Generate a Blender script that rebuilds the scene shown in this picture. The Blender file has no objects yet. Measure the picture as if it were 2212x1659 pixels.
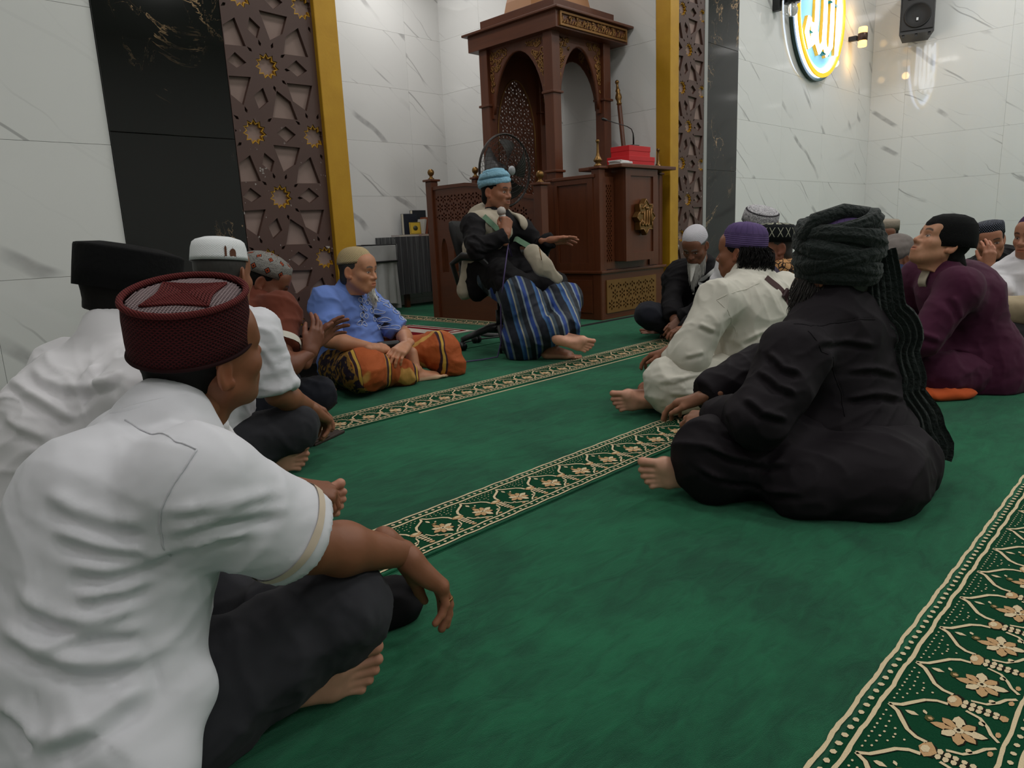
import bpy, bmesh, math, random
import numpy as np
from mathutils import Vector, Matrix

random.seed(7)
rng = np.random.default_rng(7)
scn = bpy.context.scene
COL = scn.collection
PI = math.pi

# ------------------------------------------------------------------ camera
def cam_basis(yaw, pitch, roll):
    f = np.array([math.cos(yaw) * math.cos(pitch), math.sin(yaw) * math.cos(pitch), -math.sin(pitch)])
    r = np.array([math.sin(yaw), -math.cos(yaw), 0.0])
    u = np.cross(r, f)
    c, s = math.cos(roll), math.sin(roll)
    return c * r + s * u, -s * r + c * u, f
_r, _u, _f = cam_basis(math.radians(44.92), math.radians(11.877), math.radians(-2.55))
cd = bpy.data.cameras.new('camera')
cam = bpy.data.objects.new('camera', cd); COL.objects.link(cam)
cd.sensor_fit = 'HORIZONTAL'; cd.sensor_width = 36.0; cd.lens = 1530.0 / 2212.0 * 36.0
cd.clip_start = 0.02; cd.clip_end = 100
cam.matrix_world = Matrix(((_r[0], _u[0], -_f[0], 0), (_r[1], _u[1], -_f[1], 0), (_r[2], _u[2], -_f[2], 0.77), (0, 0, 0, 1)))
scn.camera = cam

# ------------------------------------------------------------------ world, lamps, exposure
wd = bpy.data.worlds.new('room_air'); scn.world = wd; wd.use_nodes = True
wd.node_tree.nodes['Background'].inputs[0].default_value = (.80, .86, 1.0, 1)
wd.node_tree.nodes['Background'].inputs[1].default_value = 0.25
scn.view_settings.view_transform = 'Standard'
scn.view_settings.look = 'None'
scn.view_settings.exposure = -0.06
scn.view_settings.gamma = 1.0
scn.view_settings.use_curve_mapping = False
CEIL = 4.6
LAMPS = [(x, y) for x in (-1.2, 1.6, 4.4, 7.2, 9.9) for y in (-3.4, -.6, 2.2)]
def area(loc, size, power, col=(1, .975, .95), rot=(0, 0, 0)):
    l = bpy.data.lights.new('ceiling_panel_light', 'AREA'); l.shape = 'SQUARE'; l.size = size; l.energy = power; l.color = col
    o = bpy.data.objects.new('ceiling_panel_light', l); COL.objects.link(o); o.location = loc; o.rotation_euler = rot
    return o
for (x, y) in LAMPS:
    area((x, y, CEIL - .045), .58, {-3.4: 36, -.6: 26, 2.2: 29}[y] * (.55 if x < 0 else .86 if x < 3 else 1))
for (x, y) in ((3.5, 5.2), (5.0, 6.2)): area((x, y, 3.85), .5, 14)          # unseen lamps added under the niche ceiling to brighten the niche

# ------------------------------------------------------------------ object helpers
def props(o, label=None, cat=None, group=None, kind=None):
    if label: o['label'] = label
    if cat: o['category'] = cat
    if group: o['group'] = group
    if kind: o['kind'] = kind
    return o
def empty(name, loc=(0, 0, 0), label=None, cat=None, group=None, rz=0, kind=None):
    o = bpy.data.objects.new(name, None); COL.objects.link(o); o.location = loc; o.rotation_euler = (0, 0, rz)
    o.empty_display_size = .1
    return props(o, label, cat, group, kind)
def link(name, me, mats=(), parent=None, loc=None):
    o = bpy.data.objects.new(name, me); COL.objects.link(o)
    if not isinstance(mats, (list, tuple)): mats = (mats,)
    for m in mats:
        if len(me.materials) < len(mats): me.materials.append(m)
    if parent is not None:
        o.parent = parent
        if any(abs(c) > 1e-9 for c in parent.location) or any(abs(c) > 1e-9 for c in parent.rotation_euler):
            pass
    if loc is not None: o.location = loc
    return o
def wlink(name, me, mats, parent):
    """mesh given in world coordinates under a parent that stands somewhere else"""
    o = link(name, me, mats, parent)
    o.matrix_parent_inverse = (Matrix.Translation(parent.location) @ parent.rotation_euler.to_matrix().to_4x4()).inverted()
    return o
def pymesh(name, v, f, smooth=False, uv=None):
    me = bpy.data.meshes.new(name); me.from_pydata([tuple(map(float, p)) for p in v], [], [tuple(int(i) for i in q) for q in f])
    if smooth: me.polygons.foreach_set('use_smooth', [True] * len(me.polygons))
    if uv is not None:
        l = me.uv_layers.new(name='UVMap')
        idx = np.zeros(len(me.loops), dtype=np.int32); me.loops.foreach_get('vertex_index', idx)
        l.data.foreach_set('uv', np.asarray(uv, dtype=np.float32)[idx].ravel())
    me.update(); return me
def npmesh(name, v, q, smooth=True):
    """fast mesh from arrays; q is (n,4)"""
    me = bpy.data.meshes.new(name)
    nv, nq, w = len(v), len(q), q.shape[1]
    me.vertices.add(nv); me.vertices.foreach_set('co', np.asarray(v, np.float32).ravel())
    me.loops.add(nq * w); me.loops.foreach_set('vertex_index', np.asarray(q, np.int32).ravel())
    me.polygons.add(nq); me.polygons.foreach_set('loop_start', np.arange(0, nq * w, w, dtype=np.int32))
    me.polygons.foreach_set('loop_total', np.full(nq, w, np.int32)) if False else None
    if smooth: me.polygons.foreach_set('use_smooth', np.ones(nq, dtype=bool))
    me.update(calc_edges=True); me.validate()
    return me
class MB:
    """collects simple shapes into one mesh"""
    def __init__(s): s.v = []; s.f = []; s.sm = []
    def add(s, v, f, smooth=False):
        n = len(s.v); s.v += [tuple(map(float, p)) for p in v]; s.f += [tuple(i + n for i in q) for q in f]; s.sm += [smooth] * len(f); return s
    def box(s, x0, x1, y0, y1, z0, z1, b=0.0):
        if b <= 0:
            v = [(x, y, z) for x in (x0, x1) for y in (y0, y1) for z in (z0, z1)]
            return s.add(v, [(0, 1, 3, 2), (4, 6, 7, 5), (0, 4, 5, 1), (2, 3, 7, 6), (0, 2, 6, 4), (1, 5, 7, 3)])
        bm = bmesh.new(); bmesh.ops.create_cube(bm, size=1)
        for q in bm.verts: q.co = Vector(((x0 + x1) / 2 + q.co.x * (x1 - x0), (y0 + y1) / 2 + q.co.y * (y1 - y0), (z0 + z1) / 2 + q.co.z * (z1 - z0)))
        bmesh.ops.bevel(bm, geom=list(bm.edges), offset=b, segments=2, profile=.6, affect='EDGES')
        bm.verts.index_update()
        s.add([q.co for q in bm.verts], [[q.index for q in f.verts] for f in bm.faces]); bm.free(); return s
    def tube(s, pts, r, n=8, closed=False, cap=True, sq=1.0):
        pts = [Vector(p) for p in pts]; m = len(pts)
        rr = r if isinstance(r, (list, tuple)) else [r] * m
        v = []; f = []
        up = None
        for i, p in enumerate(pts):
            if closed: t = pts[(i + 1) % m] - pts[i - 1]
            else: t = pts[min(i + 1, m - 1)] - pts[max(i - 1, 0)]
            if t.length < 1e-9: t = Vector((0, 0, 1))
            t.normalize()
            if up is None: up = Vector((0, 0, 1)) if abs(t.z) < .9 else Vector((1, 0, 0))
            a = t.cross(up).normalized(); b = a.cross(t).normalized(); up = b
            for k in range(n):
                an = 2 * PI * k / n; v.append(p + (a * math.cos(an) + b * math.sin(an) * sq) * rr[i])
        for i in range(m if closed else m - 1):
            j = (i + 1) % m
            for k in range(n):
                l = (k + 1) % n; f.append((i * n + k, i * n + l, j * n + l, j * n + k))
        if not closed and cap: f.append(tuple(range(n))[::-1]); f.append(tuple((m - 1) * n + k for k in range(n)))
        return s.add(v, f, True)
    def lathe(s, prof, n=16, c=(0, 0, 0), sx=1, sy=1, ang0=0.0):
        v = []; f = []; m = len(prof)
        for r, z in prof:
            for k in range(n):
                an = 2 * PI * k / n + ang0; v.append((c[0] + r * sx * math.cos(an), c[1] + r * sy * math.sin(an), c[2] + z))
        for i in range(m - 1):
            for k in range(n):
                l = (k + 1) % n; f.append((i * n + k, i * n + l, (i + 1) * n + l, (i + 1) * n + k))
        if prof[0][0] > 1e-6: f.append(tuple(range(n))[::-1])
        if prof[-1][0] > 1e-6: f.append(tuple((m - 1) * n + k for k in range(n)))
        return s.add(v, f, n > 8)
    def prism(s, poly, axis, a, b):
        """polygon (list of 2D) extruded along axis from a to b. axis 'y': poly is (x,z); 'x': (y,z); 'z': (x,y)"""
        def P(p, t): return {'y': (p[0], t, p[1]), 'x': (t, p[0], p[1]), 'z': (p[0], p[1], t)}[axis]
        n = len(poly); v = [P(p, a) for p in poly] + [P(p, b) for p in poly]
        f = [tuple(range(n))[::-1], tuple(range(n, 2 * n))] + [(i, (i + 1) % n, n + (i + 1) % n, n + i) for i in range(n)]
        return s.add(v, f)
    def xf(s, M):
        s.v = [tuple(M @ Vector(p)) for p in s.v]; return s
    def mesh(s, name='mesh', recalc=True):
        me = bpy.data.meshes.new(name); me.from_pydata(s.v, [], s.f)
        me.polygons.foreach_set('use_smooth', s.sm)
        if recalc:
            bm = bmesh.new(); bm.from_mesh(me); bmesh.ops.recalc_face_normals(bm, faces=bm.faces); bm.to_mesh(me); bm.free()
        me.update(); return me
def part(name, mb, mat, parent, world=True):
    me = mb.mesh(name)
    return wlink(name, me, mat, parent) if world else link(name, me, mat, parent)
def _inside(p, pl):
    r = False
    for i in range(len(pl)):
        a, b = pl[i], pl[i - 1]
        if (a[1] > p[1]) != (b[1] > p[1]) and p[0] < (b[0] - a[0]) * (p[1] - a[1]) / (b[1] - a[1]) + a[0]: r = not r
    return r
def cut_sheet(name, outer, holes, depth, frame):
    """flat plate with real holes, front, back and walls; frame maps (u,v,w) -> world"""
    from mathutils.geometry import delaunay_2d_cdt
    vs = []; fs = []
    for pl in [outer] + list(holes):
        n0 = len(vs); vs += [Vector((p[0], p[1])) for p in pl]; fs.append(list(range(n0, n0 + len(pl))))
    v2, e2, f2, ov, oe, of = delaunay_2d_cdt(vs, [], fs, 1, 1e-6)
    bbs = [(min(p[0] for p in h), max(p[0] for p in h), min(p[1] for p in h), max(p[1] for p in h), h) for h in holes]
    keep = []
    for f in f2:
        c = sum((v2[i] for i in f), Vector((0, 0))) / len(f)
        if not _inside(c, outer): continue
        if any(a <= c[0] <= b and d <= c[1] <= e and _inside(c, h) for a, b, d, e, h in bbs): continue
        a2 = sum(v2[f[k - 1]][0] * v2[f[k]][1] - v2[f[k]][0] * v2[f[k - 1]][1] for k in range(len(f)))
        keep.append(tuple(f) if a2 > 0 else tuple(f)[::-1])
    n = len(v2); ed = set()
    for f in keep:
        for k in range(len(f)): ed.add((f[k - 1], f[k]))
    V3 = [frame @ Vector((p[0], p[1], depth / 2)) for p in v2] + [frame @ Vector((p[0], p[1], -depth / 2)) for p in v2]
    F3 = list(keep) + [tuple(i + n for i in reversed(f)) for f in keep]
    for (a, b) in ed:
        if (b, a) not in ed: F3.append((a, a + n, b + n, b))
    return pymesh(name, V3, F3)

# ------------------------------------------------------------------ materials
def S(c):
    """sRGB 0-255 -> linear"""
    return tuple(((x / 255) / 12.92 if x / 255 <= .04045 else ((x / 255 + .055) / 1.055) ** 2.4) for x in c)
class N:
    def __init__(s, name):
        s.m = bpy.data.materials.new(name); s.m.use_nodes = True; s.t = s.m.node_tree; s.n = s.t.nodes; s.l = s.t.links
        s.b = s.n['Principled BSDF']
    def node(s, ty, **k):
        o = s.n.new(ty)
        for a, v in k.items():
            if a.startswith('_'): setattr(o, a[1:], v)
            else:
                key = int(a[1:]) if a[0] == 'i' and a[1:].isdigit() else a.replace('__', ' ')
                s.set(o, key, v)
        return o
    def set(s, o, key, v):
        i = o.inputs[key]
        if isinstance(v, bpy.types.NodeSocket): s.l.new(v, i)
        elif isinstance(v, bpy.types.Node): s.l.new(v.outputs[0], i)
        else:
            if isinstance(v, tuple) and len(v) == 3 and i.type == 'RGBA': v = (*v, 1)
            i.default_value = v
    def bs(s, key, v): s.set(s.b, key, v)
    def math(s, op, a, b=0.0, c=0.0, clamp=False):
        o = s.n.new('ShaderNodeMath'); o.operation = op; o.use_clamp = clamp
        s.set(o, 0, a); s.set(o, 1, b)
        if op in ('MULTIPLY_ADD', 'WRAP', 'SMOOTH_MIN', 'COMPARE'): s.set(o, 2, c)
        return o.outputs[0]
    def mix(s, f, a, b):
        o = s.n.new('ShaderNodeMix'); o.data_type = 'RGBA'; o.clamp_factor = True
        s.set(o, 0, f); s.set(o, 6, a); s.set(o, 7, b); return o.outputs[2]
    def step(s, x, a, b):
        o = s.n.new('ShaderNodeMapRange'); o.interpolation_type = 'SMOOTHSTEP'; o.clamp = True
        s.set(o, 0, x); o.inputs[1].default_value = a; o.inputs[2].default_value = b; return o.outputs[0]
    def coord(s, which='Object', scale=(1, 1, 1), rot=(0, 0, 0), loc=(0, 0, 0)):
        tc = s.n.new('ShaderNodeTexCoord'); mp = s.n.new('ShaderNodeMapping'); s.l.new(tc.outputs[which], mp.inputs[0])
        mp.inputs['Scale'].default_value = scale; mp.inputs['Rotation'].default_value = rot; mp.inputs['Location'].default_value = loc
        return mp.outputs[0]
    def noise(s, vec, scale, detail=3, rough=.5, dist=0.0):
        o = s.n.new('ShaderNodeTexNoise'); s.set(o, 'Vector', vec); s.set(o, 'Scale', scale); s.set(o, 'Detail', detail); s.set(o, 'Roughness', rough); s.set(o, 'Distortion', dist)
        return o.outputs['Fac']
    def wave(s, vec, scale, dist=0.0, detail=2, axis='X', ty='BANDS', prof='SIN'):
        o = s.n.new('ShaderNodeTexWave'); o.wave_type = ty; o.wave_profile = prof
        if ty == 'BANDS': o.bands_direction = axis
        s.set(o, 'Vector', vec); s.set(o, 'Scale', scale); s.set(o, 'Distortion', dist); s.set(o, 'Detail', detail); return o.outputs['Fac']
    def voro(s, vec, scale, feat='F1', out='Distance', rnd=1.0):
        o = s.n.new('ShaderNodeTexVoronoi'); o.feature = feat; s.set(o, 'Vector', vec); s.set(o, 'Scale', scale); s.set(o, 'Randomness', rnd); return o.outputs[out]
    def bump(s, h, strength=.3, dist=.01):
        o = s.n.new('ShaderNodeBump'); s.set(o, 'Height', h); s.set(o, 'Strength', strength); s.set(o, 'Distance', dist)
        s.l.new(o.outputs[0], s.b.inputs['Normal']); return o
    def sep(s, vec):
        o = s.n.new('ShaderNodeSeparateXYZ'); s.set(o, 0, vec); return o.outputs
    def comb(s, x, y, z):
        o = s.n.new('ShaderNodeCombineXYZ'); s.set(o, 0, x); s.set(o, 1, y); s.set(o, 2, z); return o.outputs[0]
    def attr(s, name):
        o = s.n.new('ShaderNodeAttribute'); o.attribute_name = name; return o
def plain(name, col, rough=.5, metal=0.0, bump=None, var=0.0, spec=.5, sheen=0.0):
    q = N(name); q.bs('Roughness', rough); q.bs('Metallic', metal); q.bs('Specular IOR Level', spec)
    if sheen: q.bs('Sheen Weight', sheen); q.bs('Sheen Roughness', .5)
    if var:
        n = q.noise(q.coord(), 6, 4); q.bs('Base Color', q.mix(n, tuple(c * (1 - var) for c in col), tuple(min(1, c * (1 + var)) for c in col)))
    else: q.bs('Base Color', col)
    if bump: q.bump(q.noise(q.coord(), bump[0], 3), bump[1], .005)
    return q.m
def cloth(name, col, rough=.85, weave=900, fold=.35, fs=9, var=.06, sheen=.04, stretch=(1, 1, 1), gloss=0.0):
    """woven fabric with soft creases"""
    q = N(name); q.bs('Roughness', rough); q.bs('Sheen Weight', sheen); q.bs('Sheen Roughness', .6); q.bs('Specular IOR Level', .25 + gloss)
    c = q.coord('Object', stretch)
    n1 = q.noise(c, fs, 2, .5, .3); n2 = q.noise(c, fs * 3.0, 1, .5, .2); w = q.noise(q.coord(), weave, 1)
    q.bs('Base Color', q.mix(q.noise(q.coord(), 3, 2), tuple(x * (1 - var) for x in col), tuple(min(1, x * (1 + var)) for x in col)))
    h = q.math('ADD', q.math('MULTIPLY', n1, 1.0), q.math('ADD', q.math('MULTIPLY', n2, .12), q.math('MULTIPLY', w, .0)))
    q.bump(h, fold, .03)
    return q.m
def wood(name, c0, c1, rough=.38, axis=2):
    q = N(name); sc = [22, 22, 22]; sc[axis] = 1.6
    c = q.coord('Object', tuple(sc)); n = q.noise(c, 1.0, 5, .6, .6); n2 = q.noise(q.coord('Object', (2, 2, 2)), 1, 2)
    q.bs('Base Color', q.mix(q.math('ADD', q.math('MULTIPLY', n, .75), q.math('MULTIPLY', n2, .35)), c0, c1)); q.bs('Roughness', rough); q.bs('Specular IOR Level', .5)
    q.bump(n, .08, .003); return q.m
# ------------------------------------------------------------------ materials of the room
def marble_white():
    q = N('white_marble_tile')
    tc = q.n.new('ShaderNodeTexCoord'); oi = q.n.new('ShaderNodeObjectInfo')
    off = q.node('ShaderNodeVectorMath', _operation='SCALE'); q.set(off, 0, q.comb(oi.outputs['Random'], q.math('MULTIPLY', oi.outputs['Random'], 3.7), q.math('MULTIPLY', oi.outputs['Random'], 9.1))); off.inputs['Scale'].default_value = 17.0
    ad = q.node('ShaderNodeVectorMath', _operation='ADD'); q.set(ad, 0, tc.outputs['Object']); q.set(ad, 1, off.outputs[0])
    mp = q.node('ShaderNodeMapping'); q.set(mp, 0, ad.outputs[0]); mp.inputs['Rotation'].default_value = (0, math.radians(-42), 0); mp.inputs['Scale'].default_value = (.8, 1.0, 1.0)
    v = mp.outputs[0]
    wv = q.wave(v, .62, 3.2, 3, 'Z'); w2 = q.wave(v, .95, 5.0, 4, 'Z')
    mask = q.step(q.noise(v, 1.5, 1), .50, .60); mask2 = q.step(q.noise(v, 2.4, 1), .56, .66)
    thin = q.math('MULTIPLY', q.math('MAXIMUM', q.step(wv, .9965, .9995), q.math('MULTIPLY', q.step(w2, .9975, .9997), .6)), q.math('MULTIPLY_ADD', mask, .55, .05))
    wide = q.math('MULTIPLY', q.math('MULTIPLY', q.step(wv, .955, .995), mask2), q.math('MULTIPLY_ADD', q.noise(v, 11, 3), 1.0, .05))
    ve = q.math('MAXIMUM', thin, wide, clamp=True)
    base = q.mix(q.noise(ad.outputs[0], .9, 2), S((226, 226, 224)), S((236, 236, 234)))
    q.bs('Base Color', q.mix(q.math('MULTIPLY', ve, .85), base, S((120, 118, 120)))); q.bs('Roughness', .045); q.bs('Specular IOR Level', .5)
    return q.m
def marble_black():
    q = N('black_marble'); c = q.coord('Object', (1, 1, .8), (0, .5, 0))
    n = q.noise(c, 1.6, 8, .62, .8); a = q.math('ABSOLUTE', q.math('SUBTRACT', n, .5)); n2 = q.noise(c, 3.1, 6, .6, 1.2); a2 = q.math('ABSOLUTE', q.math('SUBTRACT', n2, .5))
    m = q.step(q.noise(c, 2.3, 2), .5, .68)
    ve = q.math('MULTIPLY', q.math('SUBTRACT', 1.0, q.step(a, .001, .006)), m); ve2 = q.math('MULTIPLY', q.math('SUBTRACT', 1.0, q.step(a2, .0, .004)), q.math('MULTIPLY', m, .35))
    q.bs('Base Color', q.mix(q.math('MAXIMUM', ve, ve2, clamp=True), S((13, 12, 12)), S((170, 140, 105)))); q.bs('Roughness', .07); q.bs('Specular IOR Level', .5)
    return q.m
M_TILE = marble_white(); M_BLACK = marble_black()
M_GROUT = plain('tile_joint', S((196, 196, 194)), .8)
M_PLASTER = plain('white_plaster', S((225, 225, 222)), .9)
def gold_paint():
    q = N('gold_paint'); n = q.noise(q.coord(), 7, 4); q.bs('Base Color', q.mix(n, S((176, 128, 22)), S((206, 158, 40)))); q.bs('Roughness', .42); q.bs('Metallic', .25)
    q.bump(q.noise(q.coord(), 60, 3), .12, .004); return q.m
M_GOLD = gold_paint()
def screen_paint():
    q = N('brown_screen_paint'); n = q.noise(q.coord(), 5, 3); base = q.mix(n, S((70, 47, 41)), S((88, 62, 54)))
    # chipped white specks on the lower part of the panel
    v = q.noise(q.coord(), 26, 3, .6); sp = q.step(v, .685, .70); z = q.sep(q.coord())[2]; low = q.math('SUBTRACT', 1.0, q.step(z, .9, 1.6))
    q.bs('Base Color', q.mix(q.math('MULTIPLY', q.math('MULTIPLY', sp, low), .75), base, S((200, 195, 190)))); q.bs('Roughness', .5); return q.m
M_SCREEN = screen_paint()
M_BACKING = plain('taupe_backing', S((146, 124, 116)), .75, var=.08)
M_SKIRT = plain('dark_skirting', S((26, 24, 24)), .3)

# ------------------------------------------------------------------ setting: floor, walls, ceiling
YW, XR = 3.81, 11.35
NX0, NX1, NY = 2.48, 6.01, 6.96
def struct(name, mb, mat):
    o = link(name, mb.mesh(name), mat); o['kind'] = 'structure'; return o
floor_o = struct('floor', MB().box(-4.2, XR + .2, -7.2, NY + .2, -.12, -.012), plain('screed', S((120, 115, 108)), .8))
wl = struct('wall_back_left', MB().box(-4.0, NX0, YW + .013, YW + .30, -.02, CEIL), M_GROUT)
wr = struct('wall_back_right', MB().box(NX1, XR, YW + .013, YW + .30, -.02, CEIL), M_GROUT)
wn = struct('wall_niche_back', MB().box(NX0 - .3, NX1 + .3, NY + .003, NY + .2, -.02, 4.1), M_GROUT)
wnr = struct('wall_niche_right', MB().box(NX1 + .003, NX1 + .3, YW + .30, NY + .01, -.02, 4.1), M_GROUT)
wnl = struct('wall_niche_left', MB().box(NX0 - .3, NX0 - .012, YW + .30, NY + .01, -.02, 4.1), M_GROUT)
wright = struct('wall_right', MB().box(XR + .003, XR + .25, -7.0, YW + .3, -.02, CEIL), M_GROUT)
struct('wall_left', MB().box(-4.25, -4.0, -7.0, YW + .3, -.02, CEIL), M_PLASTER)
struct('wall_rear', MB().box(-4.25, XR + .25, -7.25, -7.0, -.02, CEIL), M_PLASTER)
struct('wall_niche_top', MB().box(NX0, NX1, YW + .02, YW + .3, 3.9, CEIL), M_PLASTER)
struct('ceiling', MB().box(-4.25, XR + .25, -7.25, YW + .3, CEIL, CEIL + .1).box(NX0 - .3, NX1 + .3, YW + .3, NY + .2, 3.9, 4.0), M_PLASTER)
_tile = {}
def tile_mesh(w, h):
    k = (round(w, 3), round(h, 3))
    if k not in _tile:
        me = MB().box(-w / 2, w / 2, -.006, .006, -h / 2, h / 2, b=.0007).mesh('tile'); me.materials.append(M_TILE); _tile[k] = me
    return _tile[k]
def tiles(parent, p0, p1, z0, z1, nrm, first=None, start=0.0):
    """cover a wall from p0 to p1 (2D points) with 1.2 x .6 tiles; nrm: unit 2D normal into the room"""
    p0 = np.array(p0); p1 = np.array(p1); L = np.linalg.norm(p1 - p0); d = (p1 - p0) / L
    ang = math.atan2(d[1], d[0])
    xs = [0.0]; x = first if first else 1.2
    while x < L - .05: xs.append(x); x += 1.2
    xs.append(L)
    zs = [z0]; z = .07
    while z < z1 - .05:
        if z > z0 + .02: zs.append(z)
        z += .6
    zs.append(z1)
    for i in range(len(xs) - 1):
        for j in range(len(zs) - 1):
            w, h = xs[i + 1] - xs[i], zs[j + 1] - zs[j]
            o = bpy.data.objects.new('tile', tile_mesh(w - .0014, h - .0014)); COL.objects.link(o)
            c = p0 + d * (xs[i] + w / 2) + np.array(nrm) * .002
            o.location = (c[0], c[1], zs[j] + h / 2); o.rotation_euler = (0, 0, ang); o.parent = parent
tiles(wl, (-4.0, YW + .008), (1.20, YW + .008), 0, CEIL, (0, -1), first=1.02)
tiles(wr, (7.36, YW + .008), (XR, YW + .008), 0, CEIL, (0, -1), first=1.1)
tiles(wn, (NX0, NY), (NX1, NY), 0, 3.9, (0, -1), first=.6)
tiles(wnr, (NX1, NY), (NX1, YW + .11), 0, 3.9, (-1, 0), first=.7)
tiles(wright, (XR, YW), (XR, -7.0), 0, CEIL, (-1, 0), first=.45)

# black marble piers (slab by slab), gold frame of the niche
for k, (x0, x1) in enumerate(((1.20, 1.81), (6.72, 7.36))):
    t = empty('trim_%d' % (k + 1), (x0, YW, 0), kind='structure')
    for z0, z1 in ((0, .13), (.13, 1.33), (1.33, 2.53), (2.53, 3.73), (3.73, CEIL)):
        part('slab', MB().box(x0 + .001, x1 - .001, YW - .012, YW + .02, z0 + .001, z1 - .001, b=.002), M_BLACK, t)
for k, (x0, x1, xi) in enumerate(((2.34, 2.485, 2.48), (6.004, 6.15, 6.01))):
    g = MB().box(x0, x1, YW - .045, YW + .11, 0, CEIL, b=.006)
    o = link('trim_%d' % (k + 3), g.mesh('gold_frame'), M_GOLD); o['kind'] = 'structure'
o = link('trim_5', MB().box(6.66, 6.72, YW - .02, YW + .02, 0, CEIL, b=.004).mesh('trim'), plain('grey_edging', S((160, 160, 158)), .4)); o['kind'] = 'structure'
o = link('trim_6', MB().box(-4.0, 1.2, YW - .02, YW + .0, 0, .07, b=.004).mesh('trim'), M_SKIRT); o['kind'] = 'structure'
o = link('trim_7', MB().box(7.36, XR, YW - .02, YW + .0, 0, .07, b=.004).mesh('trim'), M_SKIRT); o['kind'] = 'structure'

# ------------------------------------------------------------------ carved brown screens with gold stars
HOLES = [[(0.214, 2.0), (0.377, 1.994), (0.339, 1.901), (0.261, 1.857)], [(0.004, 1.894), (0.072, 1.94), (0.118, 1.806), (0.004, 1.8)],
 [(0.156, 1.957), (0.211, 1.914), (0.187, 1.855), (0.136, 1.894)], [(0.438, 1.947), (0.485, 1.801), (0.333, 1.798), (0.356, 1.889)],
 [(0.053, 1.77), (0.111, 1.725), (0.055, 1.692), (0.005, 1.722)], [(0.407, 1.775), (0.469, 1.727), (0.407, 1.687), (0.347, 1.729)],
 [(0.004, 1.648), (0.127, 1.655), (0.068, 1.508), (0.004, 1.555)], [(0.19, 1.608), (0.213, 1.539), (0.155, 1.493), (0.131, 1.562)],
 [(0.269, 1.602), (0.347, 1.551), (0.379, 1.457), (0.228, 1.459)], [(0.334, 1.648), (0.493, 1.651), (0.442, 1.509), (0.361, 1.555)],
 [(0.3, 1.417), (0.358, 1.376), (0.3, 1.331), (0.242, 1.378)]]
PER, SW = .687, .53
def starpoly(c, ro, ri, n=11, ph=0.0):
    return [(c[0] + (ro if i % 2 == 0 else ri) * math.sin(PI * i / n + ph), c[1] + (ro if i % 2 == 0 else ri) * math.cos(PI * i / n + ph)) for i in range(2 * n)]
def clip_right(pl, xm, keep_less=True):
    out = []
    for i in range(len(pl)):
        a, b = pl[i], pl[(i + 1) % len(pl)]
        ia, ib = (a[0] < xm) == keep_less, (b[0] < xm) == keep_less
        if ia: out.append(a)
        if ia != ib:
            t = (xm - a[0]) / (b[0] - a[0]); out.append((xm, a[1] + t * (b[1] - a[1])))
    return out
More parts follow.
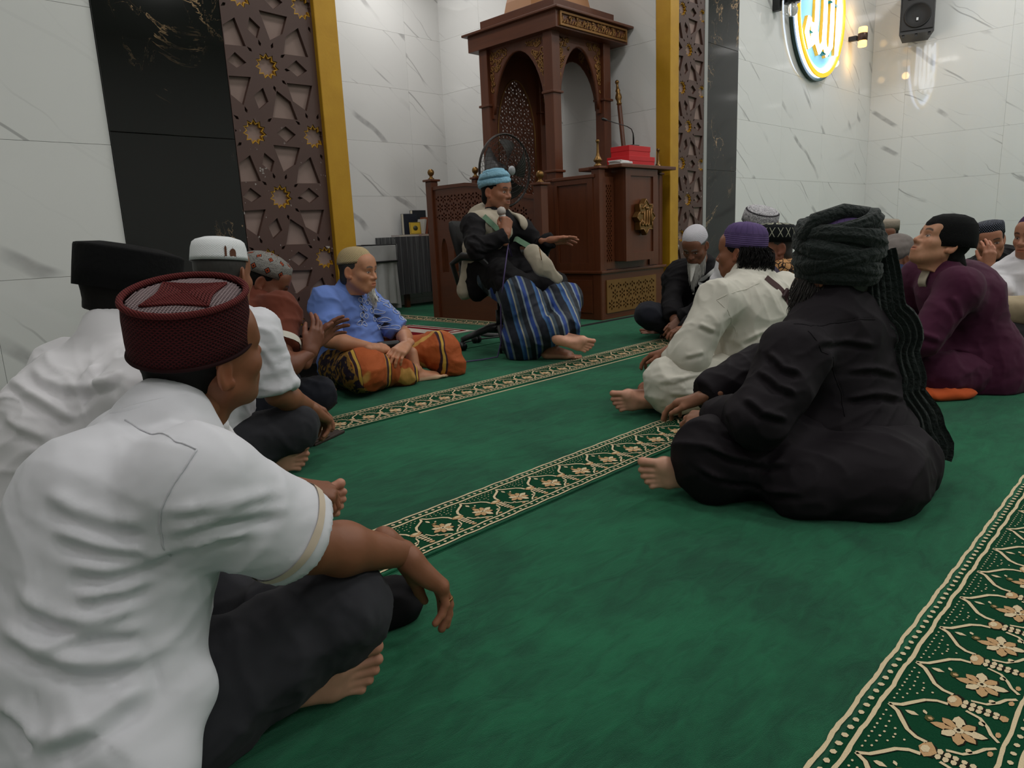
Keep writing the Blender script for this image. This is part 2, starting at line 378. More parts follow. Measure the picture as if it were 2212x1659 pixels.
def screen(x0, label, mirror):
    t = empty('lattice_screen', (x0, YW, 0), label, 'screen', 'carved brown wall screens')
    part('backing_panel', MB().box(x0, x0 + SW, YW + .0102, YW + .0108, .07, CEIL), M_BACKING, t)
    holes = []; stars = []
    z_lo, z_hi = .10, 3.9
    for k in range(-4, 4):
        dz = k * PER
        for h in HOLES: holes.append([(p[0], p[1] + dz) for p in h])
        for c in ((.228, 1.722), (.114, 1.375), (.473, 1.373)):
            c = (c[0], c[1] + dz); stars.append(c)
            for i in range(10):
                an = 2 * PI * (i + .5) / 10 + (.0 if c[0] != .228 else .05); d = np.array([math.sin(an), math.cos(an)]); e = np.array([d[1], -d[0]]); cc = np.array(c)
                holes.append([tuple(cc + d * .100), tuple(cc + d * .112 + e * .0085), tuple(cc + d * .135), tuple(cc + d * .112 - e * .0085)])
    big = []
    for c in stars: holes.append(starpoly(c, .069, .049))
    ok = []
    for h in holes:
        h = clip_right(h, SW - .004)
        if len(h) < 3: continue
        h = clip_right(h, .004, False)
        zz = [p[1] for p in h]
        if len(h) >= 3 and min(zz) > z_lo and max(zz) < z_hi: ok.append(h)
    # drop kites that touch a bigger hole
    def inside(p, pl):
        r = False
        for i in range(len(pl)):
            a, b = pl[i], pl[i - 1]
            if (a[1] > p[1]) != (b[1] > p[1]) and p[0] < (b[0] - a[0]) * (p[1] - a[1]) / (b[1] - a[1]) + a[0]: r = not r
        return r
    def area2(pl): return abs(sum(pl[i - 1][0] * pl[i][1] - pl[i][0] * pl[i - 1][1] for i in range(len(pl)))) / 2
    ok.sort(key=area2, reverse=True); fin = []
    for h in ok:
        c = np.mean(np.array(h), 0); pts = [tuple(p) for p in h] + [tuple(c)] + [tuple((np.array(h[i]) + np.array(h[i - 1])) / 2) for i in range(len(h))]
        if not any(abs(np.mean([p[1] for p in g]) - c[1]) < .3 and (any(inside(p, g) for p in pts) or any(inside(p, h) for p in g)) for g in fin): fin.append(h)
    fx = lambda p: (SW - p[0], p[1]) if mirror else p
    outer = [(0, .07), (SW, .07), (SW, 4.0), (0, 4.0)]
    me = cut_sheet('lattice', [fx(p) for p in outer], [[fx(p) for p in h] for h in fin], .024, Matrix(((1, 0, 0, x0), (0, 0, -1, YW - .002), (0, 1, 0, 0), (0, 0, 0, 1))))
    wlink('lattice', me, M_SCREEN, t)
    for c in stars:
        if c[1] < z_lo + .08 or c[1] > z_hi - .08: continue
        o_, i_ = clip_right(starpoly(c, .069, .049), SW - .003), None
        po, pi = starpoly(c, .068, .048), starpoly(c, .058, .040)
        mb = MB(); n = len(po)
        for i in range(n):
            j = (i + 1) % n
            if max(po[i][0], po[j][0]) > SW - .003: continue
            a, b, cc, d = fx(po[i]), fx(po[j]), fx(pi[j]), fx(pi[i])
            y0, y1 = YW - .008, YW + .010
            mb.add([(x0 + p[0], y, p[1]) for y in (y0, y1) for p in (a, b, cc, d)], [(0, 1, 2, 3), (7, 6, 5, 4), (0, 4, 5, 1), (2, 6, 7, 3)])
        if mb.v: part('star_frame', mb, M_GOLD, t)
    part('skirting', MB().box(x0, x0 + SW, YW - .02, YW + .0, 0, .07, b=.003), M_SKIRT, t)
    return t
screen(1.81, 'carved brown lattice screen with gold stars behind the man in the blue shirt', False)
screen(6.15, 'carved brown lattice screen with gold stars right of the pulpit', False)

# ------------------------------------------------------------------ carpets
def carpet_mat():
    q = N('green_carpet_pile'); c = q.coord('Object'); n = q.noise(c, 2.2, 5, .6, .6); n2 = q.noise(q.coord('Object', (9, 26, 9), (0, 0, .5)), 1.0, 4, .65, .8); n3 = q.noise(c, 700, 2)
    f = q.math('ADD', q.math('MULTIPLY', n, .55), q.math('ADD', q.math('MULTIPLY', n2, .35), q.math('MULTIPLY', n3, .25)))
    q.bs('Base Color', q.mix(q.step(f, .42, .74), S((6, 54, 35)), S((24, 100, 65))))
    q.bs('Roughness', .95); q.bs('Specular IOR Level', .1); q.bs('Sheen Weight', .25); q.bs('Sheen Roughness', .6); q.bs('Sheen Tint', (.4, .9, .65, 1))
    q.bump(q.math('ADD', q.math('MULTIPLY', n3, .3), q.math('ADD', n, q.math('MULTIPLY', n2, .55))), .5, .02); return q.m
M_CARPET = carpet_mat()
def yarn(name, a, b):
    q = N(name); n3 = q.noise(q.coord(), 500, 2); q.bs('Base Color', q.mix(n3, a, b)); q.bs('Roughness', .95); q.bs('Specular IOR Level', .1); q.bump(n3, .5, .004); return q.m
M_BEIGE = yarn('beige_yarn', S((206, 184, 146)), S((238, 220, 184))); M_TAN = yarn('tan_yarn', S((182, 142, 98)), S((214, 176, 132))); M_DARK = yarn('dark_yarn', S((26, 30, 22)), S((40, 36, 28))); M_OLIVE = yarn('olive_yarn', S((70, 74, 40)), S((96, 92, 56))); M_DKGREEN = yarn('deep_green_yarn', S((9, 56, 36)), S((18, 76, 49)))
random.seed(3)
def ribbon(mb, pts, w, z, jit=.0006):
    pts = [np.array(p, float) for p in pts]; v = []; f = []
    for i, p in enumerate(pts):
        t = pts[min(i + 1, len(pts) - 1)] - pts[max(i - 1, 0)]; t = t / (np.linalg.norm(t) + 1e-9); nrm = np.array([-t[1], t[0]])
        ww = (w[i] if isinstance(w, list) else w) / 2
        a = p + nrm * (ww + random.uniform(-jit, jit)); b = p - nrm * (ww + random.uniform(-jit, jit)); v += [(a[0], a[1], z), (b[0], b[1], z)]
    for i in range(len(pts) - 1): f.append((2 * i, 2 * i + 1, 2 * i + 3, 2 * i + 2))
    mb.add(v, f)
def blob(mb, c, rx, ry, z, n=7, rot=0.0, jit=.15):
    v = []
    for k in range(n):
        an = 2 * PI * k / n; r = 1 + random.uniform(-jit, jit); x, y = rx * r * math.cos(an), ry * r * math.sin(an)
        v.append((c[0] + x * math.cos(rot) - y * math.sin(rot), c[1] + x * math.sin(rot) + y * math.cos(rot), z))
    mb.add(v, [tuple(range(n))])
def petal(mb, c, ang, l, w, z):
    d = np.array([math.cos(ang), math.sin(ang)]); e = np.array([-d[1], d[0]]); c = np.array(c)
    pts = [c + d * l * .12, c + d * l * .5 + e * w, c + d * l * .8 + e * w * .7, c + d * l, c + d * l * .8 - e * w * .7, c + d * l * .5 - e * w]
    mb.add([(p[0] + random.uniform(-.0006, .0006), p[1] + random.uniform(-.0006, .0006), z) for p in pts], [tuple(range(6))])
PD = .148
def border(y0, x0, x1, parent, swap=False, phase=1.13, fine=True):
    """pattern band; y0 = outer edge toward the niche, band grows to -y. swap: band runs along y instead of x"""
    be, ta, da, ol, dg = MB(), MB(), MB(), MB(), MB()
    Z = .0022
    dg.add([(x0, y0 - .012, Z * .4), (x1, y0 - .012, Z * .4), (x1, y0 - .225, Z * .4), (x0, y0 - .225, Z * .4)], [(3, 2, 1, 0)])
    st = .012 if fine else .05
    xs = np.arange(x0, x1 + 1e-6, st)
    wv = lambda x: .0012 * math.sin(x * 57) + random.uniform(-.0005, .0005)
    for yo, w in ((0, .007), (-.029, .007), (-.196, .006), (-.221, .006)): ribbon(be, [(x, y0 + yo + wv(x)) for x in xs], w, Z)
    x = x0 + .01
    while x < x1:
        blob(be, (x, y0 - .0145), .0058, .0052, Z, 6); blob(be, (x, y0 - .2085), .005, .0045, Z, 6); x += .0235
    n0 = math.ceil((x0 + .09 - phase) / PD); n1 = math.floor((x1 - .09 - phase) / PD)
    for k in range(n0, n1 + 1):
        xc = phase + k * PD; P = lambda u, v: (xc + u, y0 + v)
        for sgn in (1, -1):
            cu = [P(0, -.040), P(sgn * .010, -.056), P(sgn * .028, -.068), P(sgn * .046, -.080), P(sgn * .056, -.095), P(sgn * .058, -.110)]
            ribbon(da, [(p[0] + .0014, p[1] - .0014) for p in cu], .0080, Z * .8); ribbon(be, cu, .0070, Z)
            # vine under the arch
            ribbon(be, [P(sgn * .058, -.135), P(sgn * .052, -.155), P(sgn * .036, -.168), P(sgn * .020, -.176), P(sgn * .008, -.188)], .0052, Z)
            blob(be, P(sgn * .040, -.160), .006, .005, Z); blob(ta, P(sgn * .026, -.184), .007, .004, Z)
        xm = xc + PD / 2
        # clasp and lotus stem between two arches
        blob(da, (xm + .001, y0 - .116), .0195, .0125, Z * .8, 8); blob(ta, (xm, y0 - .115), .018, .011, Z, 8); blob(be, (xm, y0 - .112), .010, .006, Z * 1.2, 6)
        for j, yy in enumerate((-.130, -.140, -.150, -.161, -.172)):
            w = .014 - .0008 * j
            blob(da, (xm + .001, y0 + yy - .004), w * .8, .0035, Z * .9, 6); blob(be, (xm - w * .45, y0 + yy), w * .5, .0042, Z, 6); blob(be, (xm + w * .45, y0 + yy), w * .5, .0042, Z, 6)
        blob(ta, (xm, y0 - .183), .009, .006, Z, 6)
        # flower spray inside the arch
        fc = P(0, -.138)
        for j in range(8):
            an = 2 * PI * j / 8 + .2
            petal(da, (fc[0] + .001, fc[1] - .001), an, .039 if j % 2 == 0 else .033, .0098, Z * .8); petal(ta if j % 3 else be, fc, an, .037 if j % 2 == 0 else .031, .0088, Z)
        blob(be, fc, .008, .007, Z * 1.2, 6); blob(da, fc, .0035, .003, Z * 1.4, 5)
        blob(ol, P(.002, -.098), .009, .007, Z, 6); blob(ta, P(.002, -.099), .004, .004, Z * 1.2, 5); petal(be, P(-.001, -.086), PI / 2, .022, .005, Z); petal(be, P(.008, -.093), .6, .013, .003, Z)
        # speckles in the spandrels
        for (u, v) in ((.020, -.042), (.034, -.042), (.048, -.042), (.062, -.042), (.030, -.052), (.045, -.054), (.060, -.054), (.074, -.042), (.074, -.056), (.056, -.066), (.070, -.070), (.074, -.084)):
            for sgn in (1, -1):
                if sgn == -1 and abs(u - .074) < 1e-6: continue
                blob(be, P(sgn * u, v), .0026, .0019, Z, 5)
    for nm, mb, m in (('band_ground', dg, M_DKGREEN), ('cream_pattern', be, M_BEIGE), ('tan_pattern', ta, M_TAN), ('dark_outline', da, M_DARK), ('olive_leaves', ol, M_OLIVE)):
        if not mb.v: continue
        if swap: mb.v = [(p[1], p[0], p[2]) for p in mb.v]
        me = mb.mesh(nm, recalc=False)
        bm = bmesh.new(); bm.from_mesh(me)
        for f in bm.faces:
            f.normal_update()
            if f.normal.z < 0: f.normal_flip()
        bm.to_mesh(me); bm.free()
        o = wlink(nm, me, m, parent)
        if nm != 'band_ground': o['kind'] = 'stuff'
def carpet(x0, x1, y0, y1, label, xb=None, fine=True, rows=True, seams=True):
    t = empty('prayer_carpet', ((x0 + x1) / 2, (y0 + y1) / 2, 0), label, 'carpet', 'rows of green prayer carpet')
    part('carpet_pile', MB().box(x0, x1, y0, y1, -.012, 0, b=.003), M_CARPET, t)
    if rows: border(y0 + .246, *(xb or (x0 + .02, x1 - .02)), t, fine=fine)
    if seams:
        part('bound_edge', MB().tube([(x0, y0 + .006, .001), (x1, y0 + .006, .001)], .004, 6), M_CARPET, t)
    return t
ROW = 1.2155
def ye(k): return .337 - .246 + ROW * k
carpet(.5, XR - .02, ye(-1) + .001, ye(0) - .001, 'green prayer carpet row nearest the camera with an arched border at the right', xb=(1.6, 8.0), rows=False)
carpet(-.6, XR - .02, ye(0) + .001, ye(1) - .001, 'green prayer carpet row with the arched border running off the lower right corner', xb=(.2, 9.0))
carpet(-1.2, XR - .02, ye(1) + .001, ye(2) - .001, 'green prayer carpet row whose arched border passes the bare sole of the dark-turbaned man', xb=(-.6, 9.0))
carpet(-1.2, XR - .02, ye(2) + .001, 3.70, 'green prayer carpet row in front of the pulpit and the seated lecturer', xb=(-.6, 9.0))
carpet(-1.5, XR - .02, ye(-5) - .3, ye(-1) - .001, 'plain green prayer carpet behind the camera', rows=False, seams=False)
sl_ = link('seam_tape', MB().box(1.9, 5.4, ye(2) - .030, ye(2) - .022, .0, .003, b=.001).mesh('seam_tape'), M_BEIGE); props(sl_, 'thin cream seam line on the carpet along the border by the lecturer', 'seam tape')
# the niche has its own carpet, laid across
t = empty('niche_carpet', (4.2, 5.4, 0), 'green carpet inside the niche with a narrow cream border beside the pulpit', 'carpet')
part('carpet_pile', MB().box(NX0 + .01, NX1 - .01, 3.72, NY - .01, -.012, .0, b=.003), M_CARPET, t)
border(4.47, 3.80, 6.3, t, swap=True, fine=False)
o = link('carpet_edging', MB().box(4.46, 5.96, 3.702, 3.718, -.012, .012, b=.002).mesh('carpet_edging'), plain('black_edging', S((30, 30, 32)), .6)); props(o, 'black edging strip on the floor along the foot of the pulpit', 'edging')
# ------------------------------------------------------------------ pulpit
M_WOOD = wood('teak_varnish', S((66, 32, 18)), S((112, 60, 34))); M_WOODH = wood('teak_varnish_rail', S((66, 32, 18)), S((112, 60, 34)), axis=1); M_WOODX = wood('teak_varnish_rail_across', S((66, 32, 18)), S((112, 60, 34)), axis=0)
M_CARVE = plain('gilded_carving', S((140, 100, 52)), .42, .45, var=.15); M_BRASS = plain('aged_brass', S((128, 96, 52)), .32, .75, var=.12)
M_COPPER = plain('tan_dome_paint', S((168, 118, 78)), .5, .2, var=.06)
def fy(y): return Matrix(((1, 0, 0, 0), (0, 0, -1, y), (0, 1, 0, 0), (0, 0, 0, 1)))      # (u,v)->(x=u, z=v) at depth y
def fxm(x): return Matrix(((0, 0, 1, x), (1, 0, 0, 0), (0, 1, 0, 0), (0, 0, 0, 1)))       # (u,v)->(y=u, z=v) at x
def in_poly(p, pl):
    r = False
    for i in range(len(pl)):
        a, b = pl[i], pl[i - 1]
        if (a[1] > p[1]) != (b[1] > p[1]) and p[0] < (b[0] - a[0]) * (p[1] - a[1]) / (b[1] - a[1]) + a[0]: r = not r
    return r
def fret(region, pitch, seed=0, fill=.40):
    """openings of a geometric fretwork inside a region polygon: rings of six around each node"""
    R = random.Random(seed); us = [p[0] for p in region]; vs = [p[1] for p in region]; out = []
    nr = 0; v = min(vs) + pitch * .5
    while v < max(vs):
        u = min(us) + pitch * (.5 if nr % 2 == 0 else 1.0)
        while u < max(us):
            for k in range(6):
                an = PI / 3 * k + PI / 6; c = (u + math.cos(an) * pitch * .30, v + math.sin(an) * pitch * .30)
                L, Wd = pitch * .165, pitch * .105
                d = (math.cos(an), math.sin(an)); e = (-d[1], d[0])
                h = [(c[0] + d[0] * L, c[1] + d[1] * L), (c[0] + e[0] * Wd + d[0] * L * .2, c[1] + e[1] * Wd + d[1] * L * .2), (c[0] - d[0] * L, c[1] - d[1] * L), (c[0] - e[0] * Wd + d[0] * L * .2, c[1] - e[1] * Wd + d[1] * L * .2)]
                if all(in_poly(p, region) for p in h): out.append(h)
            h = [(u + math.cos(PI / 3 * k) * pitch * .095, v + math.sin(PI / 3 * k) * pitch * .095) for k in range(6)]
            if all(in_poly(p, region) for p in h): out.append(h)
            u += pitch
        v += pitch * .866; nr += 1
    return out
def diamonds(region, pu, pv):
    us = [p[0] for p in region]; vs = [p[1] for p in region]; out = []; j = 0; v = min(vs) + pv * .5
    while v < max(vs):
        u = min(us) + pu * (.5 if j % 2 == 0 else 1.0)
        while u < max(us):
            h = [(u, v + pv * .40), (u + pu * .36, v), (u, v - pv * .40), (u - pu * .36, v)]
            if all(in_poly(p, region) for p in h): out.append(h)
            u += pu
        v += pv * .5; j += 1
    return out
def rect(a, b, c, d): return [(a, c), (b, c), (b, d), (a, d)]
def arch(u0, u1, v0, vs, va, n=9):
    """pointed arch outline"""
    um = (u0 + u1) / 2; pts = [(u0, v0), (u1, v0)]
    for i in range(n + 1):
        t = i / n; pts.append((u1 - (u1 - um) * (1 - math.cos(t * PI / 2)) ** .9, vs + (va - vs) * math.sin(t * PI / 2) ** 1.05))
    for i in range(n, -1, -1):
        t = i / n; pts.append((u0 + (um - u0) * (1 - math.cos(t * PI / 2)) ** .9, vs + (va - vs) * math.sin(t * PI / 2) ** 1.05))
    out = [pts[0]]
    for p in pts[1:]:
        if abs(p[0] - out[-1][0]) + abs(p[1] - out[-1][1]) > 1e-5: out.append(p)
    return out
def scrolls(region, n, r0, r1, seed, thick=.006):
    """curling tendrils inside a 2D region, as polylines"""
    R = random.Random(seed); us = [p[0] for p in region]; vs = [p[1] for p in region]; out = []; tries = 0
    while len(out) < n and tries < n * 30:
        tries += 1; c = (R.uniform(min(us), max(us)), R.uniform(min(vs), max(vs))); r = R.uniform(r0, r1)
        if not in_poly(c, region): continue
        a0 = R.uniform(0, 6.28); sg = R.choice((1, -1)); pts = []
        for i in range(12):
            t = i / 11; rr = r * (1 - .8 * t); an = a0 + sg * t * 7.5; pts.append((c[0] + rr * math.cos(an), c[1] + rr * math.sin(an)))
        pts = [p for p in pts if in_poly(p, region)]
        if len(pts) > 4: out.append(pts)
    return out
pulpit = empty('wooden_pulpit', (5.2, 4.4, 0), 'tall carved teak pulpit with a canopy on four posts behind the lecturer', 'pulpit')
X0, X1, YF, YR = 4.97, 5.95, 3.80, 5.30
part('plinth', MB().box(X0, X1, YF, YR, 0, .405), M_WOODX, pulpit)
part('plinth_moulding', MB().box(X0 - .022, X1 + .02, YF - .022, YR, .405, .43, b=.006), M_WOODX, pulpit)
part('plinth_side_panel', MB().box(X0 - .008, X0, 3.90, 4.60, .06, .35, b=.003), M_WOODH, pulpit)
part('side_wall', MB().box(X0, X0 + .04, YF + .02, 4.30, .43, 1.225), M_WOOD, pulpit)
fr = cut_sheet('side_frame', rect(YF + .07, 4.30, .43, 1.225), [rect(YF + .13, 4.27, .50, 1.175)], .018, fxm(X0 - .006)); wlink('side_frame', fr, M_WOOD, pulpit)
part('side_rail', MB().box(X0 - .022, X0 + .05, YF + .05, 4.32, 1.215, 1.245, b=.006), M_WOODH, pulpit)
# front of the reading desk
part('front_wall', MB().box(X0 + .02, X1, YF + .02, YF + .06, .43, 1.26), M_WOOD, pulpit)
for (a, b) in ((5.045, 5.135), (5.745, 5.835)):
    me = cut_sheet('lattice_strip', rect(a - .03, b + .03, .44, 1.22), diamonds(rect(a, b, .49, 1.16), .030, .042), .012, fy(YF + .008)); wlink('lattice_strip', me, M_WOOD, pulpit)
    part('lattice_backing', MB().box(a - .01, b + .01, YF + .014, YF + .022, .47, 1.18), M_CARVE, pulpit)
part('desk_box', MB().box(5.18, 5.67, 3.70, YF + .03, .50, 1.285, b=.006), M_WOOD, pulpit)
me = cut_sheet('desk_frame', rect(5.18, 5.67, .50, 1.285), [rect(5.255, 5.60, .57, 1.225)], .016, fy(3.694)); wlink('desk_frame', me, M_WOOD, pulpit)
part('desk_top', MB().box(5.08, 5.93, 3.655, 4.12, 1.288, 1.318, b=.006), M_WOODX, pulpit)
sc_, sz_ = 5.425, .875
def star8(ro, ri): return [((ro if i % 2 == 0 else ri) * math.sin(PI * i / 8) * .93 + sc_, (ro if i % 2 == 0 else ri) * math.cos(PI * i / 8) + sz_) for i in range(16)]
emb = part('star_emblem', MB().prism(star8(.158, .118), 'y', 3.645, 3.692), M_BRASS, pulpit)
rm = MB()
for i in range(16):
    a, b = star8(.150, .112)[i], star8(.150, .112)[(i + 1) % 16]; rm.tube([(a[0], 3.643, a[1]), (b[0], 3.643, b[1])], .005, 5)
part('emblem_rim', rm, M_CARVE, emb)
def allah(mb, cx, cz, s, y, r=.006, flip=1, front=-1):
    """raised word: alif, two lams, ha with its marks; drawn right to left"""
    K = [[(.42, .40), (.40, .1), (.40, -.36)],
         [(.24, .30), (.24, -.05), (.22, -.30), (.12, -.38), (.06, -.30), (.05, -.22)],
         [(.05, .34), (.05, -.05), (.03, -.28), (-.08, -.38), (-.15, -.30), (-.16, -.2)],
         [(-.16, .28), (-.17, -.1), (-.22, -.30), (-.34, -.36), (-.42, -.24), (-.36, -.10), (-.26, -.14), (-.24, -.30)],
         [(.16, .46), (.12, .38), (.06, .44), (.0, .38), (-.05, .47)], [(-.30, .40), (-.02, .56)], [(.30, .50), (.34, .56), (.30, .60)], [(-.36, .16), (-.30, .24), (-.24, .16)]]
    for pl in K: mb.tube([(cx + flip * p[0] * s, y, cz + p[1] * s) for p in pl], [r * (.7 + .5 * math.sin(PI * (i + .5) / len(pl))) for i in range(len(pl))], 6, sq=1.0)
    return mb
part('emblem_calligraphy', allah(MB(), sc_, sz_ - .005, .19, 3.642, .0075), M_CARVE, emb)
me = cut_sheet('plinth_fretwork', rect(5.03, 5.80, .055, .345), fret(rect(5.045, 5.785, .07, .33), .105, 2), .014, fy(YF - .004)); wlink('plinth_fretwork', me, M_CARVE, pulpit)
part('fretwork_backing', MB().box(5.03, 5.80, YF - .0005, YF + .002, .055, .345), plain('dark_wood_backing', S((40, 20, 12)), .6), pulpit)  # thin dark brown sheet behind the fretwork openings
# corner posts with turned finials
def finial(mb, x, y, z, h=.22, s=1.0):
    p = [(.034, 0), (.036, .012), (.022, .02), (.020, .03), (.036, .045), (.038, .055), (.030, .065), (.018, .085), (.012, .11), (.009, h - .045), (.008, h - .03), (.014, h - .022), (.017, h - .010), (.012, h - .001), (.001, h)]
    return mb.lathe([(r * s, zz) for r, zz in p], 14, (x, y, z))
def knob(mb, x, y, z, s=1.0):
    p = [(.030, 0), (.032, .008), (.020, .016), (.014, .026), (.016, .034), (.028, .046), (.033, .062), (.030, .080), (.018, .094), (.001, .099)]
    return mb.lathe([(r * s, zz * s) for r, zz in p], 14, (x, y, z))
def post(x, y, w, z0, z1, fin=None, name='corner_post', rings=()):
    o = part(name, MB().box(x - w / 2, x + w / 2, y - w / 2, y + w / 2, z0, z1, b=.006), M_WOOD, pulpit)
    if fin:
        part('post_cap', MB().box(x - w * .72, x + w * .72, y - w * .72, y + w * .72, z1, z1 + .02, b=.006), M_WOOD, o)
        part('finial', fin(MB(), x, y, z1 + .02), M_BRASS, o)
    for z in rings: part('post_collar', MB().box(x - w * .66, x + w * .66, y - w * .66, y + w * .66, z, z + .022, b=.006), M_WOOD, o)
    return o
post(5.005, 3.845, .085, .0, 1.285, finial)
post(5.925, 3.845, .06, .43, 1.26, finial)
# canopy on four posts with pointed arches
PX0, PX1, PY0, PY1 = 5.025, 5.755, 4.345, 5.155
for x in (PX0, PX1):
    for y in (PY0, PY1): post(x, y, .105, .43, 2.475, None, 'canopy_post', (1.22, 1.30, 1.97))
def arch_side(u0, u1, frame, seed, name='arch_panel'):
    o_ = rect(u0, u1, 1.86, 2.475); a_ = arch(u0 + .03, u1 - .03, 1.855, 1.90, 2.41)
    # plate with the arch cut away
    pl = [(u0, 1.86), (u0 + .03, 1.86)] + [p for p in reversed(a_[2:])] + [(u1 - .03, 1.86), (u1, 1.86), (u1, 2.475), (u0, 2.475)]
    p2 = []
    for p in pl:
        if not p2 or abs(p[0] - p2[-1][0]) + abs(p[1] - p2[-1][1]) > 1e-5: p2.append(p)
    me = cut_sheet(name, p2, [], .03, frame); w = wlink(name, me, M_WOOD, pulpit)
    mb = MB()
    for s in (0, 1):
        reg = [(u0 + .012, 1.98), (u0 + .03, 1.98)] + [(p[0] - .016, p[1] + .02) for p in reversed(a_[len(a_) // 2 + 1:]) if p[1] > 1.98 and p[1] < 2.40] + [(u0 + (u1 - u0) * .34, 2.455), (u0 + .012, 2.455)]
        if s: reg = [(u0 + u1 - p[0], p[1]) for p in reg]
        for pts in scrolls(reg, 26, .018, .045, seed + s):
            for off in (.017, -.017): mb.tube([tuple(frame @ Vector((p[0], p[1], off))) for p in pts], .0055, 5)
    part('gilded_scrollwork', mb, M_CARVE, w)['kind'] = 'stuff'
    ar = MB(); path = a_[2:]
    ar.tube([tuple(frame @ Vector((p[0], p[1], 0))) for p in path], .016, 6, sq=1.0)
    part('arch_moulding', ar, M_WOOD, w)
arch_side(PY0 + .05, PY1 - .05, fxm(PX0), 11); arch_side(PX0 + .05, PX1 - .05, fy(PY0), 21); arch_side(PY0 + .05, PY1 - .05, fxm(PX1), 31); 
reg = arch(PX0 + .10, PX1 - .10, 1.10, 1.75, 2.26)
me = cut_sheet('rear_fretwork', rect(PX0 + .05, PX1 - .05, .60, 2.475), fret(reg, .105, 5), .016, fy(PY1)); wlink('rear_fretwork', me, M_WOOD, pulpit)
mb = MB(); mb.tube([(p[0], PY1 - .01, p[1]) for p in reg], .008, 5, closed=True); part('fretwork_edge', mb, M_CARVE, pulpit)
part('canopy_fascia', MB().box(4.925, 5.955, 4.20, 5.30, 2.472, 2.61, b=.004), M_WOODH, pulpit)
part('canopy_roof_board', MB().box(4.885, 5.995, 4.155, 5.345, 2.61, 2.632, b=.006), M_WOODH, pulpit)
part('canopy_step', MB().box(5.02, 5.88, 4.30, 5.22, 2.632, 2.745, b=.004), M_WOODH, pulpit)
part('canopy_dome', MB().lathe([(.50, 0), (.47, .10), (.41, .24), (.32, .37), (.20, .47), (.10, .53), (.04, .60), (.03, .70), (.001, .74)], 8, (5.44, 4.76, 2.745), .84, .88, PI / 8), M_COPPER, pulpit)
me = cut_sheet('calligraphy_frame', rect(4.965, 5.925, 2.488, 2.600), [rect(4.983, 5.907, 2.504, 2.584)], .02, fy(4.192)); cf = wlink('calligraphy_frame', me, M_CARVE, pulpit)
mb = MB(); R = random.Random(4)
for pts in scrolls(rect(4.99, 5.90, 2.508, 2.580), 46, .012, .030, 8): mb.tube([(p[0], 4.192, p[1]) for p in pts], .0042, 5)
for k in range(26):
    u = 5.0 + k * .034 + R.uniform(-.008, .008); h = R.uniform(.03, .062)
    mb.tube([(u + .012, 4.19, 2.512 + h), (u + .004, 4.19, 2.518 + h * .4), (u - .006, 4.19, 2.512), (u - .02, 4.19, 2.522)], [.0035, .0055, .005, .003], 5)
part('calligraphy_relief', mb, M_CARVE, cf)
# platform, seat back and stair on the left
part('platform', MB().box(X0 + .04, X1, 4.30, YR, .43, .60), M_WOODX, pulpit)
part('platform_right_wall', MB().box(PX1 - .02, PX1 + .02, YF + .06, PY1, .43, 1.22), M_WOOD, pulpit)
M_GREENFELT = plain('green_stair_carpet', S((26, 92, 62)), .95)
for i, (ya, yb, z) in enumerate(((4.12, 4.50, .15), (4.50, 4.88, .29), (4.88, 5.42, .43))):
    st = part('stair_step', MB().box(4.525, X0 - .0005, ya, yb, 0, z), M_WOODX, pulpit); part('stair_carpet', MB().box(4.527, X0 - .002, ya + .003, yb - .003, z, z + .008, b=.003), M_GREENFELT, st)
prof = [(4.065, 0), (5.44, 0), (5.44, 1.215), (5.30, 1.222), (4.95, 1.222), (4.75, 1.20), (4.55, 1.15), (4.32, 1.09), (4.12, 1.055), (4.065, 1.05)]
lan = []
for c in (5.30, 5.115, 4.93, 4.745, 4.56, 4.375): lan.append(arch(c - .048, c + .048, .445, .62, .765, 6))
reg = [(4.64, .915), (5.385, .915), (5.385, 1.175), (4.97, 1.175), (4.78, 1.16), (4.64, 1.13)]
reg2 = [(4.14, .82), (4.58, .86), (4.58, 1.09), (4.34, 1.035), (4.14, 1.0)]
me = cut_sheet('stair_side', prof, lan + fret(reg, .098, 3) + fret(reg2, .098, 4), .036, fxm(4.50)); wlink('stair_side', me, M_WOODH, pulpit)
me = cut_sheet('stair_rail', [(p[0], p[1] + o_) for o_ in (.0,) for p in prof[2:]] + [(p[0], p[1] + .03) for p in reversed(prof[2:])], [], .06, fxm(4.50)); wlink('stair_rail', me, M_WOODH, pulpit)
post(4.50, 5.455, .085, 0, 1.30, knob, 'newel_post'); post(4.50, 4.055, .085, 0, 1.16, knob, 'newel_post')
post(4.935, 5.30, .06, .43, 1.32, knob, 'newel_post'); post(4.935, 5.08, .05, .43, 1.40, knob, 'newel_post')
part('rear_rail', MB().box(4.54, X0, 5.41, 5.44, .0, 1.19), M_WOODX, pulpit)

# things standing on the reading desk
M_RED = plain('red_cardboard', S((196, 14, 26)), .5, var=.05)
def carton(name, x0, x1, y0, y1, z0, z1, m, label, cat, lidz=.0, rz=0):
    cx_, cy_ = (x0 + x1) / 2, (y0 + y1) / 2
    t = empty(name, (cx_, cy_, z0), label, cat, rz=rz)
    a, b = (x1 - x0) / 2, (y1 - y0) / 2
    link('box_body', MB().box(-a + .003, a - .003, -b + .003, b - .003, 0, (z1 - z0) * .55, b=.002).mesh(), m, t)
    link('lid', MB().box(-a, a, -b, b, (z1 - z0) * .5, z1 - z0, b=.003).mesh(), m, t); return t
carton('red_box', 5.31, 5.71, 3.74, 3.98, 1.319, 1.400, M_RED, 'wide flat red box on the pulpit desk under a second red box', 'box')
carton('red_box', 5.34, 5.67, 3.76, 3.96, 1.4005, 1.490, M_RED, 'smaller red box on top of the wide one, under the microphone stand', 'box')
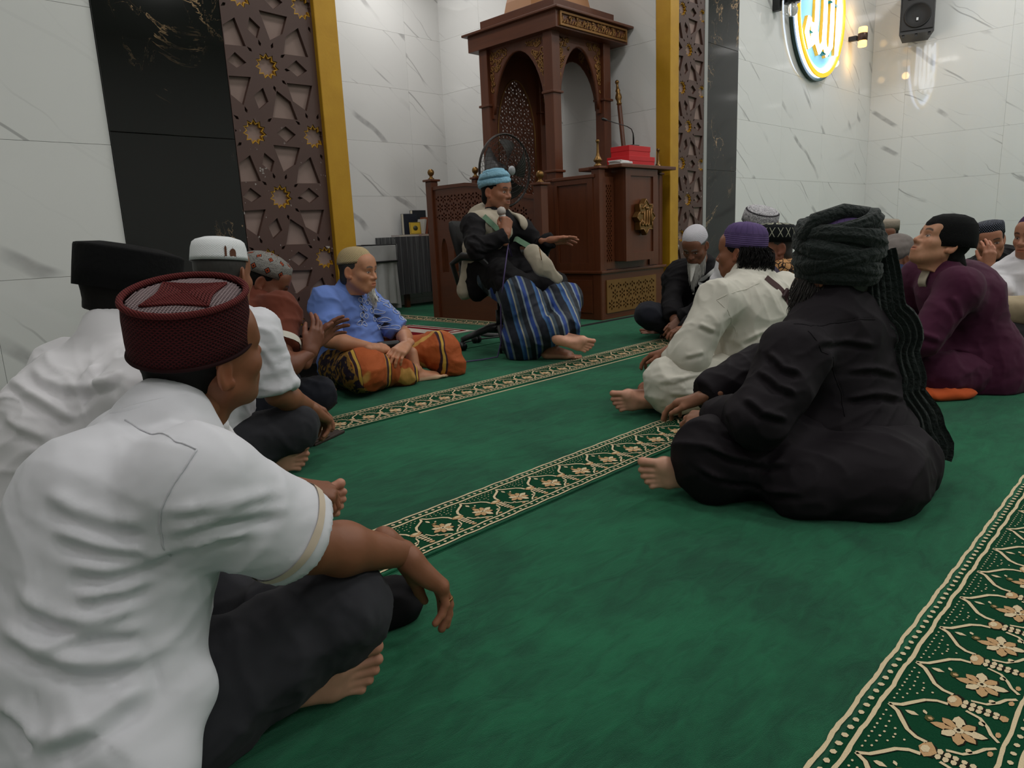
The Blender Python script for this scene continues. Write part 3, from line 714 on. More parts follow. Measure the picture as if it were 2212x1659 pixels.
M_BLK = plain('black_plastic', S((22, 22, 23)), .4); M_DKG = plain('dark_grey_plastic', S((48, 47, 48)), .5); M_STEEL = plain('grey_metal', S((150, 150, 150)), .3, .9)
g = empty('gooseneck_microphone', (5.55, 3.86, 1.491), 'thin black gooseneck microphone bending left over the red boxes', 'microphone')
part('base_plate', MB().box(5.50, 5.60, 3.83, 3.90, 1.4905, 1.512, b=.006), M_BLK, g)
part('neck', MB().tube([(5.55, 3.86, 1.51), (5.55, 3.86, 1.57), (5.545, 3.86, 1.61), (5.52, 3.86, 1.645), (5.46, 3.865, 1.665), (5.30, 3.88, 1.685), (5.19, 3.89, 1.70)], [.008, .008, .005, .004, .004, .004, .004], 8), M_BLK, g)
part('microphone_head', MB().tube([(5.20, 3.89, 1.699), (5.19, 3.89, 1.70), (5.15, 3.893, 1.706), (5.135, 3.894, 1.708)], [.006, .012, .013, .007], 10), M_BLK, g)
o = empty('paper_stack', (5.21, 3.76, 1.319), 'white papers lying on the pulpit desk left of the red boxes', 'papers')
M_PAPER = plain('white_paper', S((226, 226, 226)), .7)
for k in range(4):
    q = link('sheet', MB().box(-.085, .085, -.06, .06, 0, .008, b=.001).mesh(), M_PAPER, o); q.location = (random.uniform(-.012, .012), random.uniform(-.01, .01), .0085 * k); q.rotation_euler = (0, 0, random.uniform(-.2, .2))
st = empty('wooden_staff', (5.80, 4.05, 1.32), 'turned wooden staff leaning against the pulpit post beside the red boxes', 'staff')
a, b = Vector((5.74, 4.08, 1.322)), Vector((5.845, 4.25, 2.16)); d = (b - a)
def along(ts, rs, n=12): return MB().tube([a + d * t for t in ts], rs, n)
part('shaft', along([0, .02, .70, .72], [.018, .02, .022, .02]), M_WOOD, st)
part('turned_head', along([.72, .735, .75, .77, .80, .83, .86, .88, .90, .93, .955, .96, .975, .99, 1.0], [.02, .026, .02, .022, .032, .028, .018, .024, .016, .012, .010, .016, .020, .016, .002]), M_BRASS, st)

# ------------------------------------------------------------------ tables with skirts, books
def drape(x0, x1, y, z0, z1, amp, waves, seed, dirx=True, n=90, flare=.0, hem=.0):
    R = random.Random(seed); ph = [R.uniform(0, 6.28) for _ in range(4)]; v = []; f = []; m = 9
    for j in range(m):
        t = j / (m - 1)
        for i in range(n):
            s = i / (n - 1); w = s * waves * 2 * PI
            off = (amp * (.25 + .75 * t)) * (math.sin(w + ph[0] + .6 * math.sin(w * .37 + ph[1])) + .45 * math.sin(w * 1.83 + ph[2]))
            z = z1 - (z1 - z0 - hem * (.5 + .5 * math.sin(w * .31 + ph[3]))) * t
            a_, b_ = x0 + (x1 - x0) * s + (amp * .5 * t * math.cos(w + ph[0])), y - flare * t + off
            v.append((a_, b_, z) if dirx else (b_, a_, z))
    for j in range(m - 1):
        for i in range(n - 1): f.append((j * n + i, j * n + i + 1, (j + 1) * n + i + 1, (j + 1) * n + i))
    return pymesh('drape', v, f, True)
q = N('dark_satin'); q.bs('Base Color', S((62, 63, 66))); q.bs('Roughness', .30); q.bs('Specular IOR Level', .7); q.bs('Sheen Weight', .2); M_SATIN = q.m
M_GREYCLOTH = cloth('pale_grey_cloth', S((178, 178, 178)), fold=.2)
t = empty('skirted_table', (5.4, 6.75, 0), 'table with a dark grey satin skirt and books on it left of the pulpit', 'table')
part('table_top', MB().box(4.85, 5.98, 6.58, 6.93, .78, .80, b=.003), M_SATIN, t)
for x in (5.02, 5.90):
    for y in (6.66, 6.90): part('leg', MB().box(x - .025, x + .025, y - .025, y + .025, .0, .78), M_WOOD, t)
wlink('skirt', drape(4.83, 5.98, 6.555, .16, .803, .016, 15, 2, n=170), M_SATIN, t); wlink('skirt_end', drape(6.565, 6.93, 4.835, .17, .803, .012, 5, 5, dirx=False), M_SATIN, t)
t = empty('skirted_table', (4.1, 6.5, 0), 'lower table with a pale grey cloth and black trim at the niche wall', 'table')
part('table_top', MB().box(3.45, 4.60, 6.28, 6.90, .70, .715, b=.003), M_GREYCLOTH, t)
for x in (3.55, 4.50):
    for y in (6.36, 6.82): part('leg', MB().box(x - .025, x + .025, y - .025, y + .025, .0, .70), M_WOOD, t)
wlink('skirt', drape(3.45, 4.62, 6.26, .06, .60, .02, 9, 8, n=120, hem=.05), M_GREYCLOTH, t)
part('cloth_overlay', MB().box(3.44, 4.61, 6.245, 6.26, .56, .72, b=.004), M_GREYCLOTH, t)
tr = MB().tube([(3.44, 6.240, .553), (4.615, 6.240, .553), (4.618, 6.245, .72), (4.62, 6.90, .725)], .011, 6).tube([(3.44, 6.25, .726), (4.0, 6.26, .728), (4.3, 6.5, .726), (4.618, 6.25, .722)], .008, 6)
part('black_trim', tr, M_BLK, t)
wlink('skirt_end', drape(6.27, 6.90, 4.615, .05, .70, .02, 4, 9, dirx=False, flare=-.02), M_GREYCLOTH, t)
o = empty('paper_pile', (3.95, 6.55, .716), 'loose white papers piled on the pale grey table', 'papers')
for k in range(5):
    q = link('sheet', MB().box(-.15, .15, -.10, .10, 0, .006, b=.001).mesh(), M_PAPER, o); q.location = (random.uniform(-.04, .04), random.uniform(-.03, .03), .008 + .0065 * k); q.rotation_euler = (0, 0, random.uniform(-.3, .3))
M_PAGE = plain('book_pages', S((222, 214, 196)), .8)
def book(x, y, z, w, th, h, col, label, lean=0.0, flat=False, emblem=None, rz=0.0, band=None):
    t = empty('book', (x, y, z), label, 'book', 'books on the satin table')
    cm = plain('book_cover', S(col), .5)
    mk = lambda nm, mb, m, p=t: link(nm, mb.mesh(), m, p)
    if flat:
        c = mk('cover', MB().box(-w / 2, w / 2, -h / 2, h / 2, 0, .003).box(-w / 2, w / 2, -h / 2, h / 2, th - .003, th).box(-w / 2, -w / 2 + .003, -h / 2, h / 2, .003, th - .003), cm); mk('pages', MB().box(-w / 2 + .0035, w / 2 - .004, -h / 2 + .004, h / 2 - .004, .0032, th - .0032), M_PAGE)
    else:
        c = mk('cover', MB().box(-th / 2, -th / 2 + .003, -w / 2, w / 2, 0, h).box(th / 2 - .003, th / 2, -w / 2, w / 2, 0, h).box(-th / 2 + .003, th / 2 - .003, -w / 2, -w / 2 + .003, 0, h), cm); mk('pages', MB().box(-th / 2 + .0032, th / 2 - .0032, -w / 2 + .0035, w / 2 - .004, .004, h - .004), M_PAGE)
        t.rotation_euler = (0, lean, rz)
        if emblem is not None:
            mk('cover_medallion', MB().lathe([(.028, 0), (.028, .001), (.001, .0012)], 20).xf(Matrix.Translation((-th / 2 - .001, 0, h * .5)) @ Matrix.Rotation(-PI / 2, 4, 'Y')), plain('book_medallion', S(emblem), .5), c)
            fm = MB()
            for s in (-1, 1): fm.box(-th / 2 - .001, -th / 2, s * (w / 2 - .006) - .002, s * (w / 2 - .006) + .002, .006, h - .006).box(-th / 2 - .001, -th / 2, -w / 2 + .006, w / 2 - .006, (h - .006) if s > 0 else .006, (h - .002) if s > 0 else .010)
            mk('cover_border', fm, plain('book_border', S((90, 84, 40)), .5), c)
    return t
book(5.06, 6.66, .804, .28, .022, .16, (196, 188, 184), 'pale flat book at the left front edge of the satin table', flat=True, rz=.1)
book(5.34, 6.66, .804, .22, .022, .16, (206, 168, 160), 'pinkish flat book lying under the upright books', flat=True)
book(5.20, 6.645, .827, .13, .022, .135, (206, 170, 46), 'small yellow book with a dark medallion facing out', lean=.12, emblem=(60, 60, 30), rz=PI / 2 - .35)
book(5.30, 6.68, .827, .13, .028, .17, (190, 186, 178), 'off-white book leaning next to the yellow book', lean=.22)
book(5.345, 6.69, .827, .13, .030, .19, (128, 62, 30), 'brown-spined book leaning between the off-white and the black book', lean=.2)
book(5.39, 6.69, .827, .13, .030, .18, (24, 24, 26), 'black book leaning right of the brown-spined one', lean=.2)
book(5.435, 6.69, .827, .13, .026, .17, (200, 190, 170), 'cream book at the right end of the upright row', lean=.18)
book(5.27, 6.84, .804, .20, .05, .26, (26, 34, 50), 'tall dark blue box file standing behind the books', lean=.0, rz=PI / 2)
book(5.42, 6.86, .804, .20, .05, .30, (18, 24, 36), 'tallest blue-black box file at the back of the table', lean=.0, rz=PI / 2)

# ------------------------------------------------------------------ red prayer rug
t = empty('prayer_rug', (3.3, 4.8, 0), 'red and white prayer rug on the carpet behind the man in the orange sarong', 'rug')
M_RUGR = yarn('red_rug_pile', S((104, 10, 22)), S((132, 18, 32))); M_RUGW = yarn('cream_rug_pile', S((196, 182, 172)), S((220, 208, 196)))
part('rug_field', MB().box(2.75, 3.92, 4.36, 5.20, .001, .010, b=.002), M_RUGW, t)
part('rug_centre', MB().box(2.85, 3.83, 4.47, 5.09, .010, .0125, b=.0005), M_RUGR, t)
for (a, b, c, d) in ((2.78, 3.89, 4.39, 4.41), (2.78, 3.89, 5.15, 5.17), (3.87, 3.89, 4.41, 5.15), (3.60, 3.75, 4.56, 5.00)): part('rug_line', MB().box(a, b, c, d, .010, .0135), M_RUGR if a != 3.60 else M_RUGW, t)
fr_ = MB()
for k in range(80): fr_.box(3.92, 3.965, 4.362 + k * .0105, 4.366 + k * .0105, .001, .004)
o = part('rug_fringe', fr_, M_RUGW, t); o['kind'] = 'stuff'

# ------------------------------------------------------------------ standing fan
FC = Vector((3.95, 3.91, 1.245)); fd = Vector((-.02, -.98, -.08)).normalized()
fan = empty('standing_fan', (3.97, 4.02, 0), 'dark standing fan behind the lecturer', 'fan')
Rm = fd.to_track_quat('Z', 'Y').to_matrix().to_4x4(); FM = Matrix.Translation(FC) @ Rm
M_GRILLE = plain('dark_fan_wire', S((44, 36, 32)), .4, .3)
gr = MB(); RF = .262
for s in (1, -1):
    for r in np.linspace(.06, RF, 7): gr.tube([(r * math.cos(a_), r * math.sin(a_), s * (.055 * (1 - (r / RF) ** 3) + .012)) for a_ in np.linspace(0, 2 * PI, 40, endpoint=False)], .0014, 4, closed=True)
    for k in range(44):
        a0 = 2 * PI * k / 44; pts = []
        for i in range(7):
            r = .05 + (RF - .05) * i / 6; an = a0 + s * .5 * i / 6; pts.append((r * math.cos(an), r * math.sin(an), s * (.055 * (1 - (r / RF) ** 3) + .012)))
        gr.tube(pts, .0013, 4)
gr.tube([(RF * math.cos(a_), RF * math.sin(a_), 0) for a_ in np.linspace(0, 2 * PI, 48, endpoint=False)], .009, 6, closed=True)
part('grille', gr.xf(FM), M_GRILLE, fan)
M_BLADE = plain('smoked_fan_blade', S((40, 36, 36)), .35)
for k in range(5):
    v = []; f = []
    for i in range(7):
        r = .05 + .175 * i / 6
        for j in range(5):
            an = 2 * PI * k / 5 + (j / 4 - .5) * (.5 + .45 * i / 6) + .25 * i / 6
            for zz in (0, .003): v.append((r * math.cos(an), r * math.sin(an), (j / 4 - .5) * .045 + zz))
    for i in range(6):
        for j in range(4):
            a_ = (i * 5 + j) * 2; b_ = a_ + 2; c_ = a_ + 12; d_ = a_ + 10; f += [(a_, b_, c_, d_), (a_ + 1, d_ + 1, c_ + 1, b_ + 1)]
    bl = MB(); bl.add(v, f, True); part('blade', bl.xf(FM), M_BLADE, fan)
part('badge', MB().lathe([(.036, .066), (.036, .074), (.030, .078), (.001, .079)], 20).xf(FM), plain('silver_badge', S((150, 152, 156)), .3, .5), fan)
part('motor_housing', MB().lathe([(.03, -.16), (.06, -.14), (.065, -.07), (.05, -.03)], 18).xf(FM), M_DKG, fan)
bp = FM @ Vector((0, 0, -.11))
part('pole', MB().tube([(bp.x, bp.y, .03), (bp.x, bp.y, bp.z)], .014, 10), M_STEEL, fan)
part('foot', MB().lathe([(.19, 0), (.19, .015), (.15, .03), (.03, .045), (.02, .06)], 28, (bp.x, bp.y, 0.0)), M_DKG, fan)

# ------------------------------------------------------------------ office chair
CH = Vector((3.47, 3.55, 0)); cf_ = Vector((.22, -.975, 0)); cr_ = Vector((cf_.y, -cf_.x, 0))      # facing, right
chair = empty('office_chair', CH, 'black office chair on castors under the lecturer', 'chair')
def cp(r, f, z): return CH + cr_ * r + cf_ * f + Vector((0, 0, z))
for k in range(5):
    an = 2 * PI * k / 5 + .62; d = cr_ * math.cos(an) + cf_ * math.sin(an); e = CH + d * .29
    l = part('base_leg', MB().tube([CH + Vector((0, 0, .13)), CH + d * .10 + Vector((0, 0, .135)), CH + d * .20 + Vector((0, 0, .105)), e + Vector((0, 0, .075))], [.035, .028, .022, .018], 8), M_DKG, chair)
    sd = Vector((-d.y, d.x, 0)); cas = MB()
    for s in (-1, 1): cas.tube([e + sd * (s * .008) + Vector((0, 0, .031)), e + sd * (s * .026) + Vector((0, 0, .031))], .030, 14)
    cas.tube([e + Vector((0, 0, .035)), e + Vector((0, 0, .08))], .008, 6); part('castor', cas, M_BLK, l)
part('gas_column', MB().tube([CH + Vector((0, 0, .12)), CH + Vector((0, 0, .26)), CH + Vector((0, 0, .261)), CH + Vector((0, 0, .40))], [.03, .03, .016, .016], 12), M_BLK, chair)
def slab(c, r, f, u, w, dpt, th, curve=0.0, n=7):
    v = []; fa = []
    for s in (0, 1):
        for i in range(n):
            for j in range(n):
                a_, b_ = (i / (n - 1) - .5), (j / (n - 1) - .5); ro = 1 - .10 * ((2 * a_) ** 4 + (2 * b_) ** 4)
                v.append(c + r * (a_ * w * ro) + f * (b_ * dpt * ro) + u * (curve * (2 * a_) ** 2 + (th if s else 0) * (1 - .4 * max(abs(2 * a_), abs(2 * b_)) ** 6)))
    for i in range(n - 1):
        for j in range(n - 1):
            p = i * n + j; fa.append((p, p + n, p + n + 1, p + 1)); p += n * n; fa.append((p, p + 1, p + n + 1, p + n))
    for i in range(n - 1):
        for (p, q_) in ((i * n, (i + 1) * n), ((i + 1) * n + n - 1, i * n + n - 1), (i + 1, i), ((n - 1) * n + i, (n - 1) * n + i + 1)): fa.append((p, q_, q_ + n * n, p + n * n))
    mb = MB(); mb.add(v, fa, True); return mb
Zv = Vector((0, 0, 1))
M_SEATF = plain('black_seat_fabric', S((20, 20, 21)), .8)
part('seat', slab(cp(0, .0, .40), cr_, cf_, Zv, .48, .46, .07), M_SEATF, chair)
bu = (Zv * .96 - cf_ * .28).normalized(); bn = (cf_ * .96 + Zv * .28).normalized()
part('backrest', slab(cp(0, -.27, .70), cr_, bu, bn, .44, .40, .045, .05), M_SEATF, chair)
part('back_bar', MB().tube([cp(0, -.10, .40), cp(0, -.27, .40), cp(0, -.31, .50), cp(0, -.31, .66)], .018, 8), M_BLK, chair)
for s in (-1, 1):
    part('armrest', MB().tube([cp(s * .22, .08, .41), cp(s * .285, .10, .46), cp(s * .30, .12, .58), cp(s * .30, .06, .635), cp(s * .30, -.08, .645), cp(s * .295, -.17, .60), cp(s * .25, -.15, .43), cp(s * .22, -.13, .41)], [.016, .018, .02, .026, .028, .02, .018, .016], 10, sq=.8), M_BLK, chair)

# ------------------------------------------------------------------ things on the far wall
def emis(name, col, st, base=None):
    q = N(name); q.bs('Base Color', base or col); q.bs('Emission Color', (*col, 1)); q.bs('Emission Strength', st); q.bs('Roughness', .4); return q.m
SX, SZ = 9.27, 3.25
sg = empty('lit_oval_sign', (SX, YW, SZ), 'glowing oval sign with white and gold calligraphy on the far wall', 'sign')
def oval(rx, rz, y0, y1, mat, nm, ri=None, parent=None, n=56):
    v = []; f = []
    if ri is None:
        for y in (y0, y1):
            for k in range(n): v.append((SX + rx * math.cos(2 * PI * k / n), y, SZ + rz * math.sin(2 * PI * k / n)))
        f = [tuple(range(n)), tuple(range(2 * n - 1, n - 1, -1))] + [(k, n + k, n + (k + 1) % n, (k + 1) % n) for k in range(n)]
    else:
        for (a_, b_) in ((rx, rz), (ri[0], ri[1])):
            for y in (y0, y1):
                for k in range(n): v.append((SX + a_ * math.cos(2 * PI * k / n), y, SZ + b_ * math.sin(2 * PI * k / n)))
        for k in range(n):
            l = (k + 1) % n; f += [(k, l, 2 * n + l, 2 * n + k), (n + k, 3 * n + k, 3 * n + l, n + l), (k, n + k, n + l, l), (2 * n + k, 2 * n + l, 3 * n + l, 3 * n + k)]
    mb = MB(); mb.add(v, f); return part(nm, mb, mat, parent or sg)
oval(.74, .80, YW - .05, YW - .012, plain('sign_back', S((40, 70, 66)), .5), 'back_board')
oval(.70, .76, YW - .085, YW - .05, emis('sign_rim_glow', (.60, .72, 1.0), 6.0), 'light_rim', (.60, .66))
oval(.62, .68, YW - .062, YW - .05, emis('sign_face', S((96, 168, 205)), .8, S((150, 210, 225))), 'face_panel')
oval(.705, .765, YW - .105, YW - .085, emis('sign_gold_edge', S((240, 190, 30)), .9), 'gold_ring', (.655, .715))
mb = MB()
for (x, z, w) in ((.30, .12, .11), (-.28, -.30, .14), (.10, -.48, .10), (-.33, .22, .09)):
    mb.tube([(SX + x - w, YW - .066, SZ + z), (SX + x + w, YW - .066, SZ + z - .02)], .055, 8, sq=.2)
part('teal_patches', mb, plain('teal_panel', S((10, 130, 120)), .4), sg)
for nm, y, r, m in (('gold_outline', YW - .072, .042, emis('sign_letter_gold', S((214, 160, 24)), .45)), ('calligraphy', YW - .100, .034, emis('sign_letter_white', (.88, .93, 1.0), 4.5))):
    mb = MB(); allah(mb, SX, SZ - .06, 1.12, y, r)
    part(nm, mb, m, sg)
mb = MB()
for (x, z) in ((-.26, .50), (-.18, .56), (-.34, .44), (.02, .62), (.16, .58), (-.02, .50), (.30, .46), (-.22, .40)):
    mb.tube([(SX + x - .05, YW - .085, SZ + z), (SX + x, YW - .085, SZ + z + .05), (SX + x + .05, YW - .085, SZ + z), (SX + x + .01, YW - .085, SZ + z - .05)], .018, 6)
part('small_marks', mb, emis('sign_marks', S((250, 215, 70)), 1.6), sg)
sc = empty('wall_sconce', (10.42, YW, 3.10), 'lit cylindrical wall sconce right of the oval sign', 'lamp')
part('bracket', MB().box(10.39, 10.45, YW - .10, YW - .002, 3.07, 3.13, b=.006), M_BLK, sc)
part('sconce_body', MB().lathe([(.055, 3.055), (.06, 3.06), (.06, 3.14), (.055, 3.145)], 24, (10.42, YW - .17, 0)), plain('bronze_sconce', S((70, 50, 40)), .4, .5), sc)
for z0, z1 in ((3.145, 3.22), (2.98, 3.055)): part('lit_glass', MB().lathe([(.050, z0), (.054, z0 + .01), (.054, z1 - .01), (.048, z1)], 24, (10.42, YW - .17, 0)), emis('sconce_glow', (1.0, .56, .18), 2.2), sc)
for zz in (3.36, 2.84):
    pl_ = bpy.data.lights.new('sconce_bulb', 'POINT'); pl_.energy = 2.2; pl_.color = (1.0, .60, .22); pl_.shadow_soft_size = .05; ob_ = bpy.data.objects.new('sconce_bulb', pl_); COL.objects.link(ob_); ob_.location = (10.42, YW - .17, zz)
wlm = empty('wall_lamp', (8.25, YW, 3.15), 'unlit black wall lamp with a clear bulb left of the oval sign', 'lamp')
part('bracket', MB().box(8.13, 8.20, YW - .08, YW - .002, 3.05, 3.24, b=.006).tube([(8.165, YW - .08, 3.17), (8.25, YW - .15, 3.17)], .02, 8), M_BLK, wlm)
part('shade', MB().lathe([(.075, 3.12), (.085, 3.125), (.085, 3.30), (.07, 3.31)], 20, (8.27, YW - .16, 0)), M_BLK, wlm)
q = N('clear_bulb'); q.bs('Base Color', (.9, .9, .88)); q.bs('Transmission Weight', .6); q.bs('Roughness', .1)
part('bulb', MB().lathe([(.03, 3.12), (.05, 3.10), (.065, 3.06), (.06, 3.02), (.035, 2.99), (.001, 2.982)], 18, (8.27, YW - .16, 0)), q.m, wlm)
sp = empty('loudspeaker', (11.15, 3.2, 3.1), 'black loudspeaker hung high on the right wall', 'loudspeaker', rz=0)
LM = Matrix.Translation((11.12, 3.21, 3.42)) @ Matrix.Rotation(math.radians(-72), 4, 'Z') @ Matrix.Rotation(math.radians(-6), 4, 'X')
part('cabinet', MB().prism([(-.20, -.17), (.20, -.17), (.15, .17), (-.15, .17)], 'z', -.32, .34).xf(LM), M_BLK, sp)
part('grille', MB().box(-.185, .185, -.185, -.171, -.28, .32, b=.006).xf(LM), plain('black_speaker_mesh', S((16, 16, 17)), .6), sp)
part('woofer', MB().lathe([(.155, 0), (.155, .01), (.145, .016), (.14, .008), (.05, .0), (.001, .004)], 30).xf(LM @ Matrix.Translation((0, -.186, -.10)) @ Matrix.Rotation(PI / 2, 4, 'X')), plain('woofer_mesh', S((14, 14, 15)), .7), sp)
part('tweeter_horn', MB().box(-.12, .12, -.196, -.185, .10, .28, b=.004).xf(LM), plain('horn', S((12, 12, 12)), .5), sp)
part('badge', MB().box(-.012, .012, -.205, -.196, -.17, -.135, b=.002).xf(LM), plain('white_badge', S((200, 205, 210)), .4), sp)
for x in (-.15, 0, .15): part('foot', MB().box(x - .015, x + .015, -.15, -.11, -.35, -.32, b=.004).xf(LM), M_BLK, sp)
part('wall_bracket', MB().tube([tuple(LM @ Vector((0, .17, 0))), (XR - .001, 3.25, 3.45)], .025, 8), M_BLK, sp)
# ceiling panels
for (x, y) in LAMPS:
    l = empty('ceiling_light', (x, y, CEIL), 'square ceiling light panel', 'lamp', 'ceiling light panels')
    link('panel_frame', MB().box(-.31, .31, -.31, .31, -.04, -.001, b=.004).mesh(), M_PLASTER, l)
# ------------------------------------------------------------------ soft-body modelling: distance fields turned into meshes
class Sdf:
    def __init__(s, h): s.h = h; s.p = []
    def cone(s, a, b, ra, rb=None, k=.02, op='u', sq=None, clip=None):
        s.p.append(('c', np.asarray(a, float), np.asarray(b, float), float(ra), float(ra if rb is None else rb), k, op, sq, clip)); return s
    def chain(s, pts, rs, k=.02, **kw):
        for i in range(len(pts) - 1): s.cone(pts[i], pts[i + 1], rs[i], rs[i + 1], k, **kw)
        return s
    def ell(s, c, r, R=None, k=.02, op='u', clip=None):
        s.p.append(('e', np.asarray(c, float), np.asarray(r, float), np.eye(3) if R is None else np.asarray(R, float), 0, k, op, None, clip)); return s
    def _bb(s, q):
        if q[0] == 'c':
            m = max(q[3], q[4]) * 1.02; return np.minimum(q[1], q[2]) - m, np.maximum(q[1], q[2]) + m
        m = np.sqrt(((q[3] * q[2][None, :]) ** 2).sum(1)); return q[1] - m, q[1] + m
    def run(s):
        h = s.h; bbs = [s._bb(q) for q in s.p]
        un = [b for b, q in zip(bbs, s.p) if q[6] == 'u']
        lo = np.min([b[0] for b in un], 0) - .03 - 3 * h; hi = np.max([b[1] for b in un], 0) + .03 + 3 * h
        n = np.ceil((hi - lo) / h).astype(int) + 1
        G = np.full(n, 1.0, np.float32)
        ax = [(lo[i] + h * np.arange(n[i])).astype(np.float32) for i in range(3)]
        for q, (b0, b1) in zip(s.p, bbs):
            mg = q[5] + 3 * h
            i0 = np.maximum(0, np.floor((b0 - mg - lo) / h).astype(int)); i1 = np.minimum(n, np.ceil((b1 + mg - lo) / h).astype(int) + 1)
            if np.any(i1 <= i0): continue
            sl = tuple(slice(i0[i], i1[i]) for i in range(3))
            x = ax[0][sl[0]][:, None, None]; y = ax[1][sl[1]][None, :, None]; z = ax[2][sl[2]][None, None, :]
            if q[0] == 'c':
                a, b, ra, rb = q[1], q[2], q[3], q[4]
                px, py, pz = x - np.float32(a[0]), y - np.float32(a[1]), z - np.float32(a[2])
                if q[7] is not None:
                    nn, sc = q[7]; nn = unit(nn); t = (px * np.float32(nn[0]) + py * np.float32(nn[1]) + pz * np.float32(nn[2])) * np.float32(1 / sc - 1)
                    px, py, pz = px + t * np.float32(nn[0]), py + t * np.float32(nn[1]), pz + t * np.float32(nn[2])
                    ba = b - a; ba = ba + nn * (ba @ nn) * (1 / sc - 1)
                else: ba = b - a
                l2 = max(float(ba @ ba), 1e-9)
                t = np.clip((px * np.float32(ba[0]) + py * np.float32(ba[1]) + pz * np.float32(ba[2])) / np.float32(l2), 0, 1)
                d = np.sqrt((px - t * np.float32(ba[0])) ** 2 + (py - t * np.float32(ba[1])) ** 2 + (pz - t * np.float32(ba[2])) ** 2) - (np.float32(ra) + np.float32(rb - ra) * t)
                if q[7] is not None: d = d * np.float32(.5 + .5 * q[7][1])
            else:
                c, r, R = q[1], q[2], q[3]
                px, py, pz = x - np.float32(c[0]), y - np.float32(c[1]), z - np.float32(c[2])
                u = [(px * np.float32(R[0, i]) + py * np.float32(R[1, i]) + pz * np.float32(R[2, i])) / np.float32(r[i]) for i in range(3)]
                k0 = np.sqrt(u[0] ** 2 + u[1] ** 2 + u[2] ** 2); k1 = np.sqrt((u[0] / np.float32(r[0])) ** 2 + (u[1] / np.float32(r[1])) ** 2 + (u[2] / np.float32(r[2])) ** 2) + np.float32(1e-6)
                d = k0 * (k0 - 1) / k1
            if q[8] is not None:
                for (c, nn) in q[8]:
                    nn = unit(nn); d = np.maximum(d, (x - np.float32(c[0])) * np.float32(nn[0]) + (y - np.float32(c[1])) * np.float32(nn[1]) + (z - np.float32(c[2])) * np.float32(nn[2]))
            g = G[sl]; k = np.float32(max(q[5], 1e-5))
            if q[6] == 'u':
                hh = np.maximum(k - np.abs(g - d), 0); G[sl] = np.minimum(g, d) - hh * hh / (4 * k)
            else:
                d = -d; hh = np.maximum(k - np.abs(g - d), 0); G[sl] = np.maximum(g, d) + hh * hh / (4 * k)
        return surface_nets(G, lo, h)
def surface_nets(G, lo, h):
    s = G < 0; S8 = s.astype(np.uint8)
    c = S8[:-1, :-1, :-1] + S8[1:, :-1, :-1] + S8[:-1, 1:, :-1] + S8[1:, 1:, :-1] + S8[:-1, :-1, 1:] + S8[1:, :-1, 1:] + S8[:-1, 1:, 1:] + S8[1:, 1:, 1:]
    act = (c > 0) & (c < 8); I = np.argwhere(act)
    if len(I) == 0: return np.zeros((0, 3)), np.zeros((0, 4), int)
    vid = np.full(act.shape, -1, np.int32); vid[act] = np.arange(len(I), dtype=np.int32)
    cor = [(a, b, d) for a in (0, 1) for b in (0, 1) for d in (0, 1)]
    val = {q: G[I[:, 0] + q[0], I[:, 1] + q[1], I[:, 2] + q[2]] for q in cor}
    acc = np.zeros((len(I), 3)); cnt = np.zeros(len(I))
    for q in cor:
        for axn in range(3):
            if q[axn] == 0:
                p = list(q); p[axn] = 1; p = tuple(p); a, b = val[q], val[p]; m = (a < 0) != (b < 0)
                t = np.where(m, a / np.where(m, a - b, 1), 0); pt = np.array(q, float)[None, :].repeat(len(I), 0); pt[:, axn] += t
                acc[m] += pt[m]; cnt[m] += 1
    v = lo + (I + acc / cnt[:, None]) * h
    quads = []
    for axn in range(3):
        o1, o2 = [(1, 2), (2, 0), (0, 1)][axn]
        sa = [slice(None)] * 3; sb = [slice(None)] * 3; sa[axn] = slice(0, -1); sb[axn] = slice(1, None)
        e = s[tuple(sa)] != s[tuple(sb)]; E = np.argwhere(e)
        ok = (E[:, o1] > 0) & (E[:, o2] > 0) & (E[:, o1] < G.shape[o1] - 1) & (E[:, o2] < G.shape[o2] - 1); E = E[ok]
        neg = s[E[:, 0], E[:, 1], E[:, 2]]
        def vv(d1, d2):
            Q = E.copy(); Q[:, o1] += d1; Q[:, o2] += d2; return vid[Q[:, 0], Q[:, 1], Q[:, 2]]
        q = np.stack([vv(-1, -1), vv(0, -1), vv(0, 0), vv(-1, 0)], 1); q[~neg] = q[~neg][:, ::-1]; quads.append(q)
    return v, np.concatenate(quads)
def vnormals(v, q):
    n = np.cross(v[q[:, 2]] - v[q[:, 0]], v[q[:, 3]] - v[q[:, 1]]); out = np.zeros_like(v)
    for i in range(4): np.add.at(out, q[:, i], n)
    return out / (np.linalg.norm(out, axis=1)[:, None] + 1e-12)
_perm = np.random.default_rng(5).permutation(256); _perm = np.concatenate([_perm, _perm, _perm])
_grad = np.random.default_rng(6).normal(size=(256, 3)); _grad /= np.linalg.norm(_grad, axis=1)[:, None]
def pnoise(p):
    i = np.floor(p).astype(int); f = p - i; i &= 255; w = f * f * f * (f * (f * 6 - 15) + 10); out = np.zeros(len(p))
    for a in (0, 1):
        for b in (0, 1):
            for c in (0, 1):
                g = _grad[_perm[_perm[_perm[(i[:, 0] + a) & 255] + ((i[:, 1] + b) & 255)] + ((i[:, 2] + c) & 255)] & 255]
                d = f - np.array([a, b, c]); t = (g * d).sum(1)
                out += t * (w[:, 0] if a else 1 - w[:, 0]) * (w[:, 1] if b else 1 - w[:, 1]) * (w[:, 2] if c else 1 - w[:, 2])
    return out
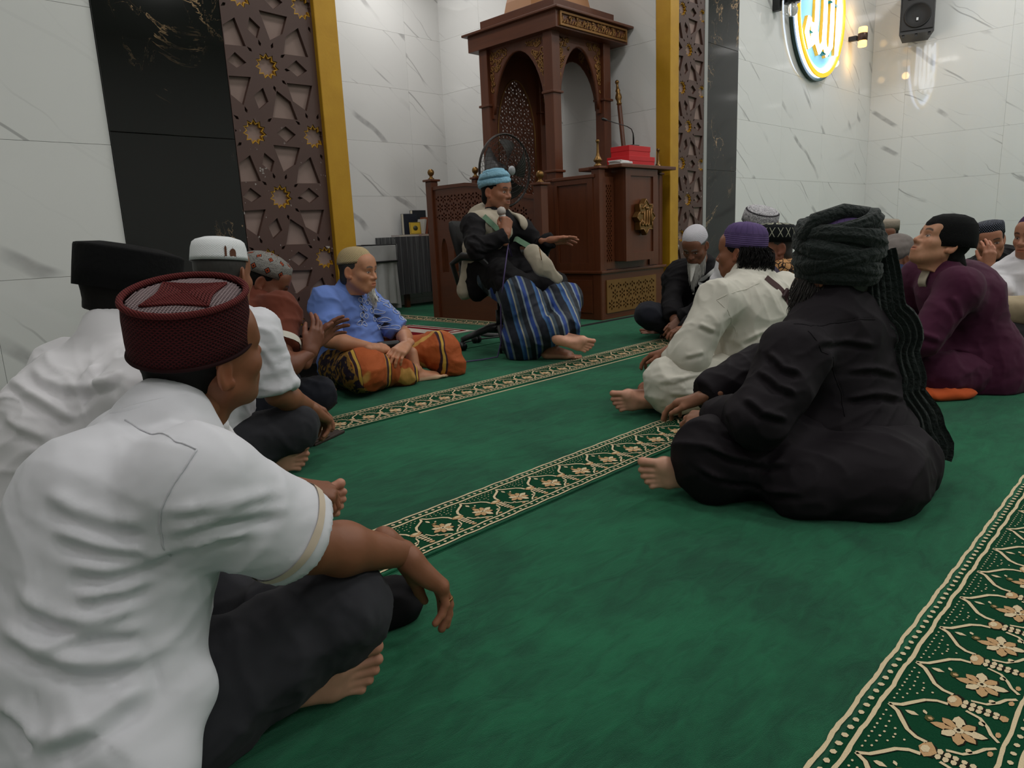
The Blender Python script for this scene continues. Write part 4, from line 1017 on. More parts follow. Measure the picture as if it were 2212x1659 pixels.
def folds(v, q, spec, seed=0.0, floor=True):
    """push cloth in and out along creases. spec: (frequency, depth, crease direction, stretch, centre, reach)"""
    nrm = vnormals(v, q); d = np.zeros(len(v))
    for sp in spec:
        fr, am, dr, stt = sp[:4]; dr = unit(dr); t = v @ dr; p = v - np.outer(t, dr) * (1 - 1 / stt)
        w = np.stack([pnoise(v * 2.6 + seed + 7 * i) for i in range(3)], 1) * .10
        n = pnoise((p + w) * fr + seed); r = 1 - np.abs(n) * 2.6; r = np.clip(r, -.6, 1)
        a = am * (r * np.abs(r) - .1)
        if len(sp) > 4: a = a * np.exp(-(((v - np.asarray(sp[4])) ** 2).sum(1)) / sp[5] ** 2)
        d += a
    v = v + nrm * d[:, None]
    if floor: v[:, 2] = np.maximum(v[:, 2], .003)
    return v
def soft(v, q, it=1):
    for _ in range(it):
        acc = np.zeros_like(v); cnt = np.zeros(len(v))
        for i in range(4):
            a, b = q[:, i], q[:, (i + 1) % 4]; np.add.at(acc, a, v[b]); np.add.at(acc, b, v[a]); np.add.at(cnt, a, 1); np.add.at(cnt, b, 1)
        v = v * .5 + .5 * acc / np.maximum(cnt, 1)[:, None]
    return v

# ------------------------------------------------------------------ head, hands, feet (made once, posed many times)
def build_head(h):
    s = Sdf(h)
    s.ell((0, -.014, .036), (.0745, .094, .083)); s.ell((0, .026, -.022), (.0635, .064, .082), k=.03)
    s.ell((0, .030, -.066), (.052, .050, .046), k=.03); s.ell((0, .068, -.098), (.022, .018, .017), k=.03)
    for x in (-1, 1):
        s.ell((x * .040, .060, -.024), (.024, .022, .020), k=.03); s.cone((x * .054, .004, -.052), (x * .030, .058, -.094), .016, .013, k=.03)
        s.cone((x * .012, .086, .016), (x * .042, .076, .018), .0085, .008, k=.018)
    s.ell((0, .062, .050), (.056, .030, .034), k=.04)
    for x in (-1, 1): s.ell((x * .0305, .101, -.003), (.0165, .016, .0115), k=.014, op='s')
    for x in (-1, 1):
        s.ell((x * .0305, .0765, -.003), (.0150, .0125, .0125), k=.004)
        s.cone((x * .016, .0845, .0025), (x * .044, .0765, .0035), .0032, .003, k=.006); s.cone((x * .018, .0845, -.0105), (x * .042, .0775, -.0100), .0026, k=.008)
    s.cone((0, .086, .006), (0, .106, -.033), .0078, .0115, k=.014)
    for x in (-1, 1): s.ell((x * .0135, .0945, -.0365), (.0088, .010, .0078), k=.010)
    s.ell((0, .080, -.066), (.030, .018, .020), k=.02)
    s.cone((-.019, .0875, -.0625), (.019, .0875, -.0625), .0052, k=.006); s.cone((-.006, .0940, -.0615), (.006, .0940, -.0615), .0052, k=.006); s.cone((-.014, .0905, -.0725), (.014, .0905, -.0725), .0062, k=.006)
    s.cone((-.021, .0985, -.0672), (.021, .0985, -.0672), .0016, k=.004, op='s')
    for x in (-1, 1):
        ca, sa = math.cos(.42), math.sin(.42) * x
        R = np.array([[ca, -sa, 0], [sa, ca, 0], [0, 0, 1]])
        s.ell((x * .0775, -.010, -.006), (.0075, .0195, .032), R, k=.008); s.ell((x * .0870, -.006, -.002), (.0075, .0125, .022), R, k=.006, op='s'); s.ell((x * .0745, .002, -.030), (.006, .008, .009), k=.006)
    s.cone((0, -.022, -.050), (0, -.030, -.125), .050, .052, k=.03, clip=[((0, -.03, -.125), (0, 0, -1))])
    return s.run()
HEADS = {}
def head_arrays(h):
    if h not in HEADS: HEADS[h] = build_head(h)
    return HEADS[h]
def sst(x, a, b):
    t = np.clip((x - a) / (b - a), 0, 1); return t * t * (3 - 2 * t)
def head_color(v, skin, brow, lip, moustache=None, stubble=0.0, age=0.0, scalp=None):
    x, y, z = np.abs(v[:, 0]), v[:, 1], v[:, 2]; c = np.tile(np.array(skin), (len(v), 1))
    def put(m, col): c[:] = c * (1 - m[:, None]) + np.array(col)[None, :] * m[:, None]
    sk = np.array(skin)
    put(.35 * np.exp(-((x - .042) ** 2 + (y - .07) ** 2 + (z + .03) ** 2) / .018 ** 2), sk * np.array([1.15, .85, .8]))
    put(.3 * np.exp(-((x) ** 2 + (y - .108) ** 2 + (z + .034) ** 2) / .014 ** 2), sk * np.array([1.2, .85, .8]))
    put(.5 * np.exp(-(((x - .0775) ** 2) / .012 ** 2 + (z + .01) ** 2 / .04 ** 2 + (y + .01) ** 2 / .03 ** 2)), sk * np.array([1.15, .8, .72]))
    br = sst(x, .008, .014) * (1 - sst(x, .044, .052)) * np.exp(-((z - (.0215 + .004 * np.sin((x - .012) / .036 * 3.0) )) / .0042) ** 2) * (y > .05); put(np.clip(br * 1.4, 0, .9), brow)
    ex, ez = (x - .0305) / .0130, (z + .0035) / .0046; ey = (ex ** 2 + ez ** 2); m = (1 - sst(ey, .8, 1.15)) * (y > .07); put(m, (.40, .34, .31))
    ir = ((x - .0305) ** 2 + (z + .003) ** 2) / .0058 ** 2; put((1 - sst(ir, .75, 1.2)) * m, (.02, .012, .01))
    lash = np.exp(-((z - .0040 + .25 * (x - .0305) ** 2 / .0135 ) / .0024) ** 2) * (1 - sst(np.abs(x - .0305), .012, .017)) * (y > .068); put(lash * .85, (.03, .02, .015))
    li = np.exp(-((z + .0672) / .0085) ** 4) * (1 - sst(x, .018, .024)) * (y > .078); put(li * .75, lip)
    put(np.exp(-((z + .0668) / .0016) ** 2) * (1 - sst(x, .018, .022)) * (y > .078) * .8, (.05, .02, .015))
    if moustache is not None: put(np.exp(-((z + .0515) / .0062) ** 2) * (1 - sst(x, .020, .028)) * (y > .078) * .8 * (.6 + .4 * pnoise(v * 400)), moustache)
    if stubble: put(stubble * sst(-z, .045, .075) * (y > .0) * (.7 + .6 * pnoise(v * 300)).clip(0, 1) * (1 - li), (.06, .045, .04))
    if scalp is not None:
        hm = sst(z - .85 * y - .004 + .10 * 0, -.02, .0) * sst(-(.747 * (y - .075) - .664 * (z - .05)), -.004, .004); put(hm * .9, scalp)
    return np.clip(c * (1 + .10 * pnoise(v * 90)[:, None]), 0, 1)
def finger(s, base, d, nrm, lens, curls, r0, r1, k0):
    """d: finger direction, nrm: back-of-hand normal; curls bend toward the palm"""
    p = np.asarray(base, float); d = unit(d); nrm = unit(nrm - d * (d @ nrm)); kk = k0
    for i, (l, c) in enumerate(zip(lens, curls)):
        ca, sa = math.cos(c), math.sin(c); d, nrm = d * ca - nrm * sa, nrm * ca + d * sa
        q = p + d * l; ra = r0 + (r1 - r0) * i / 3; rb = r0 + (r1 - r0) * (i + 1) / 3; s.cone(p, q, ra, rb, k=kk); p = q; kk = .003
    return p
HANDS = {}
def hand_arrays(h, curl=(.3, .4, .3), spread=.06, thumb=(.55, .25), fan=None, size=1.0):
    key = (h, tuple(np.ravel(curl)), spread, thumb)
    if key in HANDS: return HANDS[key]
    s = Sdf(h)
    mcp = [(-.030, .086, .0), (-.010, .092, .003), (.010, .089, .002), (.028, .080, -.002)]
    for i, m in enumerate(mcp): s.cone((m[0] * .55, .004, -.002), m, .0175 if i in (0, 3) else .018, .0125, k=.014)
    s.cone((0, -.055, 0), (0, .0, 0), .026, .0235, k=.02, sq=((0, 0, 1), .80)); s.ell((-.020, .040, -.010), (.016, .030, .014), k=.016); s.ell((.020, .038, -.010), (.012, .030, .012), k=.016)
    L = [(.040, .025, .020), (.044, .028, .021), (.041, .026, .020), (.032, .020, .018)]
    cu = curl if isinstance(curl[0], (tuple, list)) else [tuple(c * (1 + .12 * i) for c in curl) for i in range(4)]
    for i, m in enumerate(mcp):
        a = (i - 1.4) * spread; finger(s, m, (math.sin(a), math.cos(a), 0), np.array([0, 0, 1.0]), L[i], cu[i], .0098 if i < 3 else .0086, .0076 if i < 3 else .0066, .008)
    a, b = thumb
    d0 = unit((-math.sin(a) * math.cos(b), math.cos(a) * math.cos(b), -math.sin(b)))
    p0 = np.array([-.020, .022, -.008]); p1 = p0 + d0 * .042; s.cone(p0, p1, .0155, .0120, k=.014)
    d1 = unit(d0 + np.array([.25, .25, -.05])); p2 = p1 + d1 * .030; s.cone(p1, p2, .0115, .0100, k=.004); d2 = unit(d1 + np.array([.10, .2, 0])); s.cone(p2, p2 + d2 * .022, .0100, .0078, k=.004)
    HANDS[key] = s.run(); return HANDS[key]
FEET = {}
def foot_arrays(h, flex=0.0):
    if (h, flex) in FEET: return FEET[(h, flex)]
    s = Sdf(h)
    s.cone((0, -.012, .10), (0, -.012, .0), .036, .034, k=.02); s.ell((0, -.040, -.040), (.031, .034, .030), k=.03)
    s.cone((0, -.02, -.02), (-.012, .10, -.045), .036, .024, k=.03); s.cone((.010, -.030, -.045), (.028, .085, -.055), .026, .018, k=.03); s.cone((0, -.035, -.045), (-.022, .105, -.052), .027, .022, k=.03)
    for x in (-1, 1): s.ell((x * .033, -.004, .0), (.012, .016, .016), k=.02)
    s.ell((-.022, .108, -.054), (.022, .024, .018), k=.02); s.ell((.018, .098, -.057), (.024, .024, .015), k=.02)
    T = [((-.030, .122, -.054), .050, .0135, .0125), ((-.008, .130, -.056), .042, .0092, .0088), ((.008, .126, -.057), .038, .0088, .0084), ((.022, .118, -.058), .034, .0084, .0080), ((.034, .107, -.059), .030, .0084, .0082)]
    for i, (p, l, ra, rb) in enumerate(T):
        a = (i - 1) * .07; p = np.array(p); d = np.array([math.sin(a), math.cos(a), flex]); q = p + unit(d) * l; s.cone(p, q, ra, rb, k=.007); s.ell(q, (rb * 1.05,) * 3, k=.004)
    s.ell((-.045, .03, -.075), (.026, .05, .022), k=.03, op='s')
    FEET[(h, flex)] = s.run(); return FEET[(h, flex)]
def foot_color(v, skin):
    c = np.tile(np.array(skin), (len(v), 1)); sk = np.array(skin); m = sst(-v[:, 2], .044, .060)
    c = c * (1 - m[:, None]) + np.minimum(sk * 1.3 + np.array([.34, .22, .175]), .8) * m[:, None]
    t = sst(v[:, 1], .12, .17); c = c * (1 - .35 * t[:, None]) + sk * np.array([1.35, .95, .85]) * .35 * t[:, None]
    nail = np.zeros(len(v))
    return np.clip(c * (1 + .12 * pnoise(v * 60)[:, None]), 0, 1)
def frame3(y, z):
    y = unit(y); z = np.asarray(z, float); z = unit(z - y * (z @ y)); x = np.cross(y, z); return np.stack([x, y, z], 1)
def place(arr, R, t, mirror=False, s=1.0):
    v, q = arr; v = v * s
    if mirror: v = v * np.array([-1, 1, 1]); q = q[:, ::-1]
    return v @ R.T + t, q
def join(parts):
    vs, qs, cs, n = [], [], [], 0
    for v, q, c in parts: vs.append(v); qs.append(q + n); cs.append(c); n += len(v)
    return np.concatenate(vs), np.concatenate(qs), np.concatenate(cs)
def skin_material():
    q = N('skin'); a = q.attr('tint'); q.bs('Base Color', a.outputs['Color']); q.bs('Roughness', .48); q.bs('Specular IOR Level', .42)
    q.bs('Subsurface Weight', .06); q.bs('Subsurface Radius', (.012, .005, .003)); q.bs('Subsurface Scale', .5)
    q.bump(q.noise(q.coord(), 420, 3), .06, .002); return q.m
M_SKIN = skin_material()
def color_mesh(name, v, q, c):
    me = npmesh(name, v, q); a = me.color_attributes.new('tint', 'FLOAT_COLOR', 'POINT'); cc = np.ones((len(me.vertices), 4), np.float32)
    n = min(len(c), len(cc)); cc[:n, :3] = c[:n]; a.data.foreach_set('color', cc.ravel()); return me

# ------------------------------------------------------------------ hair, caps, turbans
M_HAIRB = plain('black_hair', S((16, 14, 13)), .75, spec=.2); M_HAIRG = plain('greying_hair', S((92, 86, 80)), .55); M_BEARDW = plain('white_beard', S((206, 204, 198)), .6); M_HAIRD = plain('dark_grey_hair', S((50, 46, 44)), .55)
def hair_shell(HM, s, mat, root, low=0.0, thick=.006, h=.005):
    q = Sdf(h); q.ell((0, -.014, .036), (.0745 + thick, .094 + thick, .083 + thick), clip=[((0, .075, .05), (0, .747, -.664)), ((0, 0, -.085 - low), (0, 0, -1)), ((0, 0, .072), (0, 0, 1))]); q.ell((0, -.055, -.035), (.058 + thick, .044 + thick, .055), k=.02, clip=[((0, .075, .05), (0, .747, -.664)), ((0, 0, -.080 - low), (0, 0, -1))])
    v, f = q.run(); v = v + vnormals(v, f) * (.0018 * pnoise(v * np.array([220, 220, 60])))[:, None]
    R, t = HM; wl_ = v * s @ R.T + t
    return wlink('hair', npmesh('hair', wl_, f), mat, root)
def strands(name, roots, fn, n, mat, root, r0=.0012, seg=7, seed=1):
    """tapered hair strands: fn(u, rng) -> list of points"""
    R = np.random.default_rng(seed); v = []; f = []
    for i in range(n):
        pts = np.asarray(fn(R)); m = len(pts); n0 = len(v) 
        t = np.gradient(pts, axis=0); t /= np.linalg.norm(t, axis=1)[:, None] + 1e-9
        a = np.cross(t, np.array([.3, .5, .8])); a /= np.linalg.norm(a, axis=1)[:, None] + 1e-9; b = np.cross(t, a)
        for j in range(m):
            rr = r0 * (1 - .75 * j / (m - 1))
            for k in range(3):
                an = 2 * PI * k / 3; v.append(pts[j] + (a[j] * math.cos(an) + b[j] * math.sin(an)) * rr)
        for j in range(m - 1):
            for k in range(3): f.append((n0 + j * 3 + k, n0 + j * 3 + (k + 1) % 3, n0 + (j + 1) * 3 + (k + 1) % 3, n0 + (j + 1) * 3 + k))
    me = npmesh(name, np.array(v), np.array(f)); o = wlink(name, me, mat, root); o['kind'] = 'stuff'; return o
def hm_pt(HM, s, p): return HM[0] @ (np.asarray(p, float) * s) + HM[1]
def beard(HM, s, mat, root, length=.09, n=500, wide=.030, seed=1, side=True, r0=.0011, down=(0, .15, -1), name='beard', curl=.012, full=False):
    R_, t_ = HM; dn = np.array([0, 0, -1.0])
    def fn(R):
        if full and R.random() < .55:
            a = R.uniform(-1, 1); x = a * .062; p = np.array([x, .062 - .062 * abs(a) ** 1.6, -.070 - .025 * (1 - abs(a))]) ; L = length * R.uniform(.35, .75)
        else:
            a = R.normal() * .5; a = max(-1, min(1, a)); p = np.array([a * wide, .084 - .02 * a * a + R.uniform(-.012, .006), -.092 + R.uniform(-.012, .012)]); L = length * R.uniform(.55, 1.05) * (1 - .35 * abs(a))
        p0 = hm_pt(HM, s, p); w = R_ @ unit(np.array([p[0] * 2.5, .75, -1.0])); ph = R.uniform(0, 6.28); out = []
        for j in range(7):
            u = j / 6; d = unit(w * (1 - .75 * u) + dn * (.4 + u)); out.append(p0 + d * L * u + curl * u * np.array([math.sin(ph + 4 * u), math.cos(ph + 3 * u), 0]) * .6)
        return out
    cq = Sdf(.004); cl = length * .62; tip = R_.T @ dn
    cq.cone((0, .074, -.094), np.array([0, .088, -.096]) + unit(tip + np.array([0, .45, 0])) * cl, wide * .66, .005, k=.02, sq=((0, 1, 0), .75))
    if full:
        for sg in (-1, 1): cq.cone((sg * .056, .012, -.062), (sg * .020, .066, -.098), .012, .018, k=.02)
    v, f = cq.run(); v = v + vnormals(v, f) * (.003 * pnoise(v * np.array([260, 260, 50])))[:, None]
    wlink(name, npmesh(name, v * s @ R_.T + t_, f), mat, root)
    return strands(name + '_strands', None, fn, n, mat, root, r0, seed=seed)
def lathe_uv(name, prof, rx, ry, HM, s, base, mat, root, n=64, tilt=0.0, roll=0.0, pname='cap', ripple=None):
    """cap of revolution (oval) in head space. prof: list of (scale, z)"""
    R_, t_ = HM; ct, st_ = math.cos(tilt), math.sin(tilt); cr, sr = math.cos(roll), math.sin(roll); v = []; uv = []; m = len(prof)
    L = [0.0]
    for i in range(1, m): L.append(L[-1] + math.hypot((prof[i][0] - prof[i - 1][0]) * rx, prof[i][1] - prof[i - 1][1]))
    for i, (sc, z) in enumerate(prof):
        for k in range(n + 1):
            an = 2 * PI * k / n; rr = sc * (1 + (ripple(an, i / (m - 1)) if ripple else 0)); x, y, zz = rx * rr * math.sin(an), ry * rr * math.cos(an), z
            y, zz = y * ct - zz * st_, y * st_ + zz * ct; x, zz = x * cr - zz * sr, x * sr + zz * cr
            v.append(R_ @ (np.array([base[0] + x, base[1] + y, base[2] + zz]) * s) + t_); uv.append((k / n, L[i] / L[-1]))
    f = []
    for i in range(m - 1):
        for k in range(n): a = i * (n + 1) + k; f.append((a, a + n + 1, a + n + 2, a + 1))
    return wlink(pname, pymesh(pname, v, f, True, uv), mat, root)
def turban_ring(mb, HM, s, c, rx, ry, tx, ty, w, hgt, pleats=5, seed=0, n=56, m=18, tw=0.0):
    R_, t_ = HM; Rn = random.Random(seed); v = []; f = []; ph = Rn.uniform(0, 6.28)
    for i in range(n):
        an = 2 * PI * i / n; d = np.array([math.sin(an), math.cos(an), 0]); p = np.array([rx * d[0], ry * d[1], 0]); mod = 1 + .12 * math.sin(2 * an + ph) + .05 * math.sin(5 * an + ph * 2)
        for j in range(m):
            b = 2 * PI * j / m; pl = 1 + .10 * math.cos(pleats * b + 1.2 * math.sin(an * 2 + ph) + tw * an); o = p + d * (hgt * math.cos(b) * pl * mod) + np.array([0, 0, w * math.sin(b) * pl * mod])
            x, y, z = o; y, z = y * math.cos(tx) - z * math.sin(tx), y * math.sin(tx) + z * math.cos(tx); x, z = x * math.cos(ty) - z * math.sin(ty), x * math.sin(ty) + z * math.cos(ty)
            v.append(R_ @ (np.array([c[0] + x, c[1] + y, c[2] + z]) * s) + t_)
    for i in range(n):
        for j in range(m): a = i * m + j; b = i * m + (j + 1) % m; c2 = ((i + 1) % n) * m; f.append((a, b, c2 + (j + 1) % m, c2 + j))
    mb.add(v, f, True)
def sheet(name, path, width, mat, root, side=None, pleat=.006, waves=5, thick=.003, seed=0, n=26, grow=1.0, taper=None):
    """hanging strip of pleated cloth along a path (world points), with thickness"""
    R = random.Random(seed); path = [np.asarray(p, float) for p in path]; cum = [0]
    for i in range(1, len(path)): cum.append(cum[-1] + np.linalg.norm(path[i] - path[i - 1]))
    m = 48; P = []
    for i in range(m):
        t = cum[-1] * i / (m - 1); k = max(j for j in range(len(cum)) if cum[j] <= t + 1e-9); k = min(k, len(path) - 2); u = (t - cum[k]) / (cum[k + 1] - cum[k]); 
        p0, p1, p2, p3 = path[max(k - 1, 0)], path[k], path[k + 1], path[min(k + 2, len(path) - 1)]
        P.append(.5 * ((2 * p1) + (-p0 + p2) * u + (2 * p0 - 5 * p1 + 4 * p2 - p3) * u * u + (-p0 + 3 * p1 - 3 * p2 + p3) * u ** 3))
    P = np.array(P); T = np.gradient(P, axis=0); T /= np.linalg.norm(T, axis=1)[:, None]; v = []; f = []; sd = unit(side)
    for s_ in (0, 1):
        for i in range(m):
            sv = unit(sd - T[i] * (T[i] @ sd)); nn = np.cross(sv, T[i]); u = i / (m - 1); wd_ = width * (1 + (grow - 1) * u)
            for j in range(n):
                a = j / (n - 1) - .5; wob = pleat * (math.sin(a * waves * 2 * PI + 1.5 * math.sin(u * 5 + seed)) + .4 * math.sin(a * waves * 4.3 * PI + u * 9))
                v.append(P[i] + sv * a * wd_ + nn * (wob + (thick if s_ else 0)))
    for s_ in (0, 1):
        for i in range(m - 1):
            for j in range(n - 1):
                a = s_ * m * n + i * n + j; qd = (a, a + 1, a + n + 1, a + n); f.append(qd if s_ else qd[::-1])
    return wlink(name, pymesh(name, v, f, True), mat, root)

def lay_on(obj, pts, toward, lift=.006):
    """drop path points onto a garment along a direction"""
    from mathutils.bvhtree import BVHTree
    bt = BVHTree.FromPolygons([v.co for v in obj.data.vertices], [tuple(p.vertices) for p in obj.data.polygons]); t = unit(toward); out = []
    for p in pts:
        h = bt.ray_cast(Vector(np.asarray(p) - t * .5), Vector(t))
        out.append(np.asarray(p, float) if h[0] is None else np.array(h[0]) - t * lift)
    return out
def dense(pts, n=5):
    out = []
    for i in range(len(pts) - 1):
        for k in range(n): out.append(np.asarray(pts[i]) * (1 - k / n) + np.asarray(pts[i + 1]) * (k / n))
    return out + [np.asarray(pts[-1])]

CREASE = {}
def creases(v, q, key):
    """fold lines: (width, height, points); a soft ridge with a trough beside it"""
    if key not in CREASE: return v
    n = vnormals(v, q); dsp = np.zeros(len(v))
    for w, amp, pts in CREASE[key]:
        pts = np.array(pts); best = np.full(len(v), 9.0); tt = np.zeros(len(v)); L = len(pts) - 1; side = np.zeros(len(v))
        lo, hi = pts.min(0) - .09, pts.max(0) + .09; m = np.all((v > lo) & (v < hi), 1); idx = np.where(m)[0]
        if len(idx) == 0: continue
        p = v[idx]; bd = np.full(len(idx), 9.0); bt = np.zeros(len(idx)); bs = np.zeros(len(idx))
        for i in range(L):
            a, b = pts[i], pts[i + 1]; ab = b - a; t = np.clip(((p - a) @ ab) / (ab @ ab), 0, 1); c = p - (a + t[:, None] * ab); dd = np.linalg.norm(c, axis=1)
            s_ = (np.cross(ab / np.linalg.norm(ab), n[idx]) * c).sum(1); k = dd < bd; bd = np.where(k, dd, bd); bt = np.where(k, (i + t) / L, bt); bs = np.where(k, s_, bs)
        fade = np.clip(np.minimum(bt, 1 - bt) * 5 + .15, 0, 1)
        if amp > 0: dsp[idx] += fade * amp * (np.exp(-(bd / w) ** 2) - .75 * np.exp(-((bs - 1.5 * w) / (1.0 * w)) ** 2) * (bd < 4 * w))
        else: dsp[idx] += fade * amp * np.exp(-(bd / w) ** 2)
    return v + n * dsp[:, None]

def band_on(name, obj, centre, axis, w, mat, root, lift=.0025, n=48, rmax=.098):
    """ring of ribbon round a sleeve, following its surface"""
    from mathutils.bvhtree import BVHTree
    bt = BVHTree.FromPolygons([v.co for v in obj.data.vertices], [tuple(p.vertices) for p in obj.data.polygons]); R = frame3(axis, UPV if abs(unit(axis)[2]) < .9 else V(1, 0, 0)); v = []; f = []
    for k in range(n):
        an = 2 * PI * k / n; d = R[:, 0] * math.cos(an) + R[:, 2] * math.sin(an)
        for j in range(3):
            c = np.asarray(centre) + R[:, 1] * (j - 1) * w / 2; h = bt.ray_cast(Vector(c + d * rmax), Vector(-d), rmax); p = (np.array(h[0]) if h[0] is not None else c + d * .065); v.append(p + d * lift)
    for k in range(n):
        l = (k + 1) % n
        for j in range(2): f.append((k * 3 + j, k * 3 + j + 1, l * 3 + j + 1, l * 3 + j))
    return wlink(name, pymesh(name, v, f, True), mat, root)
def seams(obj, key, mat, root, r=.0013):
    """stitched seams: thin cords on the garment along its groove lines"""
    from mathutils.bvhtree import BVHTree
    bt = BVHTree.FromPolygons([v.co for v in obj.data.vertices], [tuple(p.vertices) for p in obj.data.polygons]); mb = MB()
    for w, amp, pts in CREASE.get(key, ()):
        if amp > -.0025 or amp < -.0035: continue
        q = []
        for p in dense([np.array(p) for p in pts], 6):
            h = bt.find_nearest(Vector(p))
            if h[0] is not None: q.append(tuple(h[0] + h[1] * .0006))
        if len(q) > 2: mb.tube(q, r, 5)
    if mb.v: wlink('seams', mb.mesh('seams'), mat, root)
# ------------------------------------------------------------------ poses
def V(*a): return np.array(a, dtype=float)
def unit(v):
    v = np.asarray(v, float); return v / (np.linalg.norm(v) + 1e-12)
def seat_pose(loc, yaw, lean=.07, s=1.0, side=0.0, **ov):
    """joints of someone sitting cross-legged; loc = floor point under the pelvis, yaw = facing in degrees"""
    J = dict(pel=(0, 0, .11), belly=(0, .02 + lean * .25, .24), chest=(side * .6, lean * .6, .38), neck=(side, lean + .01, .545),
             head=(side, lean + .055, .665),
             shL=(-.175 + side, lean, .49), shR=(.175 + side, lean, .49),
             elL=(-.27 + side, lean + .06, .26), elR=(.27 + side, lean + .06, .26),
             wrL=(-.12, lean + .24, .19), wrR=(.12, lean + .24, .19),
             hdL=(.25, 1, -.35), hdR=(-.25, 1, -.35), puL=(0, .3, 1), puR=(0, .3, 1),
             hipL=(-.09, .02, .10), hipR=(.09, .02, .10),
             knL=(-.33, .27, .125), knR=(.33, .27, .125),
             anL=(.06, .30, .065), anR=(-.06, .37, .065),
             ftL=(.9, -.1, -.05), ftR=(-.9, -.1, -.05), fuL=(0, 1, .5), fuR=(0, 1, .5),
             face=(0, 1, 0), up=(0, 0, 1))
    f = V(math.cos(math.radians(yaw)), math.sin(math.radians(yaw)), 0); r = V(f[1], -f[0], 0); u = V(0, 0, 1)
    o = V(loc[0], loc[1], 0)
    W = {}
    dirs = ('hdL', 'hdR', 'puL', 'puR', 'ftL', 'ftR', 'fuL', 'fuR', 'face', 'up')
    for k, v in J.items():
        if k in ov: v = ov[k]
        d = v[0] * r + v[1] * f + v[2] * u
        W[k] = unit(d) if k in dirs else o + d * s
    for k, v in ov.items():
        if k.startswith('w_'):
            W[k[2:]] = unit(v) if k[2:] in dirs else V(*v)
    W['_f'], W['_r'], W['_o'], W['_s'] = f, r, o, s
    return W
# ------------------------------------------------------------------ where everybody sits (metres; x along the niche wall, y toward it)
POSE = {}
POSE['maroon_cap'] = seat_pose((.16, 1.12), 2, lean=.19, w_chest=(.27, 1.12, .34), w_neck=(0.386, 1.196, 0.495), w_head=(0.481, 1.230, 0.592), w_face=(.97, .115, .20), w_up=(-.33, -.33, .88),
    w_shR=(0.347, 0.960, 0.449), w_shL=(.37, 1.30, .42), w_elR=(0.499, 0.955, 0.311), w_wrR=(0.684, 0.975, 0.225), w_hdR=(.62, -.20, -.80), w_puR=(.80, -.15, .6),
    w_elL=(.45, 1.42, .24), w_wrL=(.62, 1.36, .17), w_hipR=(0.311, 1.073, 0.074), w_knR=(0.561, 0.994, 0.163), w_anR=(.50, 1.26, .07), w_ftR=(-.4, .9, 0), w_fuR=(.4, .2, .8),
    w_knL=(.50, 1.42, .13), w_anL=(0.469, 1.078, 0.055), w_ftL=(.86, -.42, .06), w_fuL=(.60, .78, .12))
POSE['black_songkok'] = seat_pose((.24, 1.74), 4, lean=.22, w_neck=(0.493, 1.735, 0.579), w_head=(0.551, 1.759, 0.660), w_face=(.96, .10, -.18), w_up=(.10, -.04, .98), w_chest=(.38, 1.72, .37),
    w_shR=(0.487, 1.483, 0.490), w_shL=(.43, 1.90, .48), w_elR=(.62, 1.58, .24), w_wrR=(0.784, 1.558, 0.188), w_hdR=(.75, -.15, -.30), w_puR=(.2, -.3, .9), w_knR=(.60, 1.60, .13), w_knL=(.58, 2.10, .13),
    w_anR=(0.779, 1.752, 0.070), w_anL=(0.805, 1.699, 0.075), w_ftL=(.85, -.30, .22), w_fuL=(.50, .80, .10))
POSE['white_cap'] = seat_pose((.84, 2.36), 30, lean=.15, w_neck=(0.990, 2.339, 0.584), w_head=(1.013, 2.329, 0.679), w_face=(.80, .58, -.06), w_up=(.02, 0, 1), w_shR=(1.026, 2.187, 0.489), w_elR=(1.070, 2.157, 0.293), w_wrR=(1.218, 2.229, 0.209), w_hdR=(.62, .25, -.55), w_puR=(.3, -.1, .9),
    w_elL=(1.171, 2.484, 0.321), w_wrL=(1.292, 2.440, 0.194), w_hdL=(.72, -.1, -.55), w_puL=(.3, .1, .9), w_knR=(1.135, 2.208, 0.152), w_anL=(1.040, 2.303, 0.050), w_ftL=(.80, -.50, .06), w_fuL=(.60, .78, .10), w_anR=(1.13, 2.55, .06), w_knL=(1.10, 2.68, .12))
POSE['batik_cap'] = seat_pose((1.24, 2.93), 12, lean=.17, w_neck=(1.393, 2.945, 0.531), w_head=(1.461, 2.946, 0.615), w_face=(.74, -.50, -.48), w_up=(.42, -.25, .88), w_elR=(1.329, 2.617, 0.281), w_wrR=(1.461, 2.628, 0.326), w_hdR=(.45, .15, .60), w_puR=(.25, -.85, .1),
    w_elL=(1.494, 3.002, 0.331), w_wrL=(1.539, 2.744, 0.345), w_hdL=(.70, -.15, .45), w_puL=(-.3, .9, .2), w_anL=(1.672, 3.175, 0.050), w_ftL=(.85, -.3, .10), w_fuL=(.35, .6, .7), w_knR=(1.54, 2.74, .12), w_knL=(1.62, 3.20, .12))
POSE['blue_shirt'] = seat_pose((2.12, 3.46), -38, lean=-.01, w_belly=(2.18, 3.41, .22), w_chest=(2.14, 3.42, .36), w_neck=(2.135, 3.365, 0.502), w_head=(2.151, 3.268, 0.618), w_face=(.38, -.92, -.05), w_up=(.0, -.02, 1),
    w_shR=(1.966, 3.320, 0.462), w_shL=(2.273, 3.379, 0.430), w_elR=(1.917, 3.228, 0.279), w_wrR=(2.048, 3.026, 0.235), w_hdR=(.80, .28, -.12), w_puR=(-.1, -.45, .85), w_elL=(2.394, 3.233, 0.248), w_wrL=(2.239, 3.006, 0.226), w_hdL=(-.80, -.42, -.18), w_puL=(.1, -.35, .9),
    w_knR=(1.968, 3.018, 0.133), w_knL=(2.564, 3.121, 0.153), w_anR=(2.378, 3.116, 0.055), w_ftR=(.88, -.30, .02), w_fuR=(.25, .25, .9), w_anL=(2.42, 3.24, .06))
